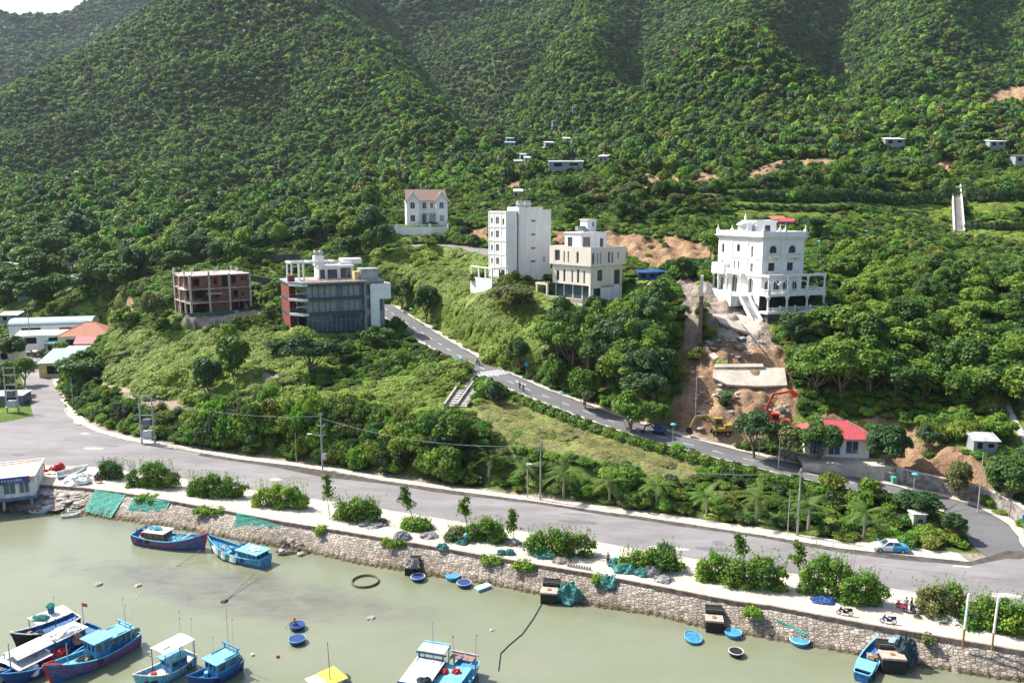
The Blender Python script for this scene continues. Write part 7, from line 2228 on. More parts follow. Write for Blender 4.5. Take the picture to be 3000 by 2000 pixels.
# ---------------------------------------------------------------- excavators
MT('ex_yellow', (.36, .25, .07), .6, var=.3, vscale=2); MT('ex_red', (.58, .06, .03), .5, var=.15); MT('ex_dark', (.035, .035, .035), .7)
def excavator(loc, rz, label, col, arm, wheels=False, scale=1.0):
 t = thing('excavator', tuple(loc), label, 'excavator', rz); t.scale = (scale,) * 3
 if wheels:
  B().box(-1.3, 1.3, -.8, .8, .5, 1.0).build('chassis', M['ex_dark'], t)
  for x in (-1.1, 1.1):
   for s in (-1, 1):
    mb = B(); mb.bar((x, s * .8, .48), (x, s * 1.15, .48), .96, n=16); w = mb.build('wheel', M['rubber'], t)
    mb = B(); mb.bar((x, s * 1.15, .48), (x, s * 1.17, .48), .45, n=12); mb.build('rim', M['ex_yellow'], w)
 else:
  for s in (-1, 1):
   mb = B(); mb.prism([(-1.6, 0), (-1.3, -.1), (1.3, -.1), (1.6, 0), (1.6, .5), (-1.6, .5)], 0, 0.001) if False else None
   q = [(-1.7, .38), (-1.45, .08), (1.45, .08), (1.7, .38), (1.45, .72), (-1.45, .72)]
   mb.add([(x, s * .75, z) for x, z in q] + [(x, s * 1.25, z) for x, z in q], [tuple(range(6)), tuple(range(6, 12))[::-1]] + [(i, 6 + i, 6 + (i + 1) % 6, (i + 1) % 6) for i in range(6)])
   mb.build('track', M['ex_dark'], t)
  B().box(-.6, .6, -.7, .7, .6, .95).build('chassis', M['ex_dark'], t)
 mb = B(); mb.prism([(-2.0, -1.0), (-2.2, -.5), (-2.2, .5), (-2.0, 1.0), (1.1, 1.15), (1.1, -1.15)], 1.02, 1.5); mb.prism([(-2.0, -1.0), (-2.2, -.5), (-2.2, .5), (-2.0, 1.0), (-.5, 1.1), (-.5, -1.1)], 1.5, 2.1); mb.build('engine_housing', M[col], t)
 hs = dict(front=[(.15, 1.2, 1.9, 2.8)], right=[(.15, .85, 1.7, 2.85)], back=[(.15, 1.2, 1.9, 2.8)], left=[(.15, .85, 2.0, 2.8)])
 mb = B(); walls4(mb, 1.35, 1.0, 1.5, 2.95, hs, -.4, -1.12, .04); mb.box(-.45, 1.0, -1.17, -.07, 2.95, 3.05); c = mb.build('cab', M[col], t)
 B().box(-.33, .88, -1.06, -.18, 1.55, 2.9).build('window', M['glass'], c)
 (bx, bz), (cx, cz), (dx, dz), (ex, ez) = arm
 mb = B(); mb.bar((.7, .2, 1.5), (bx, .2, bz), .34, .5); mb.bar((bx, .2, bz), (cx, .2, cz), .32, .44); mb.build('boom', M[col], t)
 mb = B(); mb.bar((cx, .2, cz), (dx, .2, dz), .28, .36); mb.build('stick', M[col], t)
 mb = B(); mb.bar((1.0, .2, 1.2), ((bx + cx) / 2 - .2, .2, (bz + cz) / 2 - .6), .12, n=8); mb.bar((bx, .2, bz + .35), (cx + .1, .2, cz + .3), .12, n=8); mb.build('hydraulic_ram', M['steel'], t)
 mb = B(); d = np.array([ex - dx, ez - dz]); d = d / np.linalg.norm(d); n_ = np.array([-d[1], d[0]])
 P0 = np.array([dx, dz]); q = [P0 - n_ * .1, P0 + d * .9 - n_ * .25, P0 + d * 1.15 + n_ * .4, P0 + d * .6 + n_ * .85, P0 + n_ * .5]
 mb.add([(a, -.35, b) for a, b in q] + [(a, .75, b) for a, b in q], [(0, 1, 2, 3, 4), (9, 8, 7, 6, 5), (0, 5, 6, 1), (1, 6, 7, 2), (2, 7, 8, 3)]); mb.build('bucket', M['ex_dark'] if col != 'ex_red' else M['ex_red'], t)
 return t
def machines():
 p = hit(1641, 1000)
 B_ = excavator((p[0] + 1.0, p[1], p[2] + .1), pi, 'yellow and black wheeled excavator digging at the foot of the landslide', 'ex_yellow', ((2.6, 3.6), (4.6, 3.3), (5.4, 1.4), (5.2, .4)), wheels=True)
 p = hit(1765, 990)
 excavator((p[0] + 1.6, p[1] + .5, p[2]), pi * .93, 'red excavator with its boom raised against the landslide behind the round tree', 'ex_red', ((1.9, 4.0), (.9, 6.6), (-2.4, 7.4), (-3.4, 6.6)))
 p = hit(1513, 1000)
 excavator((p[0], p[1] + .6, p[2] + .1), pi, 'small dark blue excavator with an arched boom parked under the trees', 'jeans', ((2.2, 2.7), (3.6, 2.4), (4.0, .9), (3.9, .3)), scale=.66)
machines()
# ---------------------------------------------------------------- smaller buildings, walls and stairs
_sc2 = [0]
def shed(u, v, w, l, h, roof, label, rz=0.0, pitch=.5, wall='grey', kind='mono', z=None, cat='shed', name='shed', open_front=False, dz=0):
 p = ground_at(u, v, z); CLEAR.append((p[0], p[1] + l * .3, max(w, l) * .55)); p[1] > 300 and CLEAR.append((p[0], p[1] - 5, max(w, l) * .6 + 3.5))
 t = thing(name, (p[0], p[1], p[2] + dz), label, cat, rz)
 hs = dict(front=[(w * .15, w * .38, .2 + h * .1, h * .8), (w * .6, w * .85, h * .35, h * .75)])
 mb = B(); walls4(mb, w, l, -1.5, h, hs if not open_front else dict(front=[(.2, w - .2, 0, h - .25)]), -w / 2, 0, .15)
 mb.build('wall', M[wall], t)
 mb = B(); mb.add([(-w / 2 + .2, .17, 0), (w / 2 - .2, .17, 0), (w / 2 - .2, .17, h - .05), (-w / 2 + .2, .17, h - .05)], [(0, 1, 2, 3)]); mb.build('doorway', M['dark'], t)
 mb = B()
 if kind == 'mono':
  a = [(-w / 2 - .3, -.4, h), (w / 2 + .3, -.4, h), (w / 2 + .3, l + .3, h + pitch), (-w / 2 - .3, l + .3, h + pitch)]
  mb.add(a + [(x, y, z_ + .08) for x, y, z_ in a], [(3, 2, 1, 0), (4, 5, 6, 7), (0, 1, 5, 4), (1, 2, 6, 5), (2, 3, 7, 6), (3, 0, 4, 7)])
  b = [(x, y, z_ + .08) for x, y, z_ in a]; ribs(mb, b[0], b[1], b[2], b[3], int(w / .7))
 elif kind == 'gable':
  gable(mb, -w / 2, w / 2, 0, l, h, pitch, .35, 'x')
  ribs(mb, (-w / 2 - .35, -.35, h + .12 - .35 * pitch * 2 / l), (w / 2 + .35, -.35, h + .12 - .35 * pitch * 2 / l), (w / 2 + .35, l / 2, h + pitch + .15), (-w / 2 - .35, l / 2, h + pitch + .15), int(w / .8))
 elif kind == 'vault':
  n = 10; V = []
  for i in range(n + 1):
   a = pi * i / n; V += [(-w / 2 - .2, l / 2 - (l / 2 + .2) * cos(a), h + pitch * sin(a)), (w / 2 + .2, l / 2 - (l / 2 + .2) * cos(a), h + pitch * sin(a))]
  mb.add(V, [(2 * i, 2 * i + 1, 2 * i + 3, 2 * i + 2) for i in range(n)] + [tuple(2 * i for i in range(n + 1))[::-1], tuple(2 * i + 1 for i in range(n + 1))])
  for i in range(int(w / .9)):
   x = -w / 2 + i * .9
   for k in range(n):
    A, Bq = V[2 * k], V[2 * k + 2]; mb.bar((x, A[1], A[2] + .02), (x, Bq[1], Bq[2] + .02), .05)
 elif kind == 'hip':
  hip(mb, -w / 2, w / 2, 0, l, h, pitch)
  i = min(w + 1, l + 1) / 2; e0, e1 = -w / 2 - .5, w / 2 + .5
  for a, b in (((e0, -.5), (e0 + i, l / 2)), ((e1, -.5), (e1 - i, l / 2)), ((e0, l + .5), (e0 + i, l / 2)), ((e1, l + .5), (e1 - i, l / 2))):
   mb.bar((*a, h + .03), (*b, h + pitch + .03), .25, .16)
  mb.bar((e0 + i, l / 2, h + pitch + .03), (e1 - i, l / 2, h + pitch + .03), .25, .16)
 mb.build('roof', M[roof], t)
 return t
MT('rust_metal', (.34, .25, .20), .8, var=.4, vscale=1)
MT('blue_roof', (.25, .42, .55), .5, var=.15)
def small_buildings():
 # cluster at the head of the side road
 shed(118, 772, 24, 9, 3.6, 'pale_blue_metal', 'long shed with a pale blue vaulted metal roof at the valley mouth', radians(14), 2.0, 'white', 'vault', z=8.0, name='long_shed')
 shed(100, 792, 15, 4.5, 3.0, 'white_metal', 'lean-to with a white metal roof along the front of the vaulted shed', radians(12), .9, 'white', 'mono', z=7.0)
 shed(195, 806, 15, 12, 4.6, 'orange_tile', 'house with an orange tiled hipped roof between the white sheds', radians(8), 3.6, 'white', 'hip', z=5.2, cat='house', name='tiled_house')
 shed(210, 815, 9, 4.5, 3.6, 'red_metal', 'small annex with a red gabled roof in front of the orange-tiled house', radians(6), 1.6, 'white', 'gable', z=4.6, cat='annex')
 shed(129, 812, 7.5, 5, 3.2, 'green_metal', 'small shed with a green metal roof left of the orange-tiled house', radians(-6), .9, 'grey', 'mono', z=4.6)
 shed(205, 822, 13, 3.5, 2.6, 'white_metal', 'low building with a white metal roof below the red gable', radians(7), .5, 'white', 'mono', z=4.4)
 shed(152, 862, 13, 17, 3.6, 'pale_blue_metal', 'big shed with a flat pale blue roof beside the side road', radians(16), 1.2, 'yellow_wall', 'mono', z=3.4, name='blue_roofed_shed')
 shed(46, 790, 5, 4, 5.5, 'white_metal', 'white two-storey kiosk with railings left of the vaulted shed', radians(10), .5, 'white', 'mono', z=5.2, cat='kiosk', name='kiosk')
 shed(-4, 838, 8, 8, 4.5, 'blue_roof', 'building with a blue-edged roof at the left picture edge', radians(5), .8, 'white', 'mono', z=4.0, cat='building', name='roadside_building')
 shed(8, 930, 9, 4, 2.2, 'grey_metal', 'low grey kiosk behind the switchgear frame', .1, .4, 'slate', 'mono', z=2.7)
 for u, v, w, l, roof, lab, rz in ((153, 612, 11, 5, 'white_metal', 'long white roof in the trees above the valley', -.25), (82, 636, 5, 3, 'white_metal', 'small white roof among the trees at the left', .1), (176, 655, 6, 4, 'grey_metal', 'grey roofed shack on the wooded bank, right of the small white roof', -.1),
          (38, 625, 5, 6, 'grey_metal', 'pale shed roof at the far left forest edge', .7), (60, 690, 6, 5, 'pale_blue_metal', 'pale green hut roof above the vaulted shed', .2), (22, 745, 6, 4, 'white_metal', 'half hidden white roof left of the vaulted shed', .1)):
  shed(u, v, w, l, 2.2, roof, lab, rz, .8, 'grey', 'mono', dz=1.0, cat='hut', name='hut')
 # huts on the mountain foot
 H_ = [(1171, 346, 8, 4, 'pale_blue_metal', 'blue-green roofed hut highest on the left of the hill village', 0), (1172, 336, 6, 4, 'grey_metal', 'grey roof just behind the blue-green hut', .1), (1240, 358, 9, 5, 'white_metal', 'hut with a bright white sloping roof in the middle of the hill village', .3),
   (1262, 346, 7, 4, 'white_metal', 'white roofed hut right of the brightest hill roof', .2), (1302, 336, 5, 3, 'white_metal', 'small pale hut roof high on the hill village path', .1), (1296, 326, 4, 3, 'rust_metal', 'rusty hut roof topmost in the hill village', 0),
   (1204, 378, 5, 3, 'pale_blue_metal', 'pale blue hut roof left of the village middle', .1), (1216, 386, 6, 3, 'white_metal', 'low white hut left of the long grey house', .1), (1190, 394, 5, 3, 'grey_metal', 'grey hut at the left end of the long grey house', 0),
   (1300, 398, 19, 6, 'grey_metal', 'long grey roofed house at the foot of the hill village', -.03), (1320, 264, 4, 3, 'slate', 'tiny blue-grey roof high in the forest', 0), (1276, 294, 6, 4, 'slate', 'dark roof between forest trees above the hill village', .1), (1385, 385, 5, 4, 'white_metal', 'lone pale roof right of the long grey house', -.4),
   (1190, 458, 4, 3, 'white_metal', 'small white pavilion above the white tower', 0),
   (2055, 344, 12, 4, 'white_metal', 'long white roof in the trees on the right hillside', 0), (2290, 350, 9, 5, 'white_metal', 'white flat roof with open sides near the right edge', 0), (2350, 386, 9, 4, 'dark_concrete', 'low dark building half hidden at the right edge', 0),
   (1790, 519, 6, 5, 'orange_tile', 'orange tiled roof just behind the white villa', .3), (1806, 524, 5, 4, 'red_metal', 'small pinkish red roof right of the orange tiled one', -.2)]
 for u, v, w, l, roof, lab, rz in H_:
  w *= .78
  shed(u, v, w, l, 2.4, roof, lab, rz, .9, 'grey', 'gable' if 'tiled' in lab else 'mono', dz=2.4 if v < 420 else -.4 if v > 500 else .6, cat='hut', name='hut')
 # shack with tarpaulin roof on the right
 shed(2262, 1047, 3.6, 2.8, 1.7, 'grey_metal', 'shack with a crumpled grey roof on the dirt slope at right', -.15, .6, 'grey', 'mono', z=None, name='shack', dz=.8)
 # blue tarpaulin shelters behind the beige house
 for u, v, lab in ((1488, 642, 'blue tarpaulin shelter nearer the beige house'), (1518, 640, 'blue and white tarpaulin shelter right of the other one')):
  shed(u, v, 4.6, 3, 1.6, 'tarp_blue', lab, -.05, .4, 'tarp_blue', 'mono', name='tarpaulin_shelter', cat='shelter')
small_buildings()
def shop():
 p = P(1930, 1047, 135.5); z = 7.0
 t = thing('shop', (p[0], p[1], z), 'small white shop with a pink-red metal hip roof and blue sign board', 'shop', radians(-7))
 H = dict(front=[(3.6, 5.6, .2, 2.9), (6.4, 8.5, .5, 2.8), (.6, 3.0, .2, 2.8)])
 mb = B(); walls4(mb, 10.2, 6, -1.5, 3.3, H, -5.6, 0); mb.build('wall', M['white'], t); wins4(t, 10.2, 6, H, -5.6, 0, frame=M['white'], pane=M['glass_blue'])
 mb = B(); hip(mb, -5.9, 4.9, -.3, 6.4, 3.3, 2.2, .7)
 b = (-6.6, -1.0), (5.6, 7.1)
 for k in range(24):
  x = -6.3 + k * .52
  i = 4.05;
  top = 3.3 + 2.2 * min(1, (x + 6.6) / i, (5.6 - x) / i)
  yy = -1.0 + 4.05 * min(1, (x + 6.6) / i, (5.6 - x) / i)
  mb.bar((x, -1.0, 3.34), (x, yy, top + .04), .05)
 mb.build('roof', M['red_metal'], t)
 mb = B(); mb.bar((5.6, -1.0, 3.36), (1.5, 3.05, 5.56), .28, .1); mb.bar((-6.6, -1.0, 3.36), (-2.5, 3.05, 5.56), .28, .1); mb.build('ridge_cap', M['rust_metal'], t)
 sg = B().box(-2.9, -.6, -1.25, -1.1, 1.9, 4.0).build('sign_board', M['tarp_blue'], t)
 mb = B(); mb.lathe([(.8, 0), (.8, .03)], 20, (0, 0, 0), sy=.42); e = mb.build('yellow_emblem', MT('sign_yellow', (.75, .62, .08), .6), sg, loc=(-1.75, -1.26, 3.25)); e.rotation_euler = (pi / 2, 0, 0)
 mb = B(); mb.lathe([(.62, 0), (.62, .02)], 20, (0, 0, 0), sy=.16); e = mb.build('emblem_line', MT('sign_orange', (.6, .2, .04), .6), sg, loc=(-1.75, -1.29, 3.12)); e.rotation_euler = (pi / 2, 0, 0)
 B().box(-4.9, -2.95, -1.2, -1.1, 1.9, 2.5).build('sign_strip', M['tarp_blue'], t)
 mb = B(); mb.box(-7, 7.4, -4.2, 0, -.35, -.1); mb.box(-7, 7.4, -4.2, -3.9, -3.4, -.35); mb.build('forecourt', M['sand_paving'], t)
 CLEAR.append((p[0], p[1] - 1, 8.5)); CLEAR.append((p[0] - 4, p[1] + 1, 6)); CLEAR.append((p[0] + 4, p[1] - 2, 5.5))
shop()
def stilt_house():
 # near right corner of the body
 a = PZ(84, 1168, 0)
 t = thing('stilt_house', (a[0], a[1], 0), 'white and blue waterside office on concrete stilts with a tan flat roof and blue sign', 'stilt house', radians(22))
 z0, z1 = 2.3, 5.3
 W, L = 14, 9.5
 H = dict(front=[(W - 2.2, W - .7, z0 + .55, z1 - .6), (W - 4.4, W - 2.6, z0 + .55, z1 - .6)], right=[(3.4, 4.8, z0 + .9, z1 - .9)])
 mb = B(); walls4(mb, W, L, z0, z1, H, -W, 0); mb.build('wall', M['stain_white'], t); wins4(t, W, L, H, -W, 0, frame=M['white'], pane=M['glass_blue'])
 mb = B(); mb.box(-W - .2, .25, -.3, L + .2, z1, z1 + .25); mb.build('roof', MT('tan_roof', (.55, .46, .37), .85, var=.12), t)
 mb = B(); ring(mb, -W - .25, .3, -.35, L + .25, z1 + .25, z1 + .42, .22); mb.build('roof_edge', M['white'], t)
 mb = B(); mb.bar((-W, L * .78, z1 + .3), (.0, L * .92, z1 + .3), .07); mb.build('red_pipe', M['boat_red'], t)
 sg = B().box(-W, -.6, -.62, -.45, z1 - .55, z1 + .55).build('sign_board', MT('sign_blue', (.03, .09, .28), .5), t)
 B().box(-.6, -.45, -.64, -.44, z1 - .55, z1 + .55).build('sign_edge', M['boat_red'], sg)
 mb = B()
 rr = random.Random(9)
 x = -1.6
 while x > -5.5:                      # the lettering is too blurred to read: a row of pale letter strokes
  mb.box(x - .26, x, -.66, -.625, z1 - .1, z1 + .22); x -= .42
 for k in range(5): mb.box(-1.5 - k * .5, -1.3 - k * .5, -.66, -.625, z1 - .35, z1 - .22)
 mb.build('lettering', M['awning'], sg)
 mb = B(); mb.box(-W - .3, .35, -.5, L + .3, z0 - .35, z0 - .01); mb.build('floor_deck', MT('deck_blue', (.10, .17, .27), .7, var=.2), t)
 for x in (-12.5, -8.5, -4.5, -.6):
  for y in (.4, 4.8, 9):
   mb = B(); mb.box(x - .2, x + .2, y - .2, y + .2, -1.6, z0 - .35); mb.build('stilt', M['concrete'], t)
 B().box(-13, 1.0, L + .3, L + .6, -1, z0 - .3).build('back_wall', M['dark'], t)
stilt_house()
def waterside_left():
 # gear beside the office
 p = PZ(118, 1088, ZQ)
 t = thing('red_tractor', (p[0], p[1], p[2]), 'red farm tractor parts and machinery beside the stilt house', 'machinery', .2)
 for k, (x, y, r) in enumerate(((-1.6, 0, .38), (1.2, -.2, .45), (1.6, .9, .38))):
  mb = B(); mb.bar((x, y - .15, r), (x, y + .15, r), 2 * r, n=16); w = mb.build('wheel', M['rubber'], t); mb = B(); mb.bar((x, y - .17, r), (x, y - .155, r), r, n=12); mb.build('rim', M['boat_red'], w)
 mb = B(); mb.box(.2, 2.1, -.2, .8, .55, 1.15); mb.bar((-2.6, .2, .6), (.4, .3, .7), .22); mb.bar((-1.0, .2, .6), (-1.2, .3, 1.8), .16); mb.bar((-2.2, -.3, .35), (-.6, .5, .5), .3); mb.bar((-.4, .3, .8), (.1, .3, 1.2), .25); mb.build('frame', M['boat_red'], t)
 mb = B(); mb.lathe([(.75, 0), (.8, .3), (.6, .6), (.1, .75)], 12, (1.2, .4, 1.1)); mb.build('bonnet', M['boat_red'], t, smooth=True)
 p = PZ(166, 1093, ZQ)
 t = thing('small_dinghy', tuple(p), 'pale blue dinghy propped up on the quay beside the foam heap', 'dinghy', radians(35))
 make_hull(t, 4.6, 1.5, 1.0, M['boat_sky'], M['boat_white'], M['boat_white']); t.rotation_euler = (.5, -.1, radians(35)); t.location[2] += .5
 p = PZ(226, 1108, ZQ); motorbike(p, 1.2, 'red motorbike with a blue box beside the first quay bush', 'boat_red')
 heap((p[0] - .2, p[1], ZQ + .8), .32, .35, M['tarp_blue'], 'blue bundle on the seat of the red motorbike', 'bundle', 'bundle')
 p0 = PZ(180, 1189, 0);
 t = thing('small_boat', tuple(PZ(186, 1175, 0)), 'little white boat with teal inside nosing the stone slope', 'boat', radians(38)); make_hull(t, 3.6, 1.3, .95, M['boat_white'], M['lampteal'], M['boat_white'], deck_drop=.2)
 t = thing('small_boat', tuple(PZ(163, 1186, 0)), 'narrow white skiff touching the little teal-lined boat', 'boat', radians(20)); make_hull(t, 2.6, .8, .6, M['boat_white'], M['boat_white'], M['boat_white'], deck_drop=.12)
 t = thing('small_boat', tuple(PZ(122, 1166, .4)), 'grey upturned dinghy lying in the shade beside the stilts', 'boat', radians(50)); make_hull(t, 3.2, 1.2, .8, M['awning'], M['awning'], M['awning'], deck_drop=.15); t.rotation_euler = (pi, 0, radians(50)); t.location[2] = .8
 t = thing('small_boat', tuple(PZ(88, 1178, 0)), 'flat pale skiff half under the stilt house', 'boat', radians(-8)); make_hull(t, 2.8, .9, .6, M['pale_blue_metal'], M['awning'], M['awning'], deck_drop=.15)
 # broken slabs of the old landing
 MT('rock', (.36, .31, .27), .95, var=.45, vscale=1.6, bump=.5, bscale=3)
 rr = random.Random(12)
 def rock(p, s, name, lab, cat, grp, m, flat=.6):
  n1 = 8
  mb = B(); V = []
  for j, (r, z) in enumerate(((.55, -.5), (1, -.1), (.85, .35), (.4, .55))):
   for i in range(n1):
    a = 2 * pi * i / n1; k = 1 + rr.uniform(-.28, .28); V.append((r * k * cos(a) * s, r * k * sin(a) * s, (z + rr.uniform(-.1, .1)) * s * flat))
  mb.add(V, [(j * n1 + i, j * n1 + (i + 1) % n1, (j + 1) * n1 + (i + 1) % n1, (j + 1) * n1 + i) for j in range(3) for i in range(n1)] + [tuple(range(n1))[::-1], tuple(range(3 * n1, 4 * n1))])
  o = mb.build(name, m, None, loc=p, rz=rr.uniform(0, 6))
  return tag(o, lab, cat, grp)
 for k in range(26):
  u, v = rr.uniform(95, 200), rr.uniform(1128, 1172); z = 2.0 - (v - 1128) / 44 * 1.6
  p = PZ(u, v, z); rock(tuple(p), rr.uniform(.5, 1.3), 'broken_slab', 'one of the broken concrete slabs tumbled between the stilt house and the green net', 'concrete slab', 'broken slabs beside the stilt house', M['rock'], .45)
 for k in range(14):
  u, v = rr.uniform(640, 700), rr.uniform(1240, 1272); z = 1.6 - (v - 1240) / 32 * 1.5
  p = PZ(u, v, z); rock(tuple(p), rr.uniform(.3, .7), 'boulder', 'one of the dark boulders at the slope toe right of the large green net', 'boulder', 'boulders at the slope toe', M['dark_concrete'] if k % 2 else M['rock'], .7)
 for u, v, s, lab in ((226, 1303 + 40, .55, 'brownish rock breaking the shallow water, leftmost'), (318, 1344, .5, 'brownish rock in the shallow water near the middle boats'), (852, 1419, .55, 'flat tan rock in the shallows below the floating ring'), (515, 1381, .45, 'dark rock at the end of the mooring rope'), (1131, 1447, .35, 'grey float drifting in the open water')):
  p = PZ(u, v, 0); rock((p[0], p[1], .02), s, 'rock', lab, 'rock', None, M['rock'] if 'dark' not in lab else M['tar'], .7)
 # landslide: boulders and broken concrete
 G = 'loose boulders on the landslide'
 for k in range(110):
  if k < 34: u, v = rr.uniform(1600, 1790), rr.uniform(775, 815)
  elif k < 52: u, v = rr.uniform(1760, 1815), rr.uniform(925, 985)
  else: u, v = rr.uniform(1575, 1790), rr.uniform(800, 990)
  p = hit(round(u), round(v))
  m = M['concrete'] if rr.random() < .5 else M['rock']
  rock((p[0], p[1], p[2] + .1), rr.uniform(.25, .75), 'boulder', 'one of the loose boulders and lumps of concrete scattered down the landslide', 'boulder', G, m, .7)
 for k in range(34):
  u, v = rr.choice([(rr.uniform(1640, 1880), rr.uniform(378, 412)), (rr.uniform(2120, 2205), rr.uniform(378, 415)), (rr.uniform(2280, 2352), rr.uniform(225, 262))])
  p = hit(round(u), round(v)); rock((p[0], p[1], p[2] + .3), rr.uniform(.6, 1.6) * (1 if v < 500 else .6), 'boulder', 'one of the pale boulders in the scree below the forest edge', 'boulder', 'pale boulders on the upper terraces', MT('palerock', (.45, .38, .32), .95, var=.35, vscale=1) if 'palerock' not in M else M['palerock'], .8)
waterside_left()
def slab_poly(uvd, th, label, name='concrete_slab', cat='concrete slab', m='sand_paving', off=.25):
 """broken slab lying on the ground through the given pixels"""
 pts = [hit(u, v) for u, v in uvd]; c = sum(pts) / len(pts)
 # best plane
 A_ = np.array(pts) - c; n = np.linalg.svd(A_)[2][2]; n = n * np.sign(n[2])
 q = [p - c - n * ((p - c) @ n) + n * off for p in pts]
 mb = B(); k = len(q); V = [tuple(p) for p in q] + [tuple(p - n * th) for p in q]
 area = sum(q[i][0] * q[(i + 1) % k][1] - q[(i + 1) % k][0] * q[i][1] for i in range(k))
 F = [tuple(range(k)), tuple(range(k, 2 * k))[::-1]] + [(i, k + i, k + (i + 1) % k, (i + 1) % k) for i in range(k)]
 if area < 0: F = [f[::-1] for f in F]
 mb.add(V, F); o = mb.build(name, M[m], None, loc=tuple(c)); CLEAR.append((c[0], c[1], 3))
 return tag(o, label, cat)
def landslide():
 slab_poly([(1637, 856), (1700, 851), (1800, 852), (1806, 892), (1740, 893), (1670, 889), (1636, 876)], .5, 'large pale concrete slab lying across the middle of the landslide', off=.8)
 slab_poly([(1640, 846), (1750, 845), (1752, 852), (1638, 853)], .4, 'narrow pale concrete strip along the top of the large fallen slab', off=1.2)
 slab_poly([(1634, 727), (1700, 728), (1745, 742), (1750, 770), (1735, 776), (1690, 762), (1655, 748)], .5, 'cracked pale courtyard slab sliding down below the white villa', off=.7)
 slab_poly([(1628, 820), (1640, 813), (1651, 824), (1640, 830)], .4, 'small white block fallen on the brown earth', off=.5)
 # retaining wall end and its white fence
 p = P(1607, 778, 161.0)
 t = thing('broken_wall', (p[0], p[1], p[2] - 1), 'tall thin broken retaining wall with a white top standing at the landslide edge', 'retaining wall', radians(-14))
 B().box(-.35, .35, 0, 9, 0, 9.6).build('earth_face', M['earthwall'], t)
 B().box(-.3, .3, 0, 1.2, 9.6, 13.6).build('white_top', M['stain_white'], t)
 mb = B()
 for k in range(9): mb.bar((1.0 + k * .1, 1 + k * .9, 10.5 - k * .2), (1.0 + k * .1, 1 + k * .9, 12.4 - k * .2), .14)
 mb.bar((1.0, 1, 12.4), (1.9, 8.5, 10.7), .2); mb.build('fallen_fence', M['white'], t)
 p = P(1700, 745, 168.5)
 # stair and walls on the right terraces
 a, b = hit(2203, 536), hit(2196, 432)
 t = thing('terrace_stair', tuple(a), 'long straight concrete stairway climbing the terraces at right', 'stairway', math.atan2(-(b[0] - a[0]), b[1] - a[1]))
 L = float(np.hypot(*(b - a)[:2])); Hh = float(b[2] - a[2])
 N_ = 44
 mb = B()
 for k in range(N_): mb.box(-1.2, 1.2, L * k / N_, L * (k + 1) / N_ + .05, Hh * k / N_ - 1.5, Hh * (k + 1) / N_ + .45)
 mb.build('steps', M['concrete'], t)
 for s in (-1, 1):
  mb = B(); mb.bar((s * 1.4, 0, .3), (s * 1.4, L, Hh + .6), .4, 1.8); mb.build('side_wall', M['stain_white'], t)
 for k in range(14):
  f = k / 13; CLEAR.append((a[0] + (b[0] - a[0]) * f, a[1] + (b[1] - a[1]) * f, 3.6))
 def wall_line(uvs, h, th, m, label, name='garden_wall', cat='wall', zs=None, dz=-.6):
  P_ = [hit(u, v) for u, v in uvs] if zs is None else [PZ(u, v, z) for (u, v), z in zip(uvs, zs)]
  c = P_[0]; t = thing(name, tuple(c), label, cat)
  mb = B()
  for p, q in zip(P_[:-1], P_[1:]):
   p, q = p - c, q - c; d = (q - p)[:2]; d = d / np.linalg.norm(d); n = np.array([-d[1], d[0]]) * th / 2
   mb.add([(p[0] - n[0], p[1] - n[1], p[2] + dz), (q[0] - n[0], q[1] - n[1], q[2] + dz), (q[0] + n[0], q[1] + n[1], q[2] + dz), (p[0] + n[0], p[1] + n[1], p[2] + dz), (p[0] - n[0], p[1] - n[1], p[2] + h), (q[0] - n[0], q[1] - n[1], q[2] + h), (q[0] + n[0], q[1] + n[1], q[2] + h), (p[0] + n[0], p[1] + n[1], p[2] + h)],
     [(0, 3, 2, 1), (4, 5, 6, 7), (0, 1, 5, 4), (1, 2, 6, 5), (2, 3, 7, 6), (3, 0, 4, 7)])
  mb.build('masonry', M[m], t)
  mb = B()
  for p, q in zip(P_[:-1], P_[1:]):
   p, q = p - c, q - c; mb.bar((p[0], p[1], p[2] + h + .06), (q[0], q[1], q[2] + h + .06), th + .12, .12)
  mb.build('coping', M['kerb'] if m == 'stone' else M['dark_concrete'], t)
  for i in range(0, len(P_) - 1):
   for f in (0, .25, .5, .75):
    r_ = P_[i] + (P_[i + 1] - P_[i]) * f; CLEAR.append((r_[0], r_[1] - .8, 1.3))
 wall_line([(545, 608), (620, 606), (690, 604)], 2.6, .4, 'dark_concrete', 'dark boundary wall behind the lawn, upper of two')
 wall_line([(575, 652), (625, 660), (672, 662)], 2.4, .4, 'dark_concrete', 'dark retaining wall below the lawn beside the brick house')
 # stone walls behind the upper road pavement
 L_ = []
 s0, s1 = srange(R_UP, (2300, 1205)), srange(R_UP, (2060, 1128))
 def along(sa, sb, off, n=9):
  out = []
  for k in range(n):
   a_, t_, n_ = rframe(R_UP, sa + (sb - sa) * k / (n - 1)); out.append(a_ + n_ * off)
  return out
 def wall_pts(pts, h, th, m, label, cat='wall'):
  c = pts[0]; t = thing('stone_wall', tuple(c), label, cat); mb = B(); mb2 = B()
  for p, q in zip(pts[:-1], pts[1:]):
   p, q = p - c, q - c
   mb.bar((p[0], p[1], p[2] + h / 2 - .3), (q[0], q[1], q[2] + h / 2 - .3), th, h + .6); mb2.bar((p[0], p[1], p[2] + h + .07), (q[0], q[1], q[2] + h + .07), th + .15, .14)
  mb.build('masonry', M[m], t); mb2.build('coping', M['kerb'], t)
  for p in pts: CLEAR.append((p[0], p[1], 1.2))
 wall_pts(along(srange(R_UP, (2290, 1225)), srange(R_UP, (2060, 1130)), -5.6), 2.5, .6, 'stone', 'long stone retaining wall behind the pavement of the upper road')
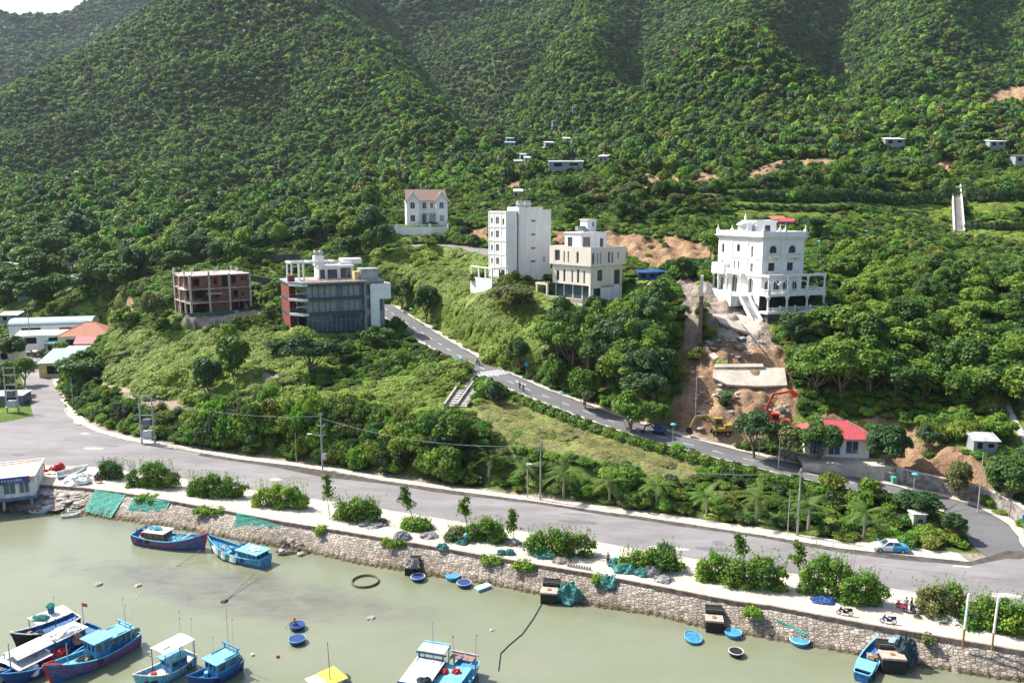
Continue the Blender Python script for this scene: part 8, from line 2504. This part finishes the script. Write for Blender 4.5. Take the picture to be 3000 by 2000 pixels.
 wall_pts(along(srange(R_UP, (2040, 1126)), srange(R_UP, (1790, 1068)), -5.4), 1.5, .5, 'stone', 'low stone wall in the shade below the shop forecourt')
 # gate pillars, bin, concrete box
 p = PZ(2105, 1210, GZ + .3); t = thing('concrete_booth', (p[0], p[1], GZ), 'weathered concrete booth among the bushes near the junction', 'booth')
 B().box(-.9, .9, -.8, .8, 0, 2.4).build('wall', M['concrete'], t); B().box(-1.05, 1.05, -.95, .95, 2.4, 2.6).build('roof', M['kerb'], t); B().box(-.3, .4, -.83, -.79, .2, 1.8).build('door', M['dark_concrete'], t)
 p = rframe(R_UP, srange(R_UP, (2045, 1128))); q = p[0] - p[2] * 4.6; t = thing('rubbish_bin', (q[0], q[1], q[2] + .1), 'green wheeled rubbish bin on the upper road pavement', 'bin')
 B().add([(-.3, -.3, .1), (.3, -.3, .1), (.3, .3, .1), (-.3, .3, .1), (-.38, -.38, 1.0), (.38, -.38, 1.0), (.38, .4, 1.0), (-.38, .4, 1.0)], [(0, 3, 2, 1), (4, 5, 6, 7), (0, 1, 5, 4), (1, 2, 6, 5), (2, 3, 7, 6), (3, 0, 4, 7)]).build('body', M['net_green'], t); B().box(-.42, .42, -.42, .44, 1.0, 1.1).build('lid', M['net_green'], t)
 # concrete drainage steps below the crossing
 for k, (u0, v0, u1, v1, lab) in enumerate(((1100, 884, 1062, 938, 'wide concrete drainage chute below the crossing, right of two'), (1078, 872, 1034, 938, 'concrete drainage chute with a dark edge below the crossing, left of two'))):
  a, b = hit(u0, v0), hit(u1, v1); d = b - a; L = float(np.hypot(d[0], d[1]))
  t = thing('drainage_chute', tuple(a), lab, 'drainage chute', math.atan2(-d[0], d[1]))
  n = 12; mb = B()
  for i in range(n): mb.box(-.9, .9, L * i / n, L * (i + 1) / n, float(d[2]) * (i + 1) / n - .6, float(d[2]) * (i + .3) / n + .35)
  mb.build('steps', M['concrete'], t)
  for s in (-1, 1): mb = B(); mb.bar((s * 1.1, 0, .4), (s * 1.1, L, float(d[2]) + .4), .3, 1.1); mb.build('side_wall', M['concrete'] if s > 0 else M['dark_concrete'], t)
  for i in range(6): f = i / 5; CLEAR.append((a[0] + d[0] * f, a[1] + d[1] * f, 1.9))
 # path down the right slope
 pts = [hit(u, v) for u, v in ((2288, 868), (2296, 900), (2310, 930), (2326, 965), (2345, 1000), (2362, 1030))]
 mb = B()
 for p, q in zip(pts[:-1], pts[1:]): mb.bar((p[0], p[1], p[2] + .2), (q[0], q[1], q[2] + .2), 1.1, .5); CLEAR.append((p[0], p[1], 2.0)); CLEAR.append(((p[0] + q[0]) / 2, (p[1] + q[1]) / 2, 2.0))
 tag(mb.build('garden_channel', M['concrete']), 'pale concrete channel running down the slope at the right edge', 'drainage channel')
 # short dark wall on the left knoll
 wall_line([(254, 838), (300, 828)], 2.0, .4, 'dark_concrete', 'short dark wall on the left knoll beside the path')
 # mooring ropes
 def rope(a, b, sag, lab):
  a, b = np.array(a), np.array(b); pts = [a + (b - a) * k / 12 - np.array([0, 0, sag * 4 * (k / 12) * (1 - k / 12)]) for k in range(13)]
  mb = B(); pen(mb, pts, .03, 4); tag(mb.build('mooring_rope', M['rope']), lab, 'rope')
 rope(PZ(585, 1315, .7), PZ(515, 1381, .03), .1, 'thin mooring rope from the tarpaulin-draped boat to a dark rock')
 rope(PZ(460, 1262, 1.4), PZ(405, 1300, .02), .1, 'slack rope from the red bow into the water')
 pl = [PZ(u, v, .03) for u, v in ((1245, 1385), (1225, 1420), (1200, 1455), (1170, 1480), (1150, 1500), (1145, 1540))]
 mb = B(); pen(mb, pl, .05, 4); tag(mb.build('floating_hose', M['tar']), 'dark hose floating in a curve from the black mooring block', 'hose')
 for u, v, m, lab in ((580, 1503, 'float_white', 'white ball float in open water near the aerial boat'), (638, 1507, 'boat_red', 'small red ball float in open water'), (1778, 1480 + 340, 'float_white', '')):
  if lab: p = PZ(u, v, .08); o = B().lathe([(.02, -.2), (.17, -.1), (.2, .02), (.15, .15), (.02, .2)], 10).build('ball_float', M[m], None, smooth=True, loc=tuple(p)); tag(o, lab, 'float')
landslide()
# ---------------------------------------------------------------- single trees, palms, bushes, hedges
def tree_proto(name, seed, R, H, hc, nl, nleaf, leaf, trunk_r, bark='bark', **k):
 """tree with its foot at the origin: crown of radius R and height H starting at hc"""
 rng = np.random.default_rng(seed)
 t = bpy.data.objects.new(name, None); COL.objects.link(t)
 v, f, l = lump_crown(rng, R, H, hc, nl, nleaf, leaf, **k)
 me = mesh_np('crown', v, f, M['leaf'], l)
 c = bpy.data.objects.new('crown', me); COL.objects.link(c); c.parent = t
 mb = B()
 limb(mb, (0, 0, -.8), (rng.normal() * .15, rng.normal() * .15, hc + H * .35), trunk_r, trunk_r * .55, .12, rng)
 for i in range(7):
  a = 2 * pi * i / 7 + rng.random(); zz = hc * (.75 + .3 * rng.random())
  limb(mb, (0, 0, zz), (cos(a) * R * .7, sin(a) * R * .7, hc + H * (.35 + .4 * rng.random())), trunk_r * .45, trunk_r * .12, .15, rng, 5, 3)
 mb.build('trunk', M[bark], t)
 return t
def placed(src, used, loc, rz, s, col, label, group=None, cat='tree'):
 """the first use moves the source itself, later ones copy it with its parts"""
 if src.name in used:
  o = copy_tree(src, loc, rz)
 else:
  used.add(src.name); o = src; o.location = [float(c) for c in loc]; o.rotation_euler = (0, 0, rz)
  if 'group' in o: del o['group']
 o.scale = s if isinstance(s, tuple) else (s, s, s)
 o['label'] = label; o['category'] = cat
 if group: o['group'] = group
 elif 'group' in o: del o['group']
 for c in o.children:
  c.color = (*[float(q) for q in col], 1)
 return o
GREENS = dict(dark=(.075, .148, .030), deep=(.052, .112, .036), mid=(.118, .215, .030), light=(.19, .29, .04), olive=(.16, .18, .06), blue=(.085, .155, .055), bright=(.15, .26, .03))
def build_trees():
 used = set()
 rr = random.Random(21)
 rounds = [tree_proto('round_tree', 300 + i, 1.0, 1.7, .72, 22, 5200, .10, .09, jitter=.5) for i in range(3)]
 loose = [tree_proto('leafy_tree', 320 + i, 1.0, 2.1, .22, 28, 5600, .11, .06, jitter=.6, spiky=.35, lumpr=(.2, .4)) for i in range(4)]
 def T(kind, u, v, hu, wu, col, label, group=None, p=None):
  """tree whose foot is at (u, v), hu high and wu wide in view pixels"""
  if p is None: p = hit(u, v)
  d = UV(*p)[2]
  h, w = hu * d / FOC, wu * d / FOC
  src = rr.choice(rounds if kind == 'r' else loose)
  nat_h = 2.4
  c = np.array(GREENS[col]) * rr.uniform(.88, 1.12)
  return placed(src, used, p, rr.uniform(0, 6), (w / 2, w / 2, h / nat_h), c, label, group)
 E = [('r', 923, 712, 66, 50, 'dark', 'round dark tree on the slope right of the grey villa, left of the pair'), ('r', 978, 745, 84, 62, 'deep', 'bigger round dark tree of the pair right of the grey villa'),
   ('l', 1190, 852, 78, 52, 'dark', 'dark narrow tree above the zebra crossing'), ('l', 1272, 893, 80, 58, 'mid', 'second dark tree above the road bend'), ('l', 1340, 938, 96, 72, 'mid', 'third roadside tree on a clear trunk right of the bend'),
   ('l', 1447, 990, 92, 90, 'mid', 'leafy tree leaning over the pavement lamp'), ('l', 1508, 985, 64, 60, 'mid', 'small leafy tree above the blue excavator'), ('l', 1136, 930, 58, 46, 'blue', 'blue-green bush tree beside the drainage chutes'),
   ('l', 478, 905, 88, 64, 'deep', 'dark tree in the meadow below the brick house'), ('l', 537, 870, 104, 76, 'mid', 'tall dark-sided tree on the knoll left of the grey villa'), ('r', 712, 868, 96, 110, 'deep', 'broad dark tree in the shade below the grey villa'), ('l', 640, 818, 40, 70, 'dark', 'low dark tree left below the grey villa'),
   ('l', 790, 835, 50, 60, 'dark', 'dark tree in the shade of the grey villa'), ('l', 868, 805, 58, 74, 'dark', 'layered dark tree between grey villa and upper road'), ('l', 644, 690, 56, 46, 'mid', 'small tree between the brick house and the grey villa'), ('l', 626, 733, 34, 34, 'dark', 'small dark bush tree on the building ground'),
   ('l', 1270, 800, 70, 76, 'mid', 'leafy tree below the beige house terrace'), ('l', 1368, 728, 50, 62, 'blue', 'blue-green tree against the beige house corner'), ('l', 1180, 720, 66, 100, 'olive', 'flowering olive tree between tower and beige house'), ('l', 1100, 660, 38, 40, 'mid', 'small tree at the tower house terrace'),
   ('r', 1731, 1052, 104, 92, 'deep', 'big round dark tree in front of the red excavator'), ('l', 1803, 1062, 98, 80, 'olive', 'olive-brown tree between two dark trees by the shop'), ('r', 1880, 1078, 108, 100, 'dark', 'big dark tree left of the shop sign'), ('r', 2038, 1096, 118, 100, 'deep', 'big dark tree right of the shop'), ('l', 2126, 1032, 58, 50, 'blue', 'grey-green bush tree on the dirt slope'),
   ('r', 2318, 1172, 120, 110, 'dark', 'dark tree hanging over the pavement at the right edge'), ('l', 2200, 1150, 96, 60, 'olive', 'thin sparse tree behind the stone wall'), ('l', 1640, 590, 74, 64, 'mid', 'green tree touching the left side of the white villa'), ('r', 1566, 642, 50, 46, 'dark', 'dark round bush tree on the red earth bank'), ('r', 1868, 545, 44, 50, 'deep', 'dark round tree behind the villa roof'),
   ('l', 196, 880, 74, 110, 'dark', 'spreading tree over the pale blue shed'), ('r', 56, 886, 62, 50, 'bright', 'round bright tree left of the side road'), ('r', 14, 900, 70, 60, 'mid', 'tree at the left edge behind the switchgear frame'), ('l', 100, 835, 34, 36, 'olive', 'small tree in front of the green metal roof'), ('l', 30, 840, 70, 70, 'dark', 'dark tree beside the blue-edged roof'),
   ('r', 877, 582, 62, 46, 'deep', 'dark round tree where the hill road starts'), ('r', 846, 580, 50, 40, 'mid', 'mid green tree left of the hill road start'), ('l', 808, 598, 56, 50, 'deep', 'dark tree behind the grey villa roof'), ('r', 1135, 412 + 60, 30, 26, 'dark', 'lone round bush on the bare hillock'),
   ('l', 1820, 790, 78, 70, 'blue', 'feathery blue-green tree below the villa retaining wall'), ('l', 1905, 775, 76, 110, 'mid', 'spreading layered tree under the villa porch'), ('l', 2105, 1190, 66, 100, 'deep', 'broad-leaved clump behind the concrete booth'), ('l', 2188, 1240, 66, 60, 'deep', 'crooked dark tree at the junction corner'), ('l', 1045, 1040, 100, 80, 'mid', 'tall green tree on the bank left of the leaning palm'), ('l', 1035, 1100, 80, 60, 'mid', 'pale trunked tree at the bank foot'),
   ('l', 360, 760, 90, 60, 'olive', 'pale feathery tree left of the brick house'), ('l', 290, 770, 66, 60, 'light', 'light green tree on the valley slope'), ('l', 2295, 1010, 60, 70, 'bright', 'bright tree beside the pale channel at right')]
 for e in E:
  T(*e)
 Z = [([(1270, 800), (1380, 790), (1470, 760), (1515, 755), (1520, 900), (1500, 945), (1440, 920), (1340, 870), (1250, 820)], 36, (76, 120), (60, 96), 'dmmlb', 'one of the dense green trees filling the slope between the beige house and the landslide', 'trees between the beige house and the landslide'),
   ([(1860, 850), (1960, 800), (2060, 790), (2352, 820), (2352, 960), (2230, 955), (2080, 915), (1860, 920)], 40, (76, 124), (70, 110), 'dmmlb', 'one of the big dark trees massed on the slope above the shop', 'trees above the shop'),
   ([(1930, 600), (2150, 600), (2190, 635), (2352, 640), (2352, 780), (2060, 760), (1930, 730)], 50, (44, 74), (46, 76), 'mdll', 'one of the trees growing on the slope right of the white villa', 'trees right of the white villa'),
   ([(200, 660), (420, 570), (860, 500), (860, 560), (700, 585), (430, 640), (330, 640), (260, 700)], 56, (56, 84), (50, 80), 'dmbl', 'one of the trees along the lower forest edge behind the brick house', 'trees of the lower forest edge'),
   ([(0, 560), (200, 560), (250, 680), (140, 690), (0, 740)], 24, (50, 80), (55, 80), 'dmb', 'one of the dark trees around the white roofs in the left valley', 'trees of the left valley'),
   ([(1280, 450), (1660, 445), (1660, 520), (1290, 525)], 24, (34, 56), (40, 60), 'mdo', 'one of the bushy trees behind the tower and beige houses', 'trees behind the tower and beige houses'),
   ([(1680, 405), (2180, 400), (2180, 440), (1680, 445)], 22, (34, 52), (34, 50), 'mb', 'one of the trees standing in rows on the upper terraces', 'trees on the upper terraces')]
 km = dict(d='dark', m='mid', b='blue', l='light', o='olive')
 for poly, n, hr, wr, cols, lab, grp in Z:
  a = np.array(poly); k = 0; tries = 0; got = []
  while k < n and tries < n * 60:
   tries += 1
   u, v = rr.uniform(a[:, 0].min(), a[:, 0].max()), rr.uniform(a[:, 1].min(), a[:, 1].max())
   if not inpoly(np.array([u]), np.array([v]), poly)[0]: continue
   if any(abs(u - q[0]) < wr[0] * .5 and abs(v - q[1]) < hr[0] * .22 for q in got): continue
   p = hit(round(u), round(v))
   if not free(np.array([p[0]]), np.array([p[1]]), 1.5)[0]: continue
   if zmask(np.array([p[0]]), np.array([p[1]]), 'rubble')[0]: continue
   got.append((u, v)); k += 1
   T('l' if rr.random() < .7 else 'r', u, v, rr.uniform(*hr), rr.uniform(*wr), km[rr.choice(cols)], lab, grp, p)
 # ---- bushes on the quay strip: each its own straggling row of clumps
 def quay_bush(u, v, hu, wu, col, lab, z=ZQ):
  p = PZ(u, v, z); d = UV(*p)[2]; h, w = hu * d / FOC * .92, wu * d / FOC; p[1] += min(1.6, w * .13)
  rng = np.random.default_rng(int(u)); t = thing('quay_bush', tuple(p), lab, 'bush', radians(-9)); V, F, L, off = [], [], [], 0
  nl = int(10 + w * 5.5)
  for k in range(nl):
   f = rng.random() * 2 - 1; hh = h * (.45 + .5 * (1 - abs(f) ** 2.2) * rng.random() ** .5); r = min(.42 + .5 * rng.random(), h * .9)
   c = np.array([f * (w / 2 - r * .6), rng.normal() * .5, max(.25, hh - r * .7) * (1 if k % 2 else rng.random() * .55)]); n = int(260 * r)
   dd = rng.normal(size=(n, 3)); dd /= np.linalg.norm(dd, axis=1)[:, None]; dd[:, 2] = np.where(dd[:, 2] < -.5, -dd[:, 2], dd[:, 2])
   q = c + dd * (r * (.6 + .45 * rng.random(n) + .7 * rng.random(n) ** 6))[:, None]; q[:, 2] = np.maximum(q[:, 2], .05)
   nr = dd + rng.normal(size=(n, 3)) * .7 + np.array([0, 0, .3]); nr /= np.linalg.norm(nr, axis=1)[:, None]; hue = rng.random()
   a, b, l = quads(q, nr, .19, rng, .75, (.65 + .65 * rng.random((n, 1))) * (1 + (hue - .5) * np.array([.9, .4, .1]))); V.append(a); F.append(b + off); L.append(l); off += len(a)
  for k in range(int(w * 5)):                      # long shoots sticking out
   f = rng.random() * 2 - 1; base = np.array([f * w / 2 * .9, rng.normal() * .4, h * .5]); tip = base + np.array([rng.normal() * .5, rng.normal() * .4, h * (.45 + .35 * rng.random())])
   tt = rng.random(16)[:, None]; q = base + (tip - base) * tt + rng.normal(size=(16, 3)) * .06; nr = rng.normal(size=(16, 3)); nr /= np.linalg.norm(nr, axis=1)[:, None]
   a, b, l = quads(q, nr, .15, rng, .6, np.ones((16, 3)) * (.8 + .5 * rng.random((16, 1)))); V.append(a); F.append(b + off); L.append(l); off += len(a)
  c = bpy.data.objects.new('foliage', mesh_np('foliage', np.concatenate(V), np.concatenate(F), M['leaf'], np.concatenate(L))); COL.objects.link(c); c.parent = t
  c.color = (*(np.array(GREENS[col]) * rr.uniform(1.15, 1.35)), 1)
  mb = B()
  for k in range(int(8 + w * 3)):
   f = rng.random() * 2 - 1; limb(mb, (f * w * .4, 0, -.1), (f * w * .5, rng.normal() * .4, h * (.6 + .6 * rng.random())), .022, .008, .12, rng, 4, 3)
  mb.build('stems', M['bark'], t)
 Q = [(250, 1100, 46, 70, 'dark', 'dark bush at the left end of the quay strip'), (345, 1122, 62, 130, 'mid', 'long dark bush second from the left on the quay'), (490, 1145, 56, 150, 'mid', 'long spiky bush above the torn green net'), (640, 1170, 62, 140, 'light', 'loose light bush with twigs above the large green net'),
   (815, 1200, 60, 118, 'mid', 'dense bush behind the three parked motorbikes'), (955, 1215, 26, 70, 'bright', 'low bright bush beside the leaning sapling'), (1050, 1238, 30, 46, 'olive', 'low olive bush at the upright blue float'), (1115, 1245, 58, 100, 'mid', 'bush right of the upright blue float'), (1290, 1282, 66, 170, 'mid', 'long twiggy bush behind the blue-green nets'),
   (1500, 1315, 52, 150, 'mid', 'long bush behind the row of tall net heaps'), (1530, 1300, 60, 46, 'blue', 'blue-green shoot of a bush above the net heaps'), (1650, 1335, 72, 90, 'bright', 'bright leafy bush right of the sandy gap'), (1740, 1355, 84, 150, 'mid', 'tall bush with pink flowers behind the coping'), (1905, 1372, 108, 130, 'mid', 'tallest quay bush, peaked in the middle'), (1985, 1392, 82, 120, 'mid', 'bush left of the two standing people'),
   (2160, 1420, 80, 110, 'olive', 'olive bush right of the two standing people'), (2190, 1412, 88, 60, 'bright', 'bright round bush left of the first white post'), (2290, 1450, 90, 130, 'mid', 'dark green bush behind the second white post'), (2360, 1462, 70, 110, 'mid', 'last quay bush at the right edge')]
 for q in Q: quay_bush(*q)
 for u, v, wu, lab in ((905, 1252, 60, 'low weeds hanging over the coping left of the mixed grey pile'), (1130, 1292, 50, 'green weeds on the top of the stone slope above the white raft'), (1208, 1306, 56, 'green weeds on the stone slope right of the raft'), (480, 1180, 70, 'strip of weeds along the coping left of the large green net'),
       (735, 1222, 30, 'tuft of weeds on the slope below the coping near the boulders'), (1730, 1412, 40, 'small weeds under the coping below the tallest quay bush'), (2130, 1472, 26, 'dry bush growing from the stones right of the dark net pile'), (335, 1150, 50, 'weeds between the two left green nets'), (1380, 1336, 36, 'weeds at the coping beside the sliding teal net')):
  quay_bush(u, v, 9, wu, 'bright' if 'dry' not in lab else 'olive', lab, 2.0)
 # ---- slim saplings
 def sapling(u, v, hu, label, lean=0):
  p = PZ(u, v, ZQ); d = UV(*p)[2]; h = hu * d / FOC
  t = thing('sapling', tuple(p), label, 'young tree')
  rng = np.random.default_rng(int(u)); V, F, L, off = [], [], [], 0
  for k in range(5):
   c = np.array([lean * (.5 + .12 * k) + rng.normal() * .18, rng.normal() * .15, h * (.5 + .12 * k)]); n = 90
   q = c + rng.normal(size=(n, 3)) * np.array([.34, .34, .24]) * (1.25 - .12 * k); nr = rng.normal(size=(n, 3)) + np.array([0, 0, .8]); nr /= np.linalg.norm(nr, axis=1)[:, None]
   a, b, c_ = quads(q, nr, .26, rng, .8, np.ones((n, 3)) * (.7 + .5 * rng.random((n, 1)))); V.append(a); F.append(b + off); L.append(c_); off += len(a)
  me = mesh_np('foliage', np.concatenate(V), np.concatenate(F), M['leaf'], np.concatenate(L)); c = bpy.data.objects.new('crown', me); COL.objects.link(c); c.parent = t; c.color = (.12, .22, .035, 1)
  mb = B(); limb(mb, (0, 0, -.1), (lean, 0, h * .95), .07, .02, .08, rng, 6, 5)
  for k in range(5): z = h * (.5 + .1 * k); limb(mb, (lean * z / h, 0, z), (lean * z / h + rng.normal() * .5, rng.normal() * .4, z + .4), .025, .008, .05, rng, 4, 2)
  mb.build('trunk', M['bark'], t)
 for u, v, hu, lab, ln in ((757, 1183, 94, 'slim sapling on the quay nearest the dense motorbike bush', -.4), (953, 1200, 84, 'leaning sapling in front of the ridden motorbike', -1.6), (1072, 1208, 66, 'sparse sapling right of the leaning one', -.3), (1178, 1246, 76, 'young tree with a round top at the grey-green net heap', 0),
        (1700, 1302, 76, 'sapling rising from the bushes left of the tall road pole', -.2), (1838, 1330, 88, 'sapling in front of the tall leaning road pole', -.6)):
  sapling(u, v, hu, lab, ln)
 # ---- coconut palms
 def palm_proto(seed):
  rng = np.random.default_rng(seed); t = bpy.data.objects.new('coconut_palm', None); COL.objects.link(t)
  hh = 2.6; V, F, L, off = [], [], [], 0
  for k in range(15):
   az = 2 * pi * k / 15 + rng.normal() * .15; up = .9 - .75 * (k % 5) / 4 + rng.normal() * .1; Lf = 2.2 + .5 * rng.random()
   P0 = np.array([0, 0, hh]); d = np.array([cos(az) * cos(up), sin(az) * cos(up), sin(up)]); pts = [P0]
   for s in range(9): d = d + np.array([0, 0, -.13]); d /= np.linalg.norm(d); pts.append(pts[-1] + d * Lf / 9)
   side = np.array([-sin(az), cos(az), 0])
   for s in range(9):
    w = .42 * sin(pi * min(1, (s + 1.4) / 10)) + .05
    for sg in (-1, 1):
     for q in (0, .5):
      a = pts[s] + (pts[s + 1] - pts[s]) * q; b = a + (pts[s + 1] - pts[s]) * .4; tip = (a + b) / 2 + side * sg * w + (pts[s + 1] - pts[s]) * .6 - np.array([0, 0, .22 * w])
      V.append(np.array([a, b, tip + (b - a) * .2, tip])); F.append(np.array([[0, 1, 2, 3]]) + off); off += 4; L.append(np.ones((4, 3)) * (.75 + .5 * rng.random()))
  me = mesh_np('crown', np.concatenate(V), np.concatenate(F), M['leaf'], np.concatenate(L)); c = bpy.data.objects.new('crown', me); COL.objects.link(c); c.parent = t
  mb = B(); limb(mb, (0, 0, -.3), (rng.normal() * .05, 0, hh), .17, .11, .08, rng, 8, 6); mb.build('trunk', M['pale_bark'], t)
  return t
 pl = [palm_proto(501), palm_proto(502)]
 for u, v, hu, lab, tilt in ((1122, 1110, 92, 'coconut palm with a slanting pale frond right of the bank trees', .35), (1212, 1118, 78, 'coconut palm half hidden behind the short grey pole', 0), (1295, 1142, 96, 'coconut palm with a thick trunk right of the power pole', 0), (1400, 1158, 90, 'coconut palm left of the road middle lamp', 0), (1507, 1168, 92, 'coconut palm with yellow lower fronds', 0),
        (1622, 1186, 84, 'small coconut palm between yellow-fronded palm and thicket', 0), (1736, 1200, 100, 'coconut palm left of the thin grey pole', 0), (1856, 1218, 100, 'coconut palm right of the tall road pole', 0), (1984, 1234, 100, 'coconut palm above the parked taxi', 0)):
  p = hit(u, v); d = UV(*p)[2]; s = hu * d / FOC / 4.3
  o = placed(rr.choice(pl), used, p, rr.uniform(0, 6), s, np.array((.11, .18, .035)) * rr.uniform(.85, 1.15), lab, None, 'palm'); o.rotation_euler[1] = tilt
  CLEAR.append((p[0], p[1], 1.4))
 # ---- hedges
 def hedge(pts, w, h, col, label, name='hedge'):
  pts = np.array(pts); c = pts[0]; rng = np.random.default_rng(int(abs(pts[0][0]) * 10)); V, Nn = [], []
  for a, b in zip(pts[:-1], pts[1:]):
   L = np.linalg.norm(b - a); n = int(L * (w + h) * 60); t = rng.random(n)[:, None]; th = rng.random(n) * pi; k = 1 + .22 * np.sin(t[:, 0] * L * 1.7 + a[0]) + .12 * rng.normal(size=n)
   dd = (b - a)[:2] / (np.linalg.norm((b - a)[:2]) + 1e-9); n2 = np.array([-dd[1], dd[0]])
   off = np.cos(th) * w / 2 * k; up = np.sin(th) ** .6 * h * k
   p = a + (b - a) * t; p = p - c; p[:, 0] += n2[0] * off; p[:, 1] += n2[1] * off; p[:, 2] += up
   nr = np.stack([n2[0] * np.cos(th), n2[1] * np.cos(th), np.sin(th)], -1) + rng.normal(size=(n, 3)) * .5; nr /= np.linalg.norm(nr, axis=1)[:, None]
   V.append(p); Nn.append(nr)
  V, Nn = np.concatenate(V), np.concatenate(Nn); n = len(V)
  hue = noise2(V[:, 0], V[:, 1], 2.2, 3)[:, None]
  a, b, l = quads(V, Nn, .26, rng, .8, (.7 + .5 * rng.random((n, 1))) * (1 + (hue - .5) * np.array([.7, .45, .1])))
  me = mesh_np(name, a, b, M['leaf'], l); o = bpy.data.objects.new(name, me); COL.objects.link(o); o.location = c; o.color = (*GREENS[col], 1)
  tag(o, label, 'hedge')
 for R in (R_FAR[::5], R_RIGHT[::5]):
  for q in R: CLEAR.append((q[0], q[1] - 6.5, 3.2)); CLEAR.append((q[0], q[1] - 10, 2.2))
 s0, s1 = srange(R_UP, (1960, 1115)), srange(R_UP, (1140, 905))
 hp = []
 for k in range(40):
  a, t_, n_ = rframe(R_UP, s0 + (s1 - s0) * k / 39); q = a + n_ * 6.0; q[2] = gz(q[0], q[1]) - .2; hp.append(q); CLEAR.append((q[0], q[1], 1.0))
 hedge(hp, 2.4, 1.05, 'mid', 'long leafy hedge along the lower edge of the upper road')
 for uvs, h, lab in (([(1690, 464), (1850, 466), (2000, 466), (2178, 462)], 3.2, 'dark hedge row on the terrace left of the long stairway'), ([(2215, 462), (2290, 463), (2370, 462)], 3.2, 'dark hedge row on the terrace right of the long stairway'), ([(1480, 432), (1700, 432), (1900, 434), (2160, 436)], 2.0, 'low hedge line on the upper terrace'), ([(1460, 446), (1560, 450), (1690, 448)], 2.2, 'hedge line behind the beige house trees'), ([(1690, 482), (1900, 486), (2170, 486)], 1.3, 'thin hedge row below the dark hedge row'), ([(2215, 528), (2290, 528), (2380, 530)], 2.0, 'hedge behind the terrace road at right'), ([(2290, 382), (2380, 384)], 2.5, 'dark hedge high at the right edge')):
  q = [hit(u, v) for u, v in uvs]; P_ = []
  for a, b in zip(q[:-1], q[1:]):
   for k in range(6):
    r_ = a + (b - a) * k / 6; r_[2] = gz(r_[0], r_[1]); P_.append(r_)
  hedge(P_, 2.4, h, 'deep', lab)
  for r_ in P_: CLEAR.append((r_[0], r_[1] - 4.5, 3.4)); CLEAR.append((r_[0], r_[1] - 9, 2.6)); CLEAR.append((r_[0], r_[1] + 4, 3.0))
build_trees()
build_woods()
build_scrub()
def build_haze():
 m = bpy.data.materials.new('haze'); m.use_nodes = True
 t = m.node_tree; t.nodes.clear()
 o = t.nodes.new('ShaderNodeOutputMaterial'); v = t.nodes.new('ShaderNodeVolumePrincipled')
 v.inputs['Color'].default_value = (.72, .86, 1.0, 1)
 v.inputs['Density'].default_value = .000045
 v.inputs['Anisotropy'].default_value = .2
 t.links.new(v.outputs[0], o.inputs['Volume'])
 tag(B().box(-2600, 2600, -120, 3000, -3, 1400).build('haze', m), kind='stuff')
build_haze()
